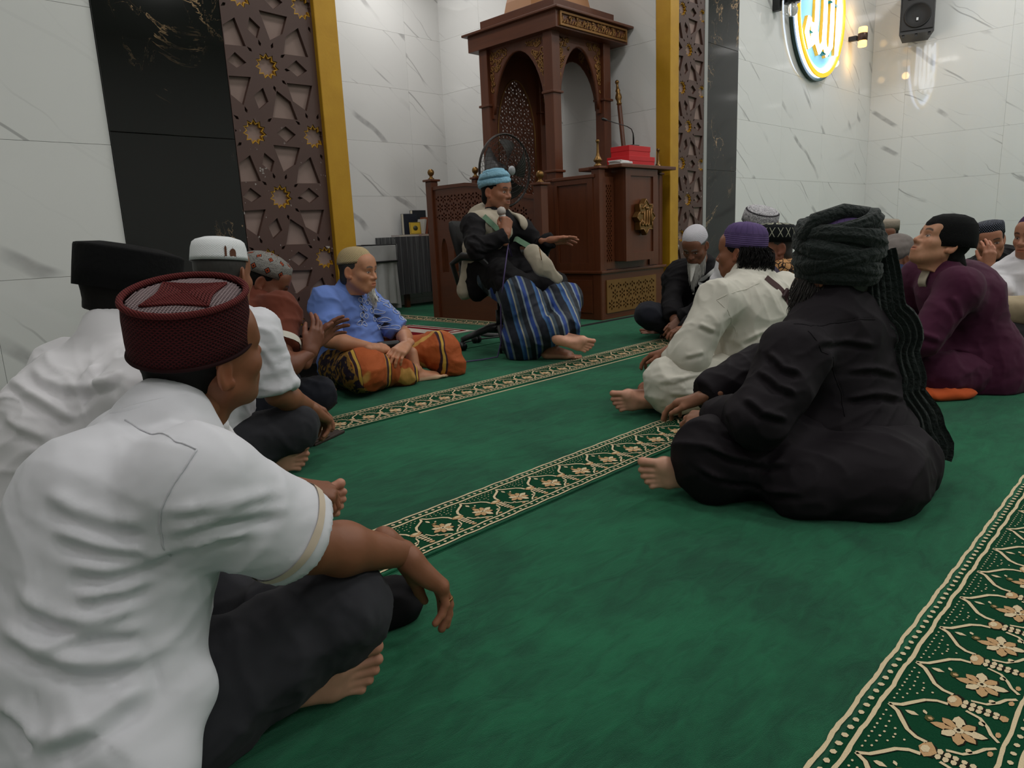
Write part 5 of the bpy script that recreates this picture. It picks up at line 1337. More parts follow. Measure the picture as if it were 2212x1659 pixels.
POSE['white_beard'] = seat_pose((4.62, 2.78), 222, lean=.17, w_neck=(4.557, 2.587, 0.505), w_head=(4.397, 2.558, 0.646), w_face=(-.80, -.10, -.52), w_up=(-.38, -.1, .90), w_shR=(4.469, 2.723, 0.419), w_shL=(4.568, 2.446, 0.408), w_elR=(4.338, 2.709, 0.274), w_wrR=(4.224, 2.619, 0.173), w_hdR=(-.35, -.40, -.35), w_puR=(-.6, .1, .7),
    w_elL=(4.268, 2.433, 0.227), w_wrL=(4.202, 2.551, 0.160), w_hdL=(-.60, .10, -.55), w_puL=(-.1, -.6, .7), w_knR=(4.185, 2.792, 0.182), w_knL=(4.389, 2.431, 0.145), w_anL=(4.557, 2.893, 0.050), w_ftL=(-.75, .65, .0), w_fuL=(-.3, -.4, .8), w_anR=(4.468, 2.675, 0.050), w_ftR=(-.75, .6, 0), w_fuR=(-.3, -.4, .8))
POSE['purple_cap'] = seat_pose((2.90, 1.34), 88, lean=.10, w_neck=(2.946, 1.442, 0.562), w_head=(2.969, 1.503, 0.651), w_face=(-.12, .99, .02), w_up=(0, .03, 1), w_shL=(2.678, 1.449, 0.463), w_shR=(3.103, 1.368, 0.458), w_elL=(2.522, 1.488, 0.264), w_wrL=(2.567, 1.653, 0.143), w_hdL=(-.42, .60, -.62), w_puL=(-.6, .15, .5),
    w_elR=(3.05, 1.62, .28), w_wrR=(2.92, 1.82, .2), w_knL=(2.482, 1.549, 0.140), w_anR=(2.524, 1.685, 0.065), w_ftR=(-.74, .64, .02), w_fuR=(.70, .70, .06), w_knR=(3.12, 1.60, .13), w_anL=(2.80, 1.72, .06))
POSE['dark_turban'] = seat_pose((2.18, .76), 78, lean=.06, w_neck=(2.170, 0.793, 0.537), w_head=(2.194, 0.823, 0.619), w_face=(.10, .99, -.02), w_up=(0, .04, 1), w_shL=(1.937, 0.813, 0.401), w_shR=(2.322, 0.729, 0.442), w_elL=(1.763, 0.829, 0.258), w_wrL=(1.872, 0.994, 0.209), w_hdL=(-.1, .9, -.2), w_puL=(-.6, .1, .7),
    w_elR=(2.36, 1.10, .28), w_wrR=(2.14, 1.20, .2), w_knL=(1.772, 0.957, 0.135), w_anR=(1.806, 1.050, 0.065), w_ftR=(-.72, .66, .10), w_fuR=(.70, .70, .06), w_knR=(2.42, 1.14, .13), w_anL=(2.05, 1.10, .06))
POSE['plum_shirt'] = seat_pose((3.76, .76), 140, lean=.10, w_neck=(3.580, 0.852, 0.522), w_head=(3.568, 0.872, 0.648), w_face=(-.58, .60, .48), w_up=(.36, -.38, .86), w_shL=(3.455, 0.757, 0.464), w_shR=(3.72, .98, .49), knL=(-.16, .26, .10), knR=(.16, .30, .10), anL=(-.05, .10, .06), anR=(.05, .10, .06), w_elL=(3.332, 0.851, 0.267), w_wrL=(3.475, 0.979, 0.208))
POSE['print_cap'] = seat_pose((4.20, 2.02), 150, s=1.06, w_head=(4.196, 2.008, 0.747), w_neck=(4.192, 2.002, 0.614), w_face=(.6, -.6, -.2), w_up=(-.3, -.3, .9), knL=(-.22, .28, .12), knR=(.24, .28, .12), anL=(.04, .24, .065), anR=(-.04, .28, .065), w_elL=(3.895, 2.081, 0.219), w_wrL=(3.904, 2.272, 0.162), w_hdL=(-.7, .6, -.1))
POSE['orange_scarf'] = seat_pose((3.64, 1.64), 118, knL=(-.20, .28, .12), knR=(.22, .28, .12), anL=(.04, .24, .065), anR=(-.04, .28, .065), w_head=(3.561, 1.631, 0.648), w_neck=(3.601, 1.617, 0.540), w_face=(-.78, .58, 0))
POSE['beige_cap'] = seat_pose((5.62, 1.74), 185, knL=(-.22, .26, .12), knR=(.22, .28, .12), anL=(.04, .24, .065), anR=(-.04, .28, .065), w_head=(5.544, 1.710, 0.639), w_neck=(5.594, 1.700, 0.530), w_face=(-.85, -.25, -.15))
POSE['grey_cap'] = seat_pose((4.42, 1.32), 150, knL=(-.22, .26, .12), knR=(.22, .28, .12), anL=(.04, .24, .065), anR=(-.04, .28, .065), lean=.12, w_head=(4.339, 1.297, 0.540), w_neck=(4.420, 1.263, 0.458), w_face=(-.80, .22, -.30), w_up=(-.22, .1, .92), w_shL=(4.307, 1.141, 0.397), w_shR=(4.519, 1.356, 0.375))
POSE['hand_on_mouth'] = seat_pose((5.66, 1.03), 200, lean=.10, w_head=(5.461, 1.058, 0.600), w_neck=(5.525, 1.030, 0.479), w_face=(-.92, -.28, -.16), w_up=(-.12, .12, .98), w_shR=(5.610, 1.175, 0.377), w_shL=(5.474, 0.909, 0.388), w_elR=(5.246, 1.041, 0.307), w_wrR=(5.170, 0.997, 0.436), w_hdR=(-.05, -.05, 1), w_puR=(-.75, -.65, .0))
POSE['edge_man'] = seat_pose((4.86, .74), 180, lean=.04, w_head=(4.793, 0.725, 0.635), w_neck=(4.819, 0.735, 0.515), w_face=(-.75, .35, 0), w_shR=(4.811, 0.854, 0.400), w_shL=(4.722, 0.581, 0.398), w_elR=(4.593, 0.827, 0.304), w_wrR=(4.410, 0.824, 0.310), w_hdR=(-.6, .2, -.6), w_puR=(-.3, -.4, .8), w_knR=(4.48, .97, .13), w_knL=(4.32, .50, .13))
LECT = seat_pose((3.42, 3.58), -76, w_pel=(3.44, 3.60, .56), w_belly=(3.42, 3.56, .68), w_chest=(3.40, 3.55, .80), w_neck=(3.361, 3.415, 0.909), w_head=(3.351, 3.408, 1.047), w_face=(.16, -.98, -.04), w_up=(.02, .02, 1),
    w_shR=(3.121, 3.399, 0.825), w_shL=(3.562, 3.381, 0.789), w_elR=(3.002, 3.246, 0.689), w_wrR=(3.155, 3.145, 0.770), w_hdR=(.28, .10, .75), w_puR=(-.2, -.9, .1), w_elL=(3.654, 3.322, 0.661), w_wrL=(3.595, 3.183, 0.722), w_hdL=(.70, -.68, .02), w_puL=(.35, .40, .8),
    w_hipR=(3.34, 3.54, .54), w_hipL=(3.52, 3.56, .54), w_knR=(3.188, 3.088, 0.394), w_knL=(3.514, 2.980, 0.352), w_anL=(3.220, 2.753, 0.156), w_anR=(3.284, 2.897, 0.079), w_ftL=(.66, -.66, -.26), w_fuL=(.64, .64, .16), w_ftR=(.60, -.75, -.1), w_fuR=(.1, .1, 1))
POSE['lecturer'] = LECT
# fold lines of the garments (width, height, points in metres)
CREASE.update({
 'maroon_cap:shirt': [(0.011, 0.011, [(0.183, 1.014, 0.435), (0.199, 0.977, 0.425), (0.218, 0.953, 0.415), (0.242, 0.937, 0.405), (0.268, 0.918, 0.4)]), (0.011, 0.012, [(0.187, 0.981, 0.393), (0.201, 0.957, 0.389), (0.22, 0.943, 0.384), (0.247, 0.935, 0.383), (0.263, 0.924, 0.387), (0.285, 0.909, 0.395)]), (0.01, 0.01, [(0.182, 0.967, 0.354), (0.205, 0.941, 0.357), (0.232, 0.934, 0.356), (0.268, 0.936, 0.359)]), (0.012, 0.012, [(0.137, 1.026, 0.358), (0.147, 0.99, 0.344), (0.165, 0.97, 0.333), (0.184, 0.946, 0.329), (0.211, 0.933, 0.328), (0.241, 0.933, 0.33)]), (0.013, 0.014, [(0.114, 1.04, 0.314), (0.123, 0.997, 0.31), (0.137, 0.975, 0.3), (0.154, 0.951, 0.29), (0.173, 0.931, 0.281), (0.204, 0.917, 0.274), (0.235, 0.919, 0.273)]), (0.01, 0.01, [(0.137, 0.975, 0.3), (0.164, 0.959, 0.308), (0.192, 0.941, 0.311), (0.218, 0.93, 0.307), (0.242, 0.926, 0.304)]), (0.014, 0.015, [(0.114, 0.938, 0.201), (0.135, 0.908, 0.217), (0.16, 0.897, 0.225), (0.192, 0.898, 0.232), (0.228, 0.907, 0.235)]), (0.012, 0.011, [(0.094, 1.001, 0.236), (0.103, 0.966, 0.22), (0.112, 0.94, 0.202)]), (0.01, 0.009, [(0.282, 0.896, 0.451), (0.312, 0.873, 0.453), (0.347, 0.862, 0.45), (0.391, 0.874, 0.444), (0.435, 0.895, 0.435)]), (0.01, 0.01, [(0.281, 0.903, 0.424), (0.306, 0.879, 0.431), (0.336, 0.867, 0.435), (0.391, 0.877, 0.424), (0.434, 0.885, 0.414)]), (0.009, 0.007, [(0.299, 0.901, 0.396), (0.332, 0.88, 0.402), (0.376, 0.881, 0.397)]), (0.012, 0.009, [(0.188, 1.042, 0.474), (0.204, 0.991, 0.457), (0.234, 0.953, 0.441), (0.265, 0.918, 0.437)]), (0.003, -0.0028, [(0.32, 1.139, 0.524), (0.322, 1.053, 0.519), (0.317, 0.933, 0.527), (0.332, 0.906, 0.518)]), (0.003, -0.003, [(0.332, 0.906, 0.518), (0.312, 0.899, 0.501), (0.297, 0.899, 0.485), (0.282, 0.901, 0.463), (0.276, 0.908, 0.439), (0.277, 0.914, 0.409), (0.289, 0.927, 0.382)]), (0.003, -0.002, [(0.149, 0.999, 0.356), (0.141, 0.999, 0.315), (0.133, 0.99, 0.279), (0.125, 0.971, 0.246), (0.116, 0.944, 0.214)]), (0.006, -0.006, [(0.236, 0.926, 0.288), (0.246, 0.922, 0.251), (0.242, 0.9, 0.216)]), (0.003, -0.0022, [(0.476, 0.889, 0.382), (0.46, 0.881, 0.364), (0.441, 0.88, 0.347), (0.418, 0.886, 0.336)])],
 'black_songkok:shirt': [(0.012, 0.01, [(0.328, 1.723, 0.549), (0.324, 1.64, 0.534), (0.343, 1.594, 0.52), (0.372, 1.551, 0.517), (0.392, 1.467, 0.537), (0.418, 1.46, 0.551)]), (0.012, 0.01, [(0.354, 1.56, 0.487), (0.363, 1.558, 0.523), (0.383, 1.563, 0.542), (0.412, 1.573, 0.555)]), (0.012, 0.01, [(0.293, 1.749, 0.523), (0.3, 1.617, 0.509), (0.33, 1.565, 0.477), (0.345, 1.544, 0.459)]), (0.012, 0.008, [(0.256, 1.662, 0.465), (0.276, 1.591, 0.444), (0.304, 1.557, 0.425)])],
 'dark_turban:robe': [(0.003, -0.003, [(1.891, 0.799, 0.501), (1.926, 0.769, 0.492), (2.013, 0.753, 0.489), (2.083, 0.703, 0.496), (2.14, 0.673, 0.491)]), (0.003, -0.003, [(1.896, 0.762, 0.484), (1.904, 0.727, 0.429), (2.011, 0.733, 0.36), (2.03, 0.714, 0.292), (2.01, 0.695, 0.232)]), (0.009, 0.0108, [(1.898, 0.731, 0.454), (2.037, 0.709, 0.443), (2.119, 0.662, 0.422)]), (0.009, 0.0135, [(1.78, 0.841, 0.387), (1.756, 0.778, 0.361), (1.786, 0.741, 0.335)]), (0.009, 0.0135, [(1.704, 0.84, 0.326), (1.688, 0.782, 0.3), (1.752, 0.748, 0.273)]), (0.009, 0.0135, [(1.819, 0.834, 0.432), (1.793, 0.784, 0.403), (1.82, 0.745, 0.384)]), (0.009, 0.0162, [(1.958, 0.806, 0.129), (1.97, 0.721, 0.17), (1.99, 0.642, 0.172), (2.042, 0.573, 0.132), (2.156, 0.53, 0.063)]), (0.009, 0.0162, [(1.943, 0.745, 0.09), (1.977, 0.671, 0.11), (2.021, 0.599, 0.086)]), (0.009, 0.0135, [(2.035, 0.7, 0.279), (2.091, 0.645, 0.289), (2.204, 0.605, 0.259)]), (0.009, 0.0108, [(2.044, 0.707, 0.357), (2.11, 0.656, 0.358), (2.233, 0.629, 0.32)])],
 'dark_turban:robe_skirt': [(0.009, 0.0162, [(1.659, 0.934, 0.194), (1.687, 0.867, 0.167), (1.749, 0.819, 0.141), (1.773, 0.753, 0.147)]), (0.009, 0.0162, [(1.652, 0.943, 0.128), (1.673, 0.872, 0.098), (1.743, 0.801, 0.068), (1.741, 0.7, 0.085)]), (0.009, 0.0135, [(1.707, 0.906, 0.227), (1.75, 0.847, 0.207), (1.831, 0.793, 0.19)])],
 'purple_cap:shirt': [(0.003, -0.003, [(2.592, 1.41, 0.48), (2.677, 1.371, 0.507), (2.809, 1.337, 0.531)]), (0.003, -0.003, [(2.592, 1.41, 0.48), (2.62, 1.37, 0.42), (2.714, 1.387, 0.341), (2.711, 1.394, 0.283)]), (0.01, 0.01, [(2.709, 1.362, 0.296), (2.746, 1.301, 0.333), (2.821, 1.258, 0.346)]), (0.01, 0.01, [(2.704, 1.421, 0.233), (2.709, 1.342, 0.268), (2.771, 1.272, 0.275)]), (0.01, 0.009, [(2.51, 1.44, 0.392), (2.552, 1.392, 0.362)]), (0.009, 0.008, [(2.444, 1.462, 0.269), (2.504, 1.415, 0.283)])],
 'purple_cap:trousers': [(0.01, 0.01, [(2.37, 1.521, 0.172), (2.424, 1.45, 0.19), (2.547, 1.397, 0.202), (2.632, 1.362, 0.211)]), (0.01, 0.01, [(2.382, 1.486, 0.127), (2.48, 1.419, 0.117), (2.57, 1.347, 0.138)])],
 'plum_shirt:shirt': [(0.012, 0.012, [(3.255, 0.85, 0.297), (3.293, 0.781, 0.268)]), (0.012, 0.014, [(3.35, 0.757, 0.444), (3.367, 0.729, 0.348)]), (0.012, 0.01, [(3.479, 0.799, 0.129), (3.492, 0.731, 0.113), (3.538, 0.672, 0.122)]), (0.012, 0.012, [(3.482, 0.838, 0.166), (3.518, 0.778, 0.197), (3.542, 0.713, 0.188)])],
 'white_cap:shirt': [(0.01, 0.01, [(0.984, 2.111, 0.478), (1.011, 2.097, 0.446), (1.034, 2.093, 0.398)]), (0.01, 0.009, [(0.955, 2.138, 0.451), (0.977, 2.136, 0.389), (0.995, 2.121, 0.343)])],
 'blue_shirt:shirt': [(0.008, 0.009, [(1.968, 3.193, 0.359), (2.099, 3.243, 0.353), (2.241, 3.278, 0.347)]), (0.008, 0.008, [(1.887, 3.21, 0.391), (1.929, 3.178, 0.341)]), (0.008, 0.008, [(2.175, 3.236, 0.281), (2.263, 3.272, 0.306), (2.293, 3.244, 0.343)])],
 'lecturer:tunic': [(0.01, 0.01, [(3.142, 3.217, 0.539), (3.191, 3.085, 0.494)]), (0.009, 0.009, [(2.96, 3.279, 0.747), (2.953, 3.193, 0.69), (3.035, 3.179, 0.672)]), (0.009, 0.009, [(2.998, 3.276, 0.787), (2.998, 3.177, 0.729), (3.061, 3.143, 0.712)])],
})
# ------------------------------------------------------------------ people
UPV = np.array([0, 0, 1.0])
class Person:
    def __init__(s, key, label, skin, near=0, hs=1.0):
        s.J = POSE[key]; s.key = key; s.skin = skin; s.near = near; s.hs = hs
        p = s.J['pel']; s.root = empty('person', (float(p[0]), float(p[1]), 0), label, 'person')
        f = unit(s.J['face']); u = s.J['up']; s.HM = (frame3(f, u), s.J['head'])
        s.seed = (sum(ord(c) for c in key) % 97) * 1.37
    def hp(s, p): return hm_pt(s.HM, s.hs, p)
    def body(s, hand=None, feet=(), hands=('L', 'R'), brow=(.02, .015, .012), lip=None, moustache=None, stubble=0.0, scalp=None, fine=None, arm=1.0):
        J = s.J; sk = s.skin; lip = lip or tuple(np.array(sk) * np.array([1.0, .62, .58])); hand = hand or {}
        hv, hq = head_arrays(.0027 if s.near >= 1 else .0034)
        hc = head_color(hv, sk, brow, lip, moustache, stubble, scalp=scalp)
        parts = [(hv * s.hs @ s.HM[0].T + s.HM[1], hq, hc)]
        q = Sdf(.0065 if s.near >= 2 else .009)
        f = J['_f']
        q.cone(J['pel'], J['chest'], .085, .095, k=.05, sq=(f, .8)); q.cone(J['chest'], J['neck'] - UPV * .06, .095, .06, k=.05, sq=(f, .8))
        q.cone(J['neck'] - UPV * .04, s.hp((0, -.018, -.06)), .056, .050, k=.04); q.cone(J['shL'] - UPV * .01, J['shR'] - UPV * .01, .04, .04, k=.03)
        for S_ in 'LR':
            sh, el, wr = J['sh' + S_], J['el' + S_], J['wr' + S_]; mid = el + (wr - el) * .32
            q.chain([sh, el], [.046 * arm, .040 * arm], k=.02); q.chain([el, mid, wr], [.038 * arm, .0415 * arm, .0245], k=.02)
            hip, kn, an = J['hip' + S_], J['kn' + S_], J['an' + S_]
            q.chain([hip, kn], [.072, .052], k=.02); q.chain([kn, kn + (an - kn) * .35, an], [.050, .050, .034], k=.02)
        v, qd = q.run(); v[:, 2] = np.maximum(v[:, 2], .006)
        parts.append((v, qd, np.clip(np.tile(np.array(sk), (len(v), 1)) * (1 + .14 * pnoise(v * 25)[:, None]), 0, 1)))
        hh = .0026 if s.near >= 2 else .0036
        for S_ in hands:
            kw = dict(hand.get(S_, {})); R = frame3(J['hd' + S_], J['pu' + S_]); arr = hand_arrays(hh, **kw)
            v, qd = place(arr, R, J['wr' + S_] + R[:, 1] * .012, S_ == 'L'); lv = arr[0]
            c = np.tile(np.array(sk), (len(v), 1)); m = (sst(-lv[:, 2], .004, .016) * .55)[:, None]; c = c * (1 - m) + np.minimum(np.array(sk) * np.array([1.5, 1.35, 1.3]) + .03, .8) * m
            parts.append((v, qd, np.clip(c * (1 + .12 * pnoise(v * 70)[:, None]), 0, 1)))
        for S_ in feet:
            R = frame3(J['ft' + S_], J['fu' + S_]); arr = foot_arrays(hh + .0006)
            v, qd = place(arr, R, J['an' + S_], S_ == 'L'); v[:, 2] = np.maximum(v[:, 2], .002); parts.append((v, qd, foot_color(arr[0], sk)))
        v, qd, c = join(parts)
        wlink('body', color_mesh('body', v, qd, c), M_SKIN, s.root); return s
    def cloth(s, name, sdf, mat, spec=(), it=1, floor=True):
        v, q = sdf.run()
        v = soft(v, q, it)
        if spec: v = folds(v, q, spec, s.seed, floor)
        v = creases(v, q, s.key + ':' + name)
        if floor: v[:, 2] = np.maximum(v[:, 2], .003)
        return wlink(name, npmesh(name, v, q), mat, s.root)
    def shirt(s, mat, sleeve='short', bulk=0.0, frac=.85, name='shirt', amp=1.0, hem=-.02, belly=0.0, wide=.0, extra=None, sl=0.0, collar=None, hemr=0.0, spec=None, depth=.78):
        J = s.J; f = J['_f']; b = bulk; q = Sdf(.0055 if s.near >= 2 else (.008 if s.near else .011)); sq = (f, depth)
        lo = J['pel'] + UPV * hem
        q.cone(lo, J['belly'], .168 + b + hemr, .160 + b + belly, k=.06, sq=sq); q.cone(J['belly'], J['chest'], .160 + b + belly, .165 + b, k=.06, sq=sq); up = J['neck'] - UPV * .10
        q.cone(J['chest'], up, .165 + b, .115 + b * .5, k=.06, sq=sq)
        for S_ in 'LR':
            q.cone(J['neck'] - UPV * .035, J['sh' + S_], .058, .066 + b * .5, k=.05); q.cone(J['chest'], J['sh' + S_], .10 + b, .072 + b * .5, k=.05, sq=(f, .85))
        q.cone(J['neck'] - UPV * .06, J['neck'] + (J['head'] - J['neck']) * .10, .075, .062, k=.03)
        for S_ in 'LR':
            sh, el, wr = J['sh' + S_], J['el' + S_], J['wr' + S_]; d = unit(el - sh)
            if sleeve == 'short':
                e = sh + (el - sh) * frac; q.cone(sh, sh + (el - sh) * (frac + .25), .070 + b * .5 + sl, .063 + b * .5 + sl, k=.03, clip=[(e, d)])
            else:
                fr = 1.0 if sleeve == 'long' else .45
                q.cone(sh, el, .070 + b * .5 + sl, .058 + b * .4 + sl, k=.03)
                w2 = el + (wr - el) * fr; d2 = unit(wr - el); q.cone(el, w2 + d2 * .06, .057 + b * .4 + sl, (.042 if sleeve == 'long' else .056) + sl, k=.025, clip=[(w2, d2)])
        if extra: extra(q)
        side = J['_r']
        sp = spec if spec is not None else [(9, .010 * amp, side + UPV * .25, 3.0), (5, .010 * amp, side - UPV * .5, 2.5), (17, .004 * amp, side + UPV * .1, 3.0)]
        o = s.cloth(name, q, mat, sp)
        if collar is not None:
            cs = .95 if s.near >= 2 else 1.0
            ax = unit(J['head'] - J['neck']); R = frame3(f, ax); mb = MB(); prof = [(.072, -.012), (.069, .012), (.066, .030), (.063, .031), (.065, .008), (.066, -.012)]
            mb.lathe(prof, 28, (0, 0, 0), 1.0, 1.06); M4 = Matrix.Translation(Vector(J['neck'] + ax * .004)) @ Matrix([[R[i][j] for j in range(3)] for i in range(3)]).to_4x4(); wlink('collar', mb.xf(M4).mesh('collar'), collar, o.parent)
        return o
    def trousers(s, mat, bulk=0.0, name='trousers', fill=0.0, cuff=True, amp=1.0, extra=None, spec=None, cuffr=.052, legs='LR', frac=.96):
        J = s.J; q = Sdf(.0065 if s.near >= 2 else (.009 if s.near else .011)); b = bulk
        q.cone(J['hipL'], J['hipR'], .105 + b, .105 + b, k=.05)
        for S_ in legs:
            hip, kn, an = J['hip' + S_], J['kn' + S_], J['an' + S_]
            q.cone(hip, kn, .098 + b, .074 + b, k=.04); d = unit(an - kn); e = kn + (an - kn) * frac
            q.cone(kn, an + d * .03, .072 + b, cuffr + b, k=.03, clip=[(e, d)])
        if fill:
            c = (J['knL'] + J['knR']) / 2 * .5 + J['pel'] * .5; c = np.array([c[0], c[1], .05]); q.ell(c, (fill, fill * .8, .055), frame3(J['_f'], UPV), k=.06)
        if extra: extra(q)
        sp = spec if spec is not None else [(10, .008 * amp, J['_r'], 2.0), (6, .009 * amp, J['_r'] + J['_f'], 2.2), (22, .003 * amp, J['_r'], 2.5)]
        return s.cloth(name, q, mat, sp)
    def cap(s, prof, mat, rx=.0835, ry=.1035, base=(0, -.014, .030), tilt=.08, roll=0.0, name='cap', n=72, ripple=None):
        return lathe_uv(name, prof, rx, ry, s.HM, s.hs, base, mat, s.root, n, tilt, roll, name, ripple)
def dome(h, n=10, flat=.0, r0=1.0, bot=0.0):
    return [(r0 * .985, bot + .004), (r0 * 1.0, bot)] + [(r0 * math.cos(PI / 2 * i / n) ** (.75 - flat), bot + h * math.sin(PI / 2 * i / n)) for i in range(1, n)] + [(.001, bot + h)]
def sk(*c): return S(c)
WHITE = S((226, 226, 230))
M_WSHIRT = cloth('white_cotton', S((222, 222, 228)), fold=.30, fs=7, stretch=(1.0, 1.0, 1.8)); M_WSHIRT2 = cloth('white_cotton_soft', S((226, 224, 228)), fold=.25, fs=6)
M_GREYT = cloth('charcoal_trousers', S((48, 48, 53)), fold=.22, fs=8); M_BLACKC = cloth('black_cotton', S((20, 18, 21)), rough=.8, gloss=-.05, fold=.35, fs=7, sheen=.0); M_NAVY = cloth('navy_cotton', S((24, 26, 36)), fold=.35, fs=8)
M_ROBE = cloth('black_purple_robe', S((28, 23, 28)), rough=.78, gloss=-.05, fold=.4, fs=6, sheen=.0, stretch=(1, 1, 1.5)); M_CREAM = cloth('cream_linen', S((212, 208, 196)), fold=.35, fs=8)
M_PLUM = cloth('plum_cotton', S((70, 22, 50)), fold=.45, fs=8); M_BLUE = cloth('blue_shirt_cotton', S((112, 140, 212)), fold=.3, fs=8); M_BROWN = cloth('brown_jersey', S((104, 50, 34)), fold=.3); M_DBLUE = cloth('dark_blue_cotton', S((42, 58, 92)), fold=.35)
M_KHAKI = cloth('khaki_cloth', S((168, 152, 124)), fold=.3); M_BEIGEC = cloth('beige_waistcoat', S((176, 166, 148)), fold=.35)

# knitted / printed cap cloths -------------------------------------------------
def capmat(name, fn, rough=.85, bump=None):
    q = N(name); uv = q.coord('UV'); q.bs('Roughness', rough); q.bs('Specular IOR Level', .2); col, h = fn(q, uv); q.bs('Base Color', col)
    if h is not None: q.bump(h, bump or .5, .004)
    return q.m
def knit(base, dark, su=70, sv=22):
    def fn(q, uv):
        x, y, z = q.sep(uv); a = q.math('SINE', q.math('MULTIPLY', x, su * 6.283)); b = q.math('SINE', q.math('MULTIPLY', y, sv * 6.283)); h = q.math('MULTIPLY', a, b); return q.mix(q.step(h, -.6, .5), dark, base), h
    return fn
def plaincap(base): return lambda q, uv: (base, q.noise(q.coord(), 90, 3))
M_CAPCREAM = capmat('cream_knit', knit(S((206, 186, 146)), S((168, 146, 108)), 46, 16)); M_CAPWHITE = capmat('white_knit', knit(S((224, 222, 228)), S((186, 182, 190)), 56, 18)); M_CAPBLACK = capmat('black_velvet', plaincap(S((10, 10, 12)))); M_CAPW2 = capmat('white_cap_cloth', knit(S((234, 236, 238)), S((222, 224, 226)), 60, 20), bump=.12)
def maroon_side(q, uv):
    x, y, z = q.sep(uv); a = q.math('SINE', q.math('MULTIPLY', q.math('ADD', x, q.math('MULTIPLY', y, .22)), 70 * 6.283)); b = q.math('SINE', q.math('MULTIPLY', q.math('SUBTRACT', x, q.math('MULTIPLY', y, .22)), 70 * 6.283)); h = q.math('MAXIMUM', a, b)
    w = q.math('SINE', q.math('MULTIPLY', y, 26 * 6.283)); h2 = q.math('ADD', h, q.math('MULTIPLY', w, .4)); return q.mix(q.step(h2, -.2, 1.0), S((28, 7, 9)), S((80, 25, 28))), h2
M_MAROON = capmat('maroon_crochet', maroon_side); M_MAROONRIM = capmat('maroon_braid', lambda q, uv: (q.mix(q.wave(q.coord('Object', (1, 1, 1), (.6, .4, .5)), 90, 2), S((66, 20, 22)), S((112, 44, 42))), q.wave(q.coord('Object', (1, 1, 1), (.6, .4, .5)), 90, 2)))
def batik(q, uv):
    x, y, z = q.sep(uv); u = q.math('MULTIPLY', x, 11.0); fu = q.math('ABSOLUTE', q.math('SUBTRACT', q.math('FRACT', u), .5)); fv = q.math('ABSOLUTE', q.math('SUBTRACT', q.math('FRACT', q.math('MULTIPLY', y, 3.0)), .5)); d = q.math('ADD', q.math('MULTIPLY', fu, 1.3), fv)
    w = q.step(q.wave(uv, 22, 9, 2, 'Y'), .45, .6); base = q.mix(w, S((46, 46, 48)), S((176, 172, 166)))
    c1 = q.mix(q.math('SUBTRACT', 1.0, q.step(d, .30, .33)), base, S((30, 26, 26))); c2 = q.mix(q.math('SUBTRACT', 1.0, q.step(d, .22, .24)), c1, S((166, 74, 44))); c3 = q.mix(q.math('SUBTRACT', 1.0, q.step(d, .09, .11)), c2, S((40, 20, 18))); return c3, w
M_BATIK = capmat('patterned_cap_cloth', batik)
def songket(q, uv):
    x, y, z = q.sep(uv); u = q.math('FRACT', q.math('MULTIPLY', x, 16.0)); zz = q.math('ABSOLUTE', q.math('SUBTRACT', u, .5)); d = q.math('ABSOLUTE', q.math('SUBTRACT', q.math('MULTIPLY', zz, .44), q.math('ABSOLUTE', q.math('SUBTRACT', y, .30)))); line = q.math('SUBTRACT', 1.0, q.step(d, .014, .024)); band = q.math('LESS_THAN', q.math('ABSOLUTE', q.math('SUBTRACT', y, .30)), .14)
    f2 = q.math('ABSOLUTE', q.math('SUBTRACT', q.math('FRACT', q.math('MULTIPLY', x, 12.0)), .5)); g2 = q.math('ABSOLUTE', q.math('SUBTRACT', y, .66)); bx = q.math('MAXIMUM', q.math('MULTIPLY', f2, .3), g2); ring = q.math('MULTIPLY', q.step(bx, .035, .05), q.math('SUBTRACT', 1.0, q.step(bx, .085, .10)))
    m = q.math('MAXIMUM', q.math('MULTIPLY', line, band), ring, clamp=True); return q.mix(m, S((18, 22, 24)), S((176, 176, 156))), None
M_SONGKET = capmat('black_white_cap_cloth', songket)
def dotted(q, uv):
    x, y, z = q.sep(uv); a = q.math('SINE', q.math('MULTIPLY', x, 40 * 6.283)); b = q.math('SINE', q.math('MULTIPLY', y, 9 * 6.283)); m = q.step(q.math('MULTIPLY', a, b), .55, .75); return q.mix(m, S((20, 22, 30)), S((150, 156, 176))), None
M_DOTCAP = capmat('navy_dotted_cap', dotted); M_TAUPECAP = capmat('taupe_cap_cloth', plaincap(S((148, 138, 124)))); M_BLKKNIT = capmat('black_beanie_knit', knit(S((16, 16, 18)), S((8, 8, 9)), 80, 40))
def velvet(q, uv):
    x, y, z = q.sep(uv); st = q.math('ABSOLUTE', q.math('SUBTRACT', q.math('FRACT', q.math('MULTIPLY', x, 22)), .5)); hor = q.math('SINE', q.math('MULTIPLY', y, 20 * 6.283)); up = q.step(y, .36, .40); h = q.math('ADD', q.math('MULTIPLY', q.step(st, .0, .12), up), q.math('MULTIPLY', q.math('MULTIPLY', hor, .4), q.math('SUBTRACT', 1.0, up))); n = q.noise(q.coord(), 18, 3)
    return q.mix(n, S((66, 50, 92)), S((110, 90, 138))), h
M_PURPLE = capmat('purple_velvet', velvet)
def printed(q, uv):
    n = q.noise(uv, 26, 4, .6, 2.0); m = q.step(q.math('ABSOLUTE', q.math('SUBTRACT', n, .5)), .03, .06); x, y, z = q.sep(uv); r = q.math('LESS_THAN', q.math('ABSOLUTE', q.math('SUBTRACT', y, .48)), .03); return q.mix(q.math('MULTIPLY', m, q.math('SUBTRACT', 1.0, r)), S((60, 58, 62)), S((216, 214, 218))), None
M_PRINT = capmat('printed_white_cap', printed)

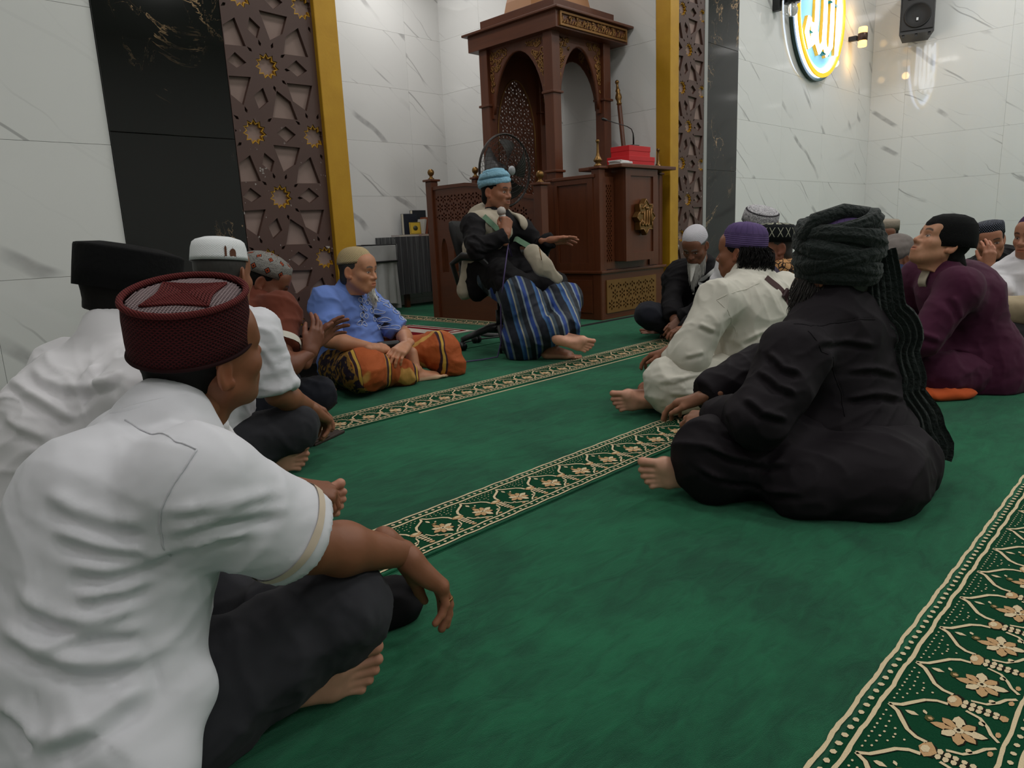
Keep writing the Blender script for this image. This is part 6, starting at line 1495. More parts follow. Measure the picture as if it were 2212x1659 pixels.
# ---- 1. man in the maroon crochet cap, nearest the camera
P = Person('maroon_cap', 'man in a maroon crochet cap and white short-sleeved shirt, seen from behind at lower left', sk(138, 88, 62), near=2, hs=.98)
P.body(hand={'R': dict(curl=((.25, .35, .2), (.30, .45, .25), (.45, .55, .3), (.6, .6, .35)), thumb=(.35, .35)), 'L': dict(curl=(.5, .6, .4))}, feet=('L', 'R'), stubble=.25)
hair_shell(P.HM, P.hs, M_HAIRB, P.root, low=-.018, thick=.003)
J = P.J
def hem1(q):
    q.cone(V(0.242, 1.019, 0.247), V(0.276, 0.939, 0.187), .075, .045, k=.05); q.cone(V(0.189, 1.042, 0.193), V(0.209, 0.954, 0.155), .085, .06, k=.06); q.cone(V(0.187, 0.959, 0.151), V(0.210, 0.897, 0.116), .07, .06, k=.05)
SHIRT1 = P.shirt(M_WSHIRT, 'short', bulk=.0, frac=.86, extra=hem1, hem=-.05, hemr=.012, belly=.006, sl=.006, depth=.72, amp=1.0, collar=M_WSHIRT,
        spec=[(7, .006, P.J['_r'] + UPV * .35, 3.2), (4, .007, P.J['_r'] - UPV * .4, 2.4), (14, .002, P.J['_r'] + UPV * .2, 3.0)])
P.trousers(M_GREYT, bulk=.002)
def rim_torus(P, base, rx, ry, z, r, mat, tilt, root, name='cap_rim', n=72):
    R_, t_ = P.HM; pts = []
    for k in range(n):
        an = 2 * PI * k / n; x, y, zz = rx * math.sin(an), ry * math.cos(an), z; y, zz = y * math.cos(tilt) - zz * math.sin(tilt), y * math.sin(tilt) + zz * math.cos(tilt)
        pts.append(tuple(R_ @ (np.array([base[0] + x, base[1] + y, base[2] + zz]) * P.hs) + t_))
    mb = MB(); mb.tube(pts, r, 8, closed=True); return wlink(name, mb.mesh(name), mat, root)
def cap_point(P, base, tilt, x, y, z):
    R_, t_ = P.HM; y, z = y * math.cos(tilt) - z * math.sin(tilt), y * math.sin(tilt) + z * math.cos(tilt); return R_ @ (np.array([base[0] + x, base[1] + y, base[2] + z]) * P.hs) + t_
cb, ct = (0, -.016, .020), -.05
c = P.cap([(.985, 0), (1.0, .0), (1.012, .03), (1.01, .07), (.985, .098), (.955, .102), (.94, .094)], M_MAROON, rx=.084, ry=.103, base=cb, tilt=ct)
rim_torus(P, cb, .0825, .101, .099, .0055, M_MAROONRIM, ct, c.parent); rim_torus(P, cb, .0845, .1035, .004, .0035, M_MAROON, ct, c.parent, 'cap_band')
# net top: crossing cords and a four-armed woven star
net = MB(); ex, ey = .078, .096
for i in range(-15, 16):
    t = i / 16
    for (a, sgn) in ((0, 1), (1, 1)):
        pts = []
        for j in range(-12, 13):
            u = j / 12; x, y = (t, u) if a == 0 else (u, t); xx, yy = (x + y) * .7071, (x - y) * .7071
            if xx * xx + yy * yy < .985: pts.append(tuple(cap_point(P, cb, ct, xx * ex, yy * ey, .094 + .004 * (1 - xx * xx - yy * yy))))
        if len(pts) > 1: net.tube(pts, .0011, 4)
wlink('net_top', net.mesh('net_top'), plain('pale_net_cord', S((136, 118, 120)), .8), c.parent)['kind'] = 'stuff'
star = MB()
for i in range(8):
    t = .05 + i * .108; pts = []
    for k in range(4):
        a0, a1 = PI / 2 * k, PI / 2 * (k + 1)
        for j in range(8):
            u = j / 8; rr = t * (1 - .16 * math.sin(PI * u)); x = rr * (math.sin(a0) * (1 - u) + math.sin(a1) * u); y = rr * (math.cos(a0) * (1 - u) + math.cos(a1) * u); pts.append(tuple(cap_point(P, cb, ct, x * ex, y * ey, .0985 + .003 * (1 - rr))))
    star.tube(pts, .0030, 5, closed=True)
wlink('woven_star', star.mesh('woven_star'), M_MAROONRIM, c.parent)['kind'] = 'stuff'
wlink('cap_lining', MB().add([cap_point(P, cb, ct, .95 * ex * math.sin(2 * PI * k / 40), .95 * ey * math.cos(2 * PI * k / 40), .0945) for k in range(40)], [tuple(range(40))]).mesh('cap_lining'), plain('cap_lining_black', S((18, 14, 16)), .9), c.parent)
# sleeve band and ring
J = P.J; d = J['elR'] - J['shR']; band_on('sleeve_band', SHIRT1, J['shR'] + d * .74, d, .012, cloth('tan_tape', S((206, 190, 170))), P.root)
seams(SHIRT1, 'maroon_cap:shirt', cloth('white_seam', S((206, 206, 212))), P.root)
R = frame3(J['hdR'], J['puR']); g = J['wrR'] + R[:, 1] * .125 + R[:, 0] * .012 - R[:, 2] * .012
wlink('ring', MB().tube([tuple(g + R[:, 0] * .011 * math.cos(a) + unit(R[:, 2] + R[:, 1] * .6) * .011 * math.sin(a)) for a in np.linspace(0, 2 * PI, 18, endpoint=False)], .0025, 6, closed=True).mesh('ring'), M_BRASS, P.root)

# ---- 2. man in the black songkok
P = Person('black_songkok', 'man in a tall black felt cap and white shirt behind the maroon-capped man', sk(132, 84, 60), near=2, hs=1.02)
P.body(hand={'R': dict(curl=((.5, .7, .4), (.8, .8, .4), (.9, .9, .5), (1.0, .9, .5)))}, feet=('L',), stubble=.2)
hair_shell(P.HM, P.hs, M_HAIRB, P.root, low=-.056, thick=.002)
P.shirt(M_WSHIRT2, 'short', bulk=.012, frac=.8, hem=-.05, sl=.004, amp=.8)
P.trousers(M_GREYT)
P.cap([(.985, .002), (1.0, 0), (1.02, .04), (1.035, .083), (1.025, .088), (1.0, .089), (.98, .090), (.6, .099), (.001, .102)], M_CAPBLACK, rx=.086, ry=.110, base=(0, -.014, .022), tilt=-.03)

# ---- 3. man in the white cap with the brown emblem
P = Person('white_cap', 'man in a white cap with a brown mosque emblem, white shirt and charcoal trousers', sk(142, 94, 68), near=1)
P.body(hand={'R': dict(curl=((.5, .5, .3), (.6, .6, .4), (.7, .7, .4), (.8, .7, .4)))}, feet=('L',), stubble=.2)
hair_shell(P.HM, P.hs, M_HAIRD, P.root, thick=.002, low=-.05)
P.shirt(M_WSHIRT, 'short', frac=.95, bulk=.004)
P.trousers(M_GREYT, bulk=.004)
c = P.cap([(.985, .002), (1.0, 0), (.985, .014), (.95, .042), (.89, .060), (.78, .068), (.5, .076), (.001, .078)], M_CAPW2, rx=.084, ry=.104, base=(0, -.014, .048), tilt=-.04)
# emblem: minaret and dome stitched on the right of the cap
em = MB(); an0 = 2.15
def onc(u, v): an = an0 - u / .094; return tuple(cap_point(P, (0, -.014, .046), -.04, .0835 * 1.0 * math.sin(an), .1035 * 1.0 * math.cos(an), v))
def patch(pts):
    n = len(em.v); em.v += [onc(*p) for p in pts]; em.f.append(tuple(range(n, n + len(pts)))); em.sm.append(False)
patch([(-.016, .012), (-.009, .012), (-.009, .040), (-.0125, .046), (-.016, .040)])
dm = [(.012 + .011 * math.cos(a), .024 + .013 * math.sin(a)) for a in np.linspace(0, PI, 9)]; patch([(.001, .012), (.023, .012), (.023, .024)] + dm[1:-1] + [(.001, .024)]); patch([(.011, .036), (.013, .036), (.012, .044)]); patch([(-.018, .008), (.025, .008), (.025, .012), (-.018, .012)])
wlink('emblem', em.mesh('emblem'), plain('brown_stitching', S((96, 56, 34)), .8), P.root)

# ---- 4. man in the patterned cap
P = Person('batik_cap', 'man in a grey and orange patterned cap and brown T-shirt, looking down at his hands', sk(118, 72, 52), near=1)
P.body(hand={'R': dict(curl=(.25, .3, .2), spread=.10), 'L': dict(curl=(.2, .25, .2), spread=.1)}, feet=('L',), stubble=.15)
hair_shell(P.HM, P.hs, M_HAIRB, P.root, thick=.003)
SH4 = P.shirt(M_BROWN, 'short', frac=.62, sl=.004)
for S_ in 'LR':
    J = P.J; d = J['el' + S_] - J['sh' + S_]; band_on('cream_cuff', SH4, J['sh' + S_] + d * .57, d, .03, M_CREAM, P.root, .004)
P.trousers(M_NAVY)
P.cap([(.985, .002), (1.0, 0), (1.01, .03), (.99, .058), (.95, .064), (.7, .080), (.4, .092), (.001, .098)], M_BATIK, rx=.086, ry=.106, base=(0, -.014, .032))

# ---- 5. man in the blue shirt and orange sarong
P = Person('blue_shirt', 'older man in a cream knitted cap, embroidered blue shirt and orange sarong', sk(190, 134, 102), near=1)
P.body(hand={'R': dict(curl=(.25, .3, .2), spread=.04), 'L': dict(curl=(.5, .5, .3))}, feet=('R',), brow=(.10, .08, .07))
hair_shell(P.HM, P.hs, M_HAIRD, P.root, thick=.003, low=-.01)
o = P.shirt(M_BLUE, 'short', frac=.86, belly=.022, sl=.004, bulk=-.004)
P.cap(dome(.088), M_CAPCREAM, rx=.082, ry=.101, base=(0, -.016, .040), tilt=.10)
beard(P.HM, P.hs, M_BEARDW, P.root, length=.105, n=420, wide=.024, seed=3)
def sarong_orange():
    q = N('orange_sarong'); c = q.coord('Object', (1, 1, 1), (0, 0, math.radians(20))); x, y, z = q.sep(c)
    wob = q.math('MULTIPLY', q.noise(c, 5, 2), .05); yy = q.math('ADD', y, wob); xx = q.math('ADD', x, wob)
    sx = q.step(q.math('SINE', q.math('MULTIPLY', xx, 34)), .80, .90); fine = q.step(q.math('SINE', q.math('MULTIPLY', xx, 240)), -.2, .2); st_ = q.math('MULTIPLY', sx, fine)
    sy = q.step(q.math('SINE', q.math('MULTIPLY', yy, 30)), .93, .97); dk = q.math('SUBTRACT', 1.0, q.step(q.noise(q.coord('Object', (1, 1, 1)), 16, 3, .5, 1.5), .46, .50))
    base = q.mix(q.noise(c, 8, 3), S((150, 66, 20)), S((190, 92, 34))); c1 = q.mix(st_, base, S((206, 164, 66))); c1 = q.mix(q.math('MULTIPLY', sx, q.math('SUBTRACT', 1.0, fine)), c1, S((52, 20, 34))); c1 = q.mix(q.math('MULTIPLY', sy, .7), c1, S((206, 168, 84)))
    ik = q.mix(dk, S((150, 110, 44)), S((34, 18, 38)))
    w3 = q.sep(q.coord('Object')); sel = q.step(q.math('ADD', q.math('ADD', q.math('MULTIPLY', w3[0], .706), q.math('MULTIPLY', w3[1], -.708)), q.math('MULTIPLY', w3[2], .5)), -.70, -.69)
    q.bs('Base Color', q.mix(sel, ik, c1)); q.bs('Roughness', .8); n = q.noise(c, 14, 3, .5, 1); q.bump(n, .3, .02); return q.m
def fillB(q):
    J = P.J; q.cone(J['hipR'] * [1, 1, .8], J['knR'] * [1, 1, .9], .10, .088, k=.06); q.cone(J['knR'], J['anR'] * [1, 1, 1] + V(-.10, .04, .0), .082, .055, k=.05); q.cone(J['pel'] * [1, 1, .6], (J['knL'] + J['knR']) / 2 * [1, 1, .45], .10, .07, k=.06); q.cone(J['knL'], J['knL'] * [1, 1, 0] + V(.02, -.05, .06), .085, .085, k=.05)
P.trousers(sarong_orange(), bulk=.012, name='sarong', extra=fillB, frac=.45)
# embroidery on the chest: chains of white rings and dark diamonds
eb, ed = MB(), MB(); J = P.J; f3 = unit(V(.62, -.78, 0)); r3 = unit(V(f3[1], -f3[0], 0))
import mathutils
shp = o; dgv = [None]
bvh = mathutils.bvhtree.BVHTree.FromPolygons([v.co for v in shp.data.vertices], [tuple(p.vertices) for p in shp.data.polygons])
def on_shirt(u, z):
    c0 = J['chest'] * 1.0; org = V(c0[0], c0[1], 0) + r3 * u + f3 * .6 + UPV * z; hit = bvh.ray_cast(Vector(org), Vector(-f3)); return None if hit[0] is None else np.array(hit[0]) + f3 * .003
for (u0, z0, u1, z1, n) in ((.055, .50, .115, .34, 5), (-.03, .485, -.075, .34, 5), (.02, .44, -.0, .30, 4)):
    for i in range(n):
        t = i / (n - 1); u, z = u0 + (u1 - u0) * t, z0 + (z1 - z0) * t
        for sg in (-1, 1):
            pts = []
            for a in np.linspace(0, 2 * PI, 12):
                p = on_shirt(u + sg * .012 + .011 * math.cos(a), z + .013 * math.sin(a) + sg * .004)
                if p is not None: pts.append(tuple(p))
            if len(pts) > 3: eb.tube(pts, .0018, 5)
        pts = [on_shirt(u + a * .008, z + b * .011 + .018) for a, b in ((0, 1), (1, 0), (0, -1), (-1, 0))]
        if all(p is not None for p in pts): ed.add(pts, [(0, 1, 2, 3)])
wlink('white_embroidery', eb.mesh('white_embroidery'), plain('white_thread', S((214, 220, 236)), .7), P.root)['kind'] = 'stuff'; wlink('dark_embroidery', ed.mesh('dark_embroidery'), plain('navy_thread', S((16, 18, 34)), .7), P.root)['kind'] = 'stuff'

# ---- 6. lecturer on the chair
P = Person('lecturer', 'lecturer in a pale blue turban and black tunic speaking from the office chair', sk(152, 100, 74), near=1)
P.body(hand={'R': dict(curl=((1.1, 1.2, .7), (1.2, 1.2, .7), (1.2, 1.2, .7), (1.2, 1.2, .7)), thumb=(.2, .7)), 'L': dict(curl=((.1, .15, .1), (.1, .2, .1), (.15, .2, .1), (.2, .2, .1)), spread=.09, thumb=(.6, .1))}, feet=('L', 'R'), stubble=.3, moustache=(.03, .02, .018))
hair_shell(P.HM, P.hs, M_HAIRB, P.root, thick=.003)
J = P.J
def tunic(q):
    for S_ in 'LR': q.cone(J['hip' + S_] + UPV * .02, J['hip' + S_] + (J['kn' + S_] - J['hip' + S_]) * .80 + UPV * .03, .125, .095, k=.06)
    q.cone(J['hipL'] + (J['knL'] - J['hipL']) * .75 + UPV * .03, J['hipR'] + (J['knR'] - J['hipR']) * .75 + UPV * .03, .07, .07, k=.08)
    q.ell(J['belly'] + J['_f'] * .05, (.14, .13, .13), k=.06)
    q.cone(J['hipR'] + V(-.06, 0, 0), J['hipR'] + V(-.10, -.02, -.14), .10, .06, k=.06)
TUN = P.shirt(M_BLACKC, 'long', bulk=-.012, extra=tunic, sl=.0, amp=1.0, name='tunic')
def sarong_blue():
    q = N('blue_striped_sarong'); c = q.coord('Object', (1, 1, 1), (0, 0, 0)); x, y, z = q.sep(c); t = q.math('ADD', q.math('ADD', q.math('MULTIPLY', x, .75), q.math('MULTIPLY', z, .20)), q.math('MULTIPLY', y, -.60))
    r = q.node('ShaderNodeValToRGB'); r.color_ramp.interpolation = 'CONSTANT'; q.set(r, 0, q.math('FRACT', q.math('MULTIPLY', t, 6.0))); el = r.color_ramp.elements
    cols = [(0, (22, 28, 42)), (.26, (62, 104, 150)), (.33, (34, 72, 134)), (.42, (160, 160, 146)), (.47, (60, 76, 92)), (.58, (24, 30, 40)), (.74, (120, 136, 150)), (.80, (28, 60, 132)), (.93, (110, 120, 124))]
    el[0].position = 0; el[0].color = (*S(cols[0][1]), 1); el[1].position = cols[1][0]; el[1].color = (*S(cols[1][1]), 1)
    for p_, cc in cols[2:]: e_ = el.new(p_); e_.color = (*S(cc), 1)
    q.bs('Base Color', r.outputs[0]); q.bs('Roughness', .75); q.bump(q.math('ADD', q.wave(c, 260, .5, 1, 'X'), q.noise(c, 14, 3)), .15, .01); return q.m
def sar(q):
    a, b = J['knR'], J['anR']; q.cone(J['knR'], J['knR'] * [1, 1, 0] + V(.02, -.0, .06), .10, .10, k=.06); q.cone(J['knR'] * [1, 1, .6] + UPV * .12, J['knL'] * [1, 1, .6] + UPV * .12, .06, .06, k=.08)
    q.cone(J['knR'] * [1, 1, 0] + V(.0, 0, .10), J['anL'] + V(-.03, .03, .05), .10, .07, k=.08)
P.trousers(sarong_blue(), bulk=.018, name='sarong', extra=sar, frac=.86, cuffr=.075)
tb = MB()
for i, (z, rx, ry, tx, ty, w, hg) in enumerate(((.050, .080, .100, .16, .08, .019, .015), (.068, .082, .102, .04, -.14, .020, .016), (.086, .079, .098, .20, .14, .020, .016), (.104, .068, .086, .05, -.10, .019, .017), (.118, .050, .064, .16, .14, .017, .018), (.128, .028, .036, .0, .0, .014, .020))): turban_ring(tb, P.HM, P.hs, (0, -.018, z), rx, ry, tx, ty, w, hg, 4, i, tw=1)
wlink('turban', tb.mesh('turban'), cloth('pale_blue_turban_cloth', S((132, 178, 200)), fold=.4, fs=40), P.root)
P.cap(dome(.045), M_CAPBLACK, rx=.080, ry=.100, base=(0, -.006, .030), tilt=.06, name='under_cap')
# beige waistcoat, open at the front, hanging beside the seat
wq = Sdf(.008)
f = J['_f']; r = J['_r']; sq = (f, .78); bb = .012
wq.cone(J['pel'] - UPV * .02, J['belly'], .168 + bb, .160 + bb, k=.06, sq=sq); wq.cone(J['belly'], J['chest'], .160 + bb, .165 + bb, k=.06, sq=sq); wq.cone(J['chest'], J['neck'] - UPV * .10, .165 + bb, .115 + bb, k=.06, sq=sq)
for sg, S_ in ((-1, 'L'), (1, 'R')):
    wq.cone(J['neck'] - UPV * .035, J['neck'] * .35 + J['sh' + S_] * .65, .066, .070, k=.05); wq.cone(J['chest'], J['neck'] * .3 + J['sh' + S_] * .7, .105, .074, k=.05)
    wq.cone(J['belly'] + r * sg * .14 - f * .02, J['pel'] + r * sg * .225 - f * .06 - UPV * .15, .080, .055, k=.05)
wq.cone(J['neck'] + f * .10 + UPV * .02, J['chest'] + f * .17, .045, .070, k=.01, op='s'); wq.cone(J['chest'] + f * .17, J['belly'] + f * .20, .075, .12, k=.01, op='s'); wq.cone(J['belly'] + f * .20, J['pel'] + f * .22 - UPV * .1, .12, .20, k=.01, op='s')
WST = P.cloth('waistcoat', wq, M_BEIGEC, [(10, .008, UPV, 2.5), (5, .008, UPV + r, 2.0)])
ax = unit(J['head'] - J['neck']); R = frame3(f, ax); mb = MB(); mb.lathe([(.072, -.012), (.070, .012), (.067, .028), (.063, .028), (.066, -.012)], 28, (0, 0, 0), 1.0, 1.06); wlink('collar', mb.xf(Matrix.Translation(Vector(J['neck'])) @ Matrix([[R[i][j] for j in range(3)] for i in range(3)]).to_4x4()).mesh('collar'), M_BEIGEC, P.root)

# ---- 7. old man with the white beard
P = Person('white_beard', 'old man with a long white beard, white knitted cap and black clothes beside the pulpit', sk(120, 78, 58), near=1)
P.body(hand={'R': dict(curl=(.5, .6, .4)), 'L': dict(curl=(.6, .7, .4))}, feet=('L', 'R'), brow=(.2, .18, .17))
hair_shell(P.HM, P.hs, M_HAIRG, P.root, thick=.003)
SH7 = P.shirt(M_BLACKC, 'long', sl=.008, amp=1.2, bulk=-.015)
P.trousers(M_NAVY, bulk=.01)
P.cap(dome(.092, flat=.15), M_CAPWHITE, rx=.084, ry=.104, base=(0, -.014, .036), tilt=.02)
beard(P.HM, P.hs, M_BEARDW, P.root, length=.19, n=600, wide=.036, seed=5, r0=.0014, full=True)
J = P.J; f = J['_f']
sheet('white_lanyard', lay_on(SH7, dense([J['neck'] - J['_r'] * .075 - UPV * .02, J['chest'] - J['_r'] * .075 + UPV * .03, J['belly'] - J['_r'] * .02 + UPV * .03]), -f), .035, plain('white_webbing', S((206, 206, 204)), .7), P.root, side=J['_r'], pleat=0.0)
bt = MB()
for k in range(3): c_ = J['chest'] + f * .142 + J['_r'] * -.02 - UPV * (.05 * k - .03); bt.lathe([(.007, 0), (.007, .003), (.001, .004)], 10); bt.v[-30:] = [tuple(c_ + J['_r'] * p[0] + UPV * p[1] + f * p[2]) for p in bt.v[-30:]]
wlink('buttons', bt.mesh('buttons'), plain('pale_button', S((200, 196, 186)), .4), P.root)

# ---- 8. man in cream robe and purple cap
P = Person('purple_cap', 'long-haired man in a purple velvet cap and cream outfit with a brown shoulder strap', sk(140, 90, 66), near=2, hs=.95)
P.body(hand={'L': dict(curl=((.4, .5, .3), (.5, .6, .3), (.6, .6, .3), (.6, .6, .3)))}, feet=('R',))
hair_shell(P.HM, P.hs, M_HAIRB, P.root, thick=.006, low=.02)
def bob(R):
    a = R.uniform(-1.45, 1.45); p = np.array([.082 * math.sin(a), -.014 - .098 * math.cos(a), .01 + R.uniform(-.02, .02)]); p0 = P.hp(p); o_ = P.HM[0] @ unit(np.array([math.sin(a), -math.cos(a), 0])); L = R.uniform(.05, .135); ph = R.uniform(0, 6.28)
    return [p0 + o_ * (.004 + .026 * math.sin(u * 2.6)) - UPV * L * u + .020 * u * np.array([math.sin(ph + 7 * u), math.cos(ph + 6 * u), .3 * math.sin(6 * u + ph)]) for u in np.linspace(0, 1, 8)]
strands('long_hair', None, bob, 620, M_HAIRB, P.root, r0=.0022, seed=8)
def robe8(q):
    J = P.J; q.cone(J['belly'], J['pel'] - UPV * .04, .16, .19, k=.06, sq=(J['_f'], .85))
ROB8 = P.shirt(M_CREAM, 'elbow', sl=.012, bulk=.0, extra=robe8, amp=1.0, spec=[(8, .011, UPV + P.J['_f'] * .3, 2.5), (5, .010, P.J['_r'] + UPV, 2.2), (16, .004, UPV, 2.5)])
def fill8(q):
    J = P.J; q.cone(J['hipL'] * [1, 1, .8], J['knL'], .13, .085, k=.06); q.cone(J['pel'] * [1, 1, .5], (J['knL'] + J['knR']) / 2 * [1, 1, .6], .12, .10, k=.08); q.cone(J['knL'] * [1, 1, .8], J['anR'] * [1, 1, .9] + V(.14, -.10, 0), .09, .05, k=.05)
P.trousers(M_CREAM, bulk=.018, extra=fill8, cuffr=.06, frac=.8)
P.cap([(.985, .002), (1.0, 0), (1.0, .02), (.985, .045), (.93, .072), (.80, .094), (.60, .107), (.34, .114), (.22, .114), (.12, .117), (.001, .118)], M_PURPLE, rx=.085, ry=.104, base=(0, -.016, .022), tilt=.10, ripple=lambda a, t: .012 * math.cos(22 * a) * max(0, math.sin(t * PI)) )
J = P.J; bk = -J['_f']; seams(ROB8, 'purple_cap:shirt', M_CREAM, P.root)
strap_path = lay_on(ROB8, dense([J['neck'] - J['_r'] * .085 - UPV * .01, J['neck'] - J['_r'] * .055 - UPV * .06, J['chest'] + J['_r'] * .02 + UPV * .06, J['chest'] + J['_r'] * .10 - UPV * .06, J['belly'] + J['_r'] * .15 + UPV * .0]), J['_f'])
strap = sheet('bag_strap', strap_path, .028, plain('brown_webbing', S((72, 42, 42)), .7), P.root, side=J['_r'] + UPV * .9, pleat=0.0)
c_ = strap_path[7] + bk * .006; wlink('strap_buckle', MB().box(-.024, .024, -.006, .006, -.018, .018, b=.004).xf(Matrix.Translation(Vector(c_)) @ Matrix.Rotation(math.atan2(J['_f'][0] * -1, J['_f'][1]), 4, 'Z') @ Matrix.Rotation(-.7, 4, 'Y')).mesh('strap_buckle'), plain('brown_buckle', S((54, 30, 32)), .35), P.root)
d = unit(J['wrL'] - J['elL']); R = frame3(d, UPV); w0 = J['wrL'] - d * .03; wt = wlink('wristwatch', MB().tube([tuple(w0 + R[:, 0] * .034 * math.cos(a) + R[:, 2] * .034 * math.sin(a)) for a in np.linspace(0, 2 * PI, 24, endpoint=False)], .009, 6, closed=True).mesh('wristwatch'), M_STEEL, P.root)

# ---- 11. man in the dark turban, nearest on the right
P = Person('dark_turban', 'man in a large dark green turban and black robe, nearest on the right', sk(150, 104, 80), near=2, hs=1.02)
P.body(feet=('R',), hand={'L': dict(curl=(.5, .6, .4))})
M_ROBE2 = M_ROBE; J = P.J
def robe11(q):
    q.cone(J['belly'], J['pel'] - UPV * .05, .175, .215, k=.06, sq=(J['_f'], .9)); q.cone(J['pel'] * [1, 1, .7] - J['_f'] * .02, J['pel'] * [1, 1, .5] + J['_f'] * .10, .18, .14, k=.08)
ROB11 = P.shirt(M_ROBE, 'long', sl=.014, bulk=.006, extra=robe11, name='robe', spec=[(7, .012, UPV * .4 + J['_r'], 3.0), (4.5, .012, J['_f'] + UPV * .5, 2.4), (15, .005, J['_r'] + UPV * .3, 3.0)], collar=M_ROBE)
def fill11(q):
    q.cone(J['hipL'] * [1, 1, .8], J['knL'], .14, .092, k=.06); q.cone(J['pel'] * [1, 1, .5], (J['knL'] + J['knR']) / 2 * [1, 1, .6], .14, .11, k=.08); q.cone(J['knL'] * [1, 1, .85], J['anR'] * [1, 1, .9] + V(.11, -.10, 0), .095, .06, k=.05); q.cone(J['hipL'] * [1, 1, .5] + J['_f'] * .05, J['knL'] * [1, 1, .5], .10, .07, k=.06); q.cone(V(1.84, .73, .07), V(1.97, .60, .075), .10, .11, k=.08); q.cone(V(1.97, .60, .075), V(2.14, .59, .08), .11, .11, k=.08)
P.trousers(M_ROBE, bulk=.025, extra=fill11, cuffr=.06, frac=.8, name='robe_skirt', spec=[(7, .011, J['_f'] - J['_r'] * .4, 3.0), (14, .004, J['_f'], 3.0)])
M_TURB = cloth('dark_green_turban_cloth', S((27, 35, 33)), fold=.5, fs=60, sheen=.1, weave=500)
seams(ROB11, 'dark_turban:robe', M_ROBE, P.root)
tb = MB()
for i, (cy_, z, rx, ry, tx, ty, w, hg) in enumerate(((-.02, .000, .086, .104, .10, .08, .022, .016), (-.018, .026, .090, .108, .20, -.14, .026, .019), (-.022, .048, .092, .110, -.06, .20, .027, .021), (-.018, .070, .092, .109, .26, .04, .027, .021), (-.024, .092, .089, .106, .04, -.24, .026, .021), (-.018, .112, .082, .098, .24, .18, .025, .021), (-.026, .130, .074, .092, -.12, .26, .024, .021))): turban_ring(tb, P.HM, P.hs, (0, cy_, z), rx, ry, tx, ty, w, hg, 7, i + 3, n=72, m=28, tw=2)
# a loose roll crossing over the crown
roll_pts = [tuple(P.hp(p)) for p in ((-.09, .04, .10), (-.075, .01, .150), (-.03, -.05, .172), (.03, -.085, .160), (.075, -.09, .120), (.09, -.10, .05))]
tb.tube(roll_pts, [.020, .024, .022, .022, .026, .024], 12)
wlink('turban', tb.mesh('turban'), M_TURB, P.root)
P.cap(dome(.125, flat=.1), M_PURPLE, rx=.085, ry=.104, base=(0, -.016, .040), tilt=.06, name='under_cap')
dwn = [P.hp((.050, -.115, .05)), P.hp((.062, -.128, -.02))] + lay_on(ROB11, dense([V(2.227, 0.698, 0.505), V(2.272, 0.645, 0.381), V(2.281, 0.599, 0.259), V(2.279, 0.569, 0.150), V(2.275, 0.551, 0.076)], 3), unit(J['_f'] * .75 - J['_r'] * .66), .014)
sheet('turban_tail', dwn, .105, M_TURB, P.root, side=J['_r'] * .85 - J['_f'] * .5, pleat=.006, waves=6, n=44, grow=1.25)
fr_pts = dwn[-1]
def fringe(R):
    a = R.uniform(-.055, .055); p0 = fr_pts + unit(J['_r'] + J['_f'] * .35) * a + UPV * R.uniform(-.005, .02); return [p0 + np.array([R.normal() * .004, R.normal() * .004, -.035 * u]) for u in np.linspace(0, 1, 4)]
strands('tail_fringe', None, fringe, 70, plain('olive_fringe', S((80, 84, 62)), .9), P.root, r0=.0016, seed=2)
hair_shell(P.HM, P.hs, M_HAIRD, P.root, thick=.006, low=.02)
def wavy(R):
    sgn = -1 if R.random() < .7 else 1; a = R.uniform(.2, 1.9) * sgn; p = np.array([.080 * math.sin(a), .01 - .09 * math.cos(a) + .03, -.02 + R.uniform(-.035, .01)]); p0 = P.hp(p); o_ = P.HM[0] @ unit(np.array([math.sin(a), .2 - math.cos(a) * .5, 0])); L = R.uniform(.07, .16); ph = R.uniform(0, 6.28)
    return [p0 + o_ * (.012 * math.sin(u * 2.8) + .012 * u) - UPV * L * u + .011 * u * np.array([math.sin(ph + 9 * u), math.cos(ph + 8 * u), .3 * math.sin(7 * u)]) for u in np.linspace(0, 1, 10)]
strands('wavy_hair', None, wavy, 900, M_HAIRD, P.root, r0=.0016, seed=4)
beard(P.HM, P.hs, M_HAIRG, P.root, length=.16, n=350, wide=.045, seed=9, full=True, curl=.02)
wlink('pocket_note', MB().box(-.014, .014, -.001, .001, -.022, .022).xf(Matrix.Translation(Vector(J['hipL'] + J['_f'] * .06 - J['_r'] * .155 + UPV * .105)) @ Matrix.Rotation(-.9, 4, 'Z') @ Matrix.Rotation(.5, 4, 'Y')).mesh('pocket_note'), plain('green_note', S((52, 120, 60)), .6), P.root)

# ---- 14. young man in plum shirt and black beanie
P = Person('plum_shirt', 'young man in a plum shirt and black beanie looking up, sitting on the right', sk(188, 136, 106), near=1)
P.body(feet=('L',), moustache=(.06, .04, .03))
hair_shell(P.HM, P.hs, M_HAIRB, P.root, thick=.006, low=.02)
J = P.J
def ex14(q): q.cone(J['pel'], (J['knL'] + J['knR']) / 2 * [1, 1, .7], .20, .13, k=.08); q.cone(J['pel'] * [1, 1, .6], J['pel'] * [1, 1, .6] + J['_f'] * .1, .22, .18, k=.08)
P.shirt(M_PLUM, 'long', extra=ex14, sl=.010, bulk=.006, hem=-.06, hemr=.05, amp=.6, collar=M_PLUM)
P.trousers(M_PLUM, bulk=.01, fill=.2, name='tunic_skirt')
P.cap([(.98, .0), (1.0, .0), (1.02, .03), (1.0, .065), (.92, .10), (.72, .125), (.40, .138), (.001, .142)], M_BLKKNIT, rx=.088, ry=.112, base=(0, -.034, .006), tilt=-.42, ripple=lambda a, t: .015 * math.sin(3 * a + 2))
J = P.J
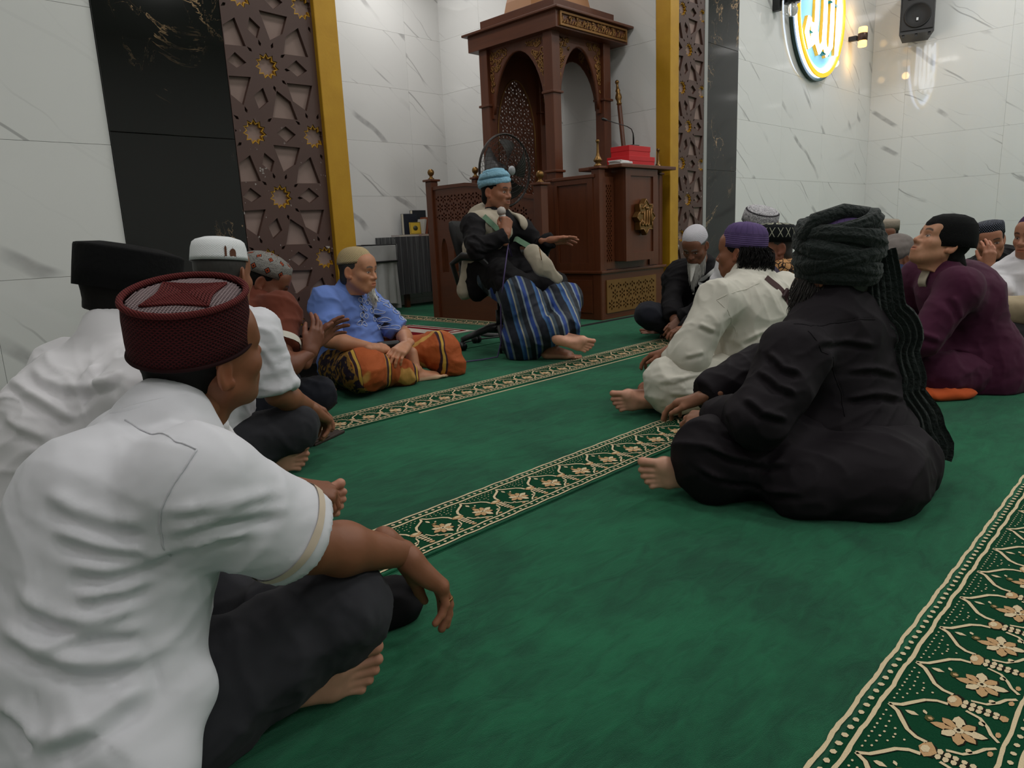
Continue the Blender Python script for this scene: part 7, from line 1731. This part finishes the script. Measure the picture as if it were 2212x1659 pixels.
wlink('hair_bun', MB().lathe([(.001, -.05), (.03, -.04), (.042, 0), (.03, .045), (.001, .055)], 16).xf(Matrix.Translation(Vector(P.hp((0, -.11, -.045))))).mesh('hair_bun'), M_HAIRB, P.root)
oq = Sdf(.008); oq.ell((3.390, 0.778, .022), (.15, .055, .026), frame3(V(.7, .7, 0), UPV)); v, f_ = oq.run(); wlink('orange_hem', npmesh('orange_hem', folds(v, f_, [(16, .008, V(.7, .7, 0), 2.0)]), f_), cloth('orange_cloth', S((196, 84, 36))), P.root)
sheet('inner_collar', [J['neck'] + J['_f'] * .06 + UPV * .03 + J['_r'] * .02, J['neck'] + J['_f'] * .10 - UPV * .04, J['chest'] + J['_f'] * .145 + UPV * .03], .05, M_BEIGEC, P.root, side=J['_r'], pleat=0)

# ---- 9, 10. two men half hidden behind the cream robe
P = Person('print_cap', 'man in a white printed cap half hidden behind the purple-capped man', sk(130, 84, 62))
P.body(feet=('L',)); P.shirt(M_WSHIRT2, 'long'); P.trousers(M_BLACKC)
P.cap([(.985, .002), (1.0, 0), (1.0, .04), (.97, .068), (.86, .080), (.55, .088), (.001, .090)], M_PRINT, rx=.088, ry=.106, base=(0, -.014, .034))
P = Person('orange_scarf', 'man in a black and white patterned cap with an orange scarf round his neck', sk(126, 80, 60))
P.body(hands=('L', 'R')); hair_shell(P.HM, P.hs, M_HAIRD, P.root, thick=.003)
P.shirt(cloth('mauve_grey_cotton', S((66, 58, 78))), 'long'); P.trousers(M_BLACKC)
P.cap([(.985, .002), (1.0, 0), (1.0, .035), (.985, .06), (.95, .075), (.80, .088), (.45, .095), (.001, .098)], M_SONGKET, rx=.088, ry=.108, base=(0, -.014, .028), tilt=.04)
q = N('orange_scarf_cloth'); c_ = q.coord(); vd = q.voro(c_, 34, 'DISTANCE_TO_EDGE'); q.bs('Base Color', q.mix(q.step(vd, .04, .09), S((40, 24, 20)), S((212, 158, 104)))); q.bs('Roughness', .9); q.bump(q.noise(c_, 20, 3), .4, .02); M_SCARF = q.m
J = P.J; sq_ = Sdf(.009)
for a in np.linspace(0, 2 * PI, 11)[:-1]:
    b_ = a + 2 * PI / 10; sq_.cone(J['neck'] + V(.085 * math.cos(a), .085 * math.sin(a), -.012 + .02 * math.sin(a * 2)), J['neck'] + V(.085 * math.cos(b_), .085 * math.sin(b_), -.012 + .02 * math.sin(b_ * 2)), .036, .036, k=.03)
sq_.cone(J['neck'] - J['_f'] * .06 - UPV * .03, J['chest'] - J['_f'] * .10 + UPV * .06, .08, .07, k=.05)
P.cloth('scarf', sq_, M_SCARF, [(14, .008, V(1, 1, 0), 2.0)])

# ---- 12, 13. two men in front of the right wall
P = Person('beige_cap', 'man in a beige cap and thin glasses, farthest back by the right wall', sk(120, 76, 54))
P.body(); hair_shell(P.HM, P.hs, M_HAIRB, P.root, thick=.008); P.shirt(M_BLACKC, 'long'); P.trousers(M_BLACKC)
P.cap([(.985, .002), (1.0, 0), (1.01, .045), (1.0, .066), (.90, .074), (.5, .078), (.001, .079)], M_TAUPECAP, rx=.088, ry=.106, base=(0, -.016, .044), tilt=.10)
gl = MB()
for s_ in (-1, 1):
    gl.tube([tuple(P.hp((s_ * .032 + .021 * math.cos(a), .100, -.004 + .018 * math.sin(a)))) for a in np.linspace(0, 2 * PI, 20, endpoint=False)], .0016, 5, closed=True); gl.tube([tuple(P.hp((s_ * .053, .099, 0))), tuple(P.hp((s_ * .078, .0, .004)))], .0015, 5)
gl.tube([tuple(P.hp((-.011, .101, .0))), tuple(P.hp((.011, .101, .0)))], .0015, 5); wlink('glasses', gl.mesh('glasses'), M_BLK, P.root)
P = Person('grey_cap', 'man in a slouchy grey cap and dark blue shirt with a grey beard, bending forward', sk(128, 84, 62))
P.body(); P.shirt(M_DBLUE, 'long', bulk=.01); P.trousers(M_BLACKC)
J = P.J; cq = Sdf(.007); cq.ell((0, -.02, .050), (.095, .115, .072)); cq.ell((0, -.075, .05), (.085, .06, .065), k=.04); v, f_ = cq.run(); keep = None
v = v + vnormals(v, f_) * (.006 * pnoise(v * np.array([30, 18, 45])))[:, None]; v[:, 2] = np.maximum(v[:, 2], .012)
wlink('slouchy_cap', npmesh('slouchy_cap', v * P.hs @ P.HM[0].T + P.HM[1], f_), cloth('grey_brown_cap_cloth', S((112, 104, 100)), fold=.4), P.root)
hair_shell(P.HM, P.hs, M_HAIRD, P.root, thick=.003)
beard(P.HM, P.hs, plain('ash_beard', S((150, 138, 136)), .6), P.root, length=.13, n=350, wide=.04, seed=12, full=True, curl=.02)

# ---- 15, 16. the last two on the right
P = Person('hand_on_mouth', 'young man in a dark dotted cap and black shirt holding a hand over his mouth', sk(166, 112, 86), near=1)
P.body(hand={'R': dict(curl=((.35, .4, .3), (.35, .4, .3), (.4, .4, .3), (.45, .4, .3)), thumb=(.7, .4))}); hair_shell(P.HM, P.hs, M_HAIRB, P.root, thick=.007); P.shirt(M_BLACKC, 'long', sl=.006); P.trousers(M_BLACKC)
P.cap([(.985, .002), (1.0, 0), (1.01, .035), (1.0, .060), (.95, .072), (.6, .082), (.001, .085)], M_DOTCAP, rx=.086, ry=.105, base=(0, -.014, .040), tilt=.04)
P = Person('edge_man', 'man in a white short-sleeved shirt cut off by the right edge of the picture', sk(176, 122, 96))
P.body(hand={'R': dict(curl=(.4, .5, .3))}); hair_shell(P.HM, P.hs, M_HAIRB, P.root); P.shirt(M_WSHIRT2, 'short', frac=.75)
q = N('black_batik_sarong'); c_ = q.coord(); n_ = q.noise(c_, 16, 4, .6, 2.5); ed_ = q.math('SUBTRACT', 1.0, q.step(q.math('ABSOLUTE', q.math('SUBTRACT', n_, .5)), .02, .035)); lo_ = q.math('SUBTRACT', 1.0, q.step(q.sep(q.coord())[2], .07, .10)); q.bs('Base Color', q.mix(q.math('MULTIPLY', ed_, lo_), S((18, 17, 20)), S((200, 140, 40)))); q.bs('Roughness', .85)
J = P.J
def fe(q_): q_.cone(J['knR'] * [1, 1, .7], J['knL'] * [1, 1, .7], .10, .10, k=.08); q_.cone(J['pel'] * [1, 1, .6], (J['knL'] + J['knR']) / 2 * [1, 1, .6], .12, .11, k=.08)
P.trousers(q.m, bulk=.02, name='sarong', extra=fe)
P.cap(dome(.09), capmat('violet_cap', plaincap(S((70, 44, 76)))), rx=.086, ry=.105, base=(0, -.014, .040))

# ------------------------------------------------------------------ small things people hold or have put down
L_ = POSE['lecturer']; R = frame3(L_['hdR'], L_['puR']); hc = L_['wrR'] + R[:, 1] * .075 - R[:, 2] * .034; mx = unit(V(-.04, -.10, 1.0) + V(-.25, .28, 0) * .5)
mic = empty('hand_microphone', tuple(map(float, hc)), 'white hand microphone with a purple cable held by the lecturer', 'microphone')
part('microphone_body', MB().tube([hc - mx * .10, hc - mx * .085, hc + mx * .05, hc + mx * .065], [.010, .013, .018, .020], 14), plain('white_plastic', S((206, 200, 196)), .4), mic)
part('microphone_grille', MB().tube([hc + mx * .064, hc + mx * .075, hc + mx * .09, hc + mx * .105, hc + mx * .112], [.022, .027, .028, .020, .004], 16), plain('pale_wire_mesh', S((190, 182, 176)), .45, .3, bump=(900, .5)), mic)
part('yellow_plug', MB().tube([hc - mx * .10, hc - mx * .135], [.011, .008], 10), plain('yellow_plastic', S((196, 176, 40)), .4), mic)
e = hc - mx * .135
part('cable', MB().tube([e, e + V(.01, -.02, -.06), V(3.17, 3.14, .72), V(3.10, 3.12, .52), V(3.08, 3.14, .34), V(3.09, 3.16, .12), V(3.07, 3.18, .02), V(3.0, 3.24, .008), V(2.86, 3.30, .007), V(2.72, 3.42, .007)], .0042, 7), plain('purple_cable', S((74, 58, 104)), .5), mic)
# bag worn by the lecturer
f, r = L_['_f'], L_['_r']; bc = L_['belly'] + f * .19 - r * .12 + UPV * .06
bag = empty('sling_bag', tuple(map(float, bc)), 'beige sling bag with a pale green strap across the chest of the lecturer', 'bag')
b0, b1 = V(3.297, 3.057, 0.658), V(3.311, 2.988, 0.572)
bq = Sdf(.006); bq.cone(b0, b1, .052, .058, k=.03, sq=(V(.7, .7, 0), .5)); bq.cone(b1, V(3.379, 2.925, 0.490), .040, .030, k=.03, sq=(V(.7, .7, 0), .4)); v, f_ = bq.run(); wlink('pouch', npmesh('pouch', folds(v, f_, [(16, .004, V(0, 0, 1), 2)]), f_), M_BEIGEC, bag)
part('zip', MB().tube([V(3.287, 2.988, 0.686), V(3.269, 2.956, 0.611)], .003, 6), M_BRASS, bag)
def strap_on(name, pts, w, mat, root, side): return sheet(name, pts, w, mat, root, side=side, pleat=0.0)
strap_on('strap', lay_on(WST, dense([V(3.181, 3.358, 0.891), V(3.224, 3.294, 0.819), V(3.288, 3.211, 0.757), V(3.353, 3.127, 0.691)]), V(.7, .7, -.05), .010), .034, cloth('mint_strap', S((132, 168, 140))), bag, V(.4, -.3, 1))
# phone, wallet, shoulder bag, belt pouch, floor cable
ph = empty('smartphone', (1.72, 3.04, 0), 'black smartphone lying on the carpet between the seated men on the left', 'phone', rz=.55)
link('phone_body', MB().box(-.037, .037, -.075, .075, .0005, .009, b=.003).mesh(), M_BLK, ph); link('screen', MB().box(-.034, .034, -.071, .071, .0091, .0097).mesh(), plain('dark_glass', S((14, 14, 16)), .08), ph)
wa = empty('wallet', (1.40, 2.50, 0), 'flat brown wallet on the carpet under the hand of the white-capped man', 'wallet', rz=.4)
link('leather', MB().box(-.10, .10, -.05, .05, .0005, .012, b=.004).mesh(), plain('brown_leather', S((58, 46, 40)), .6), wa); link('flap', MB().box(-.098, .0, -.049, .049, .0121, .019, b=.003).mesh(), plain('brown_leather_flap', S((66, 52, 46)), .6), wa)
sb = empty('shoulder_bag', (.73, 1.17, 0), 'limp black shoulder bag on the carpet beyond the knee of the maroon-capped man', 'bag')
bq = Sdf(.007); bq.cone((.68, 1.19, .035), (.78, 1.13, .03), .045, .04, k=.04); bq.cone((.70, 1.16, .08), (.76, 1.13, .055), .032, .028, k=.05); bq.ell((.73, 1.17, .02), (.09, .06, .025), k=.04); v, f_ = bq.run(); wlink('bag_body', npmesh('bag_body', folds(v, f_, [(14, .008, V(.8, -.4, .3), 2.0)]), f_), M_BLACKC, sb)
sheet('bag_strap', [V(.70, 1.16, .09), V(.72, 1.12, .17), V(.75, 1.10, .18), V(.79, 1.09, .12), V(.80, 1.10, .05)], .03, M_BLACKC, sb, side=V(.5, .6, .3), pleat=0)
bp = empty('belt_pouch', (2.33, 3.22, .2), 'small black pouch lying in the lap of the man in the blue shirt', 'pouch')
bq = Sdf(.006); c_ = np.array((2.205, 3.125, 0.222)); bq.cone(c_ + V(-.04, .02, 0), c_ + V(.05, -.02, 0), .022, .02, k=.02); v, f_ = bq.run(); wlink('pouch_body', npmesh('pouch_body', v, f_), M_BLK, bp)
kb = empty('lap_bag', (4.5, .85, .2), 'khaki cloth bag on the lap of the man at the right edge', 'bag')
bq = Sdf(.008); bq.cone((4.56, .98, .25), (4.44, .62, .27), .085, .11, k=.05, sq=((0, 0, 1), .8)); v, f_ = bq.run(); wlink('bag_cloth', npmesh('bag_cloth', folds(v, f_, [(10, .010, V(.5, .8, .3), 2.5)]), f_), M_KHAKI, kb)
fc = link('floor_cable', MB().tube([(2.72, 3.46, .006), (2.95, 3.66, .006), (3.15, 3.86, .006), (3.6, 3.95, .006), (4.2, 3.75, .006), (4.46, 3.69, .016)], .006, 7).mesh('floor_cable'), M_BLK); props(fc, 'black cable lying on the carpet behind the chair castors', 'cable')
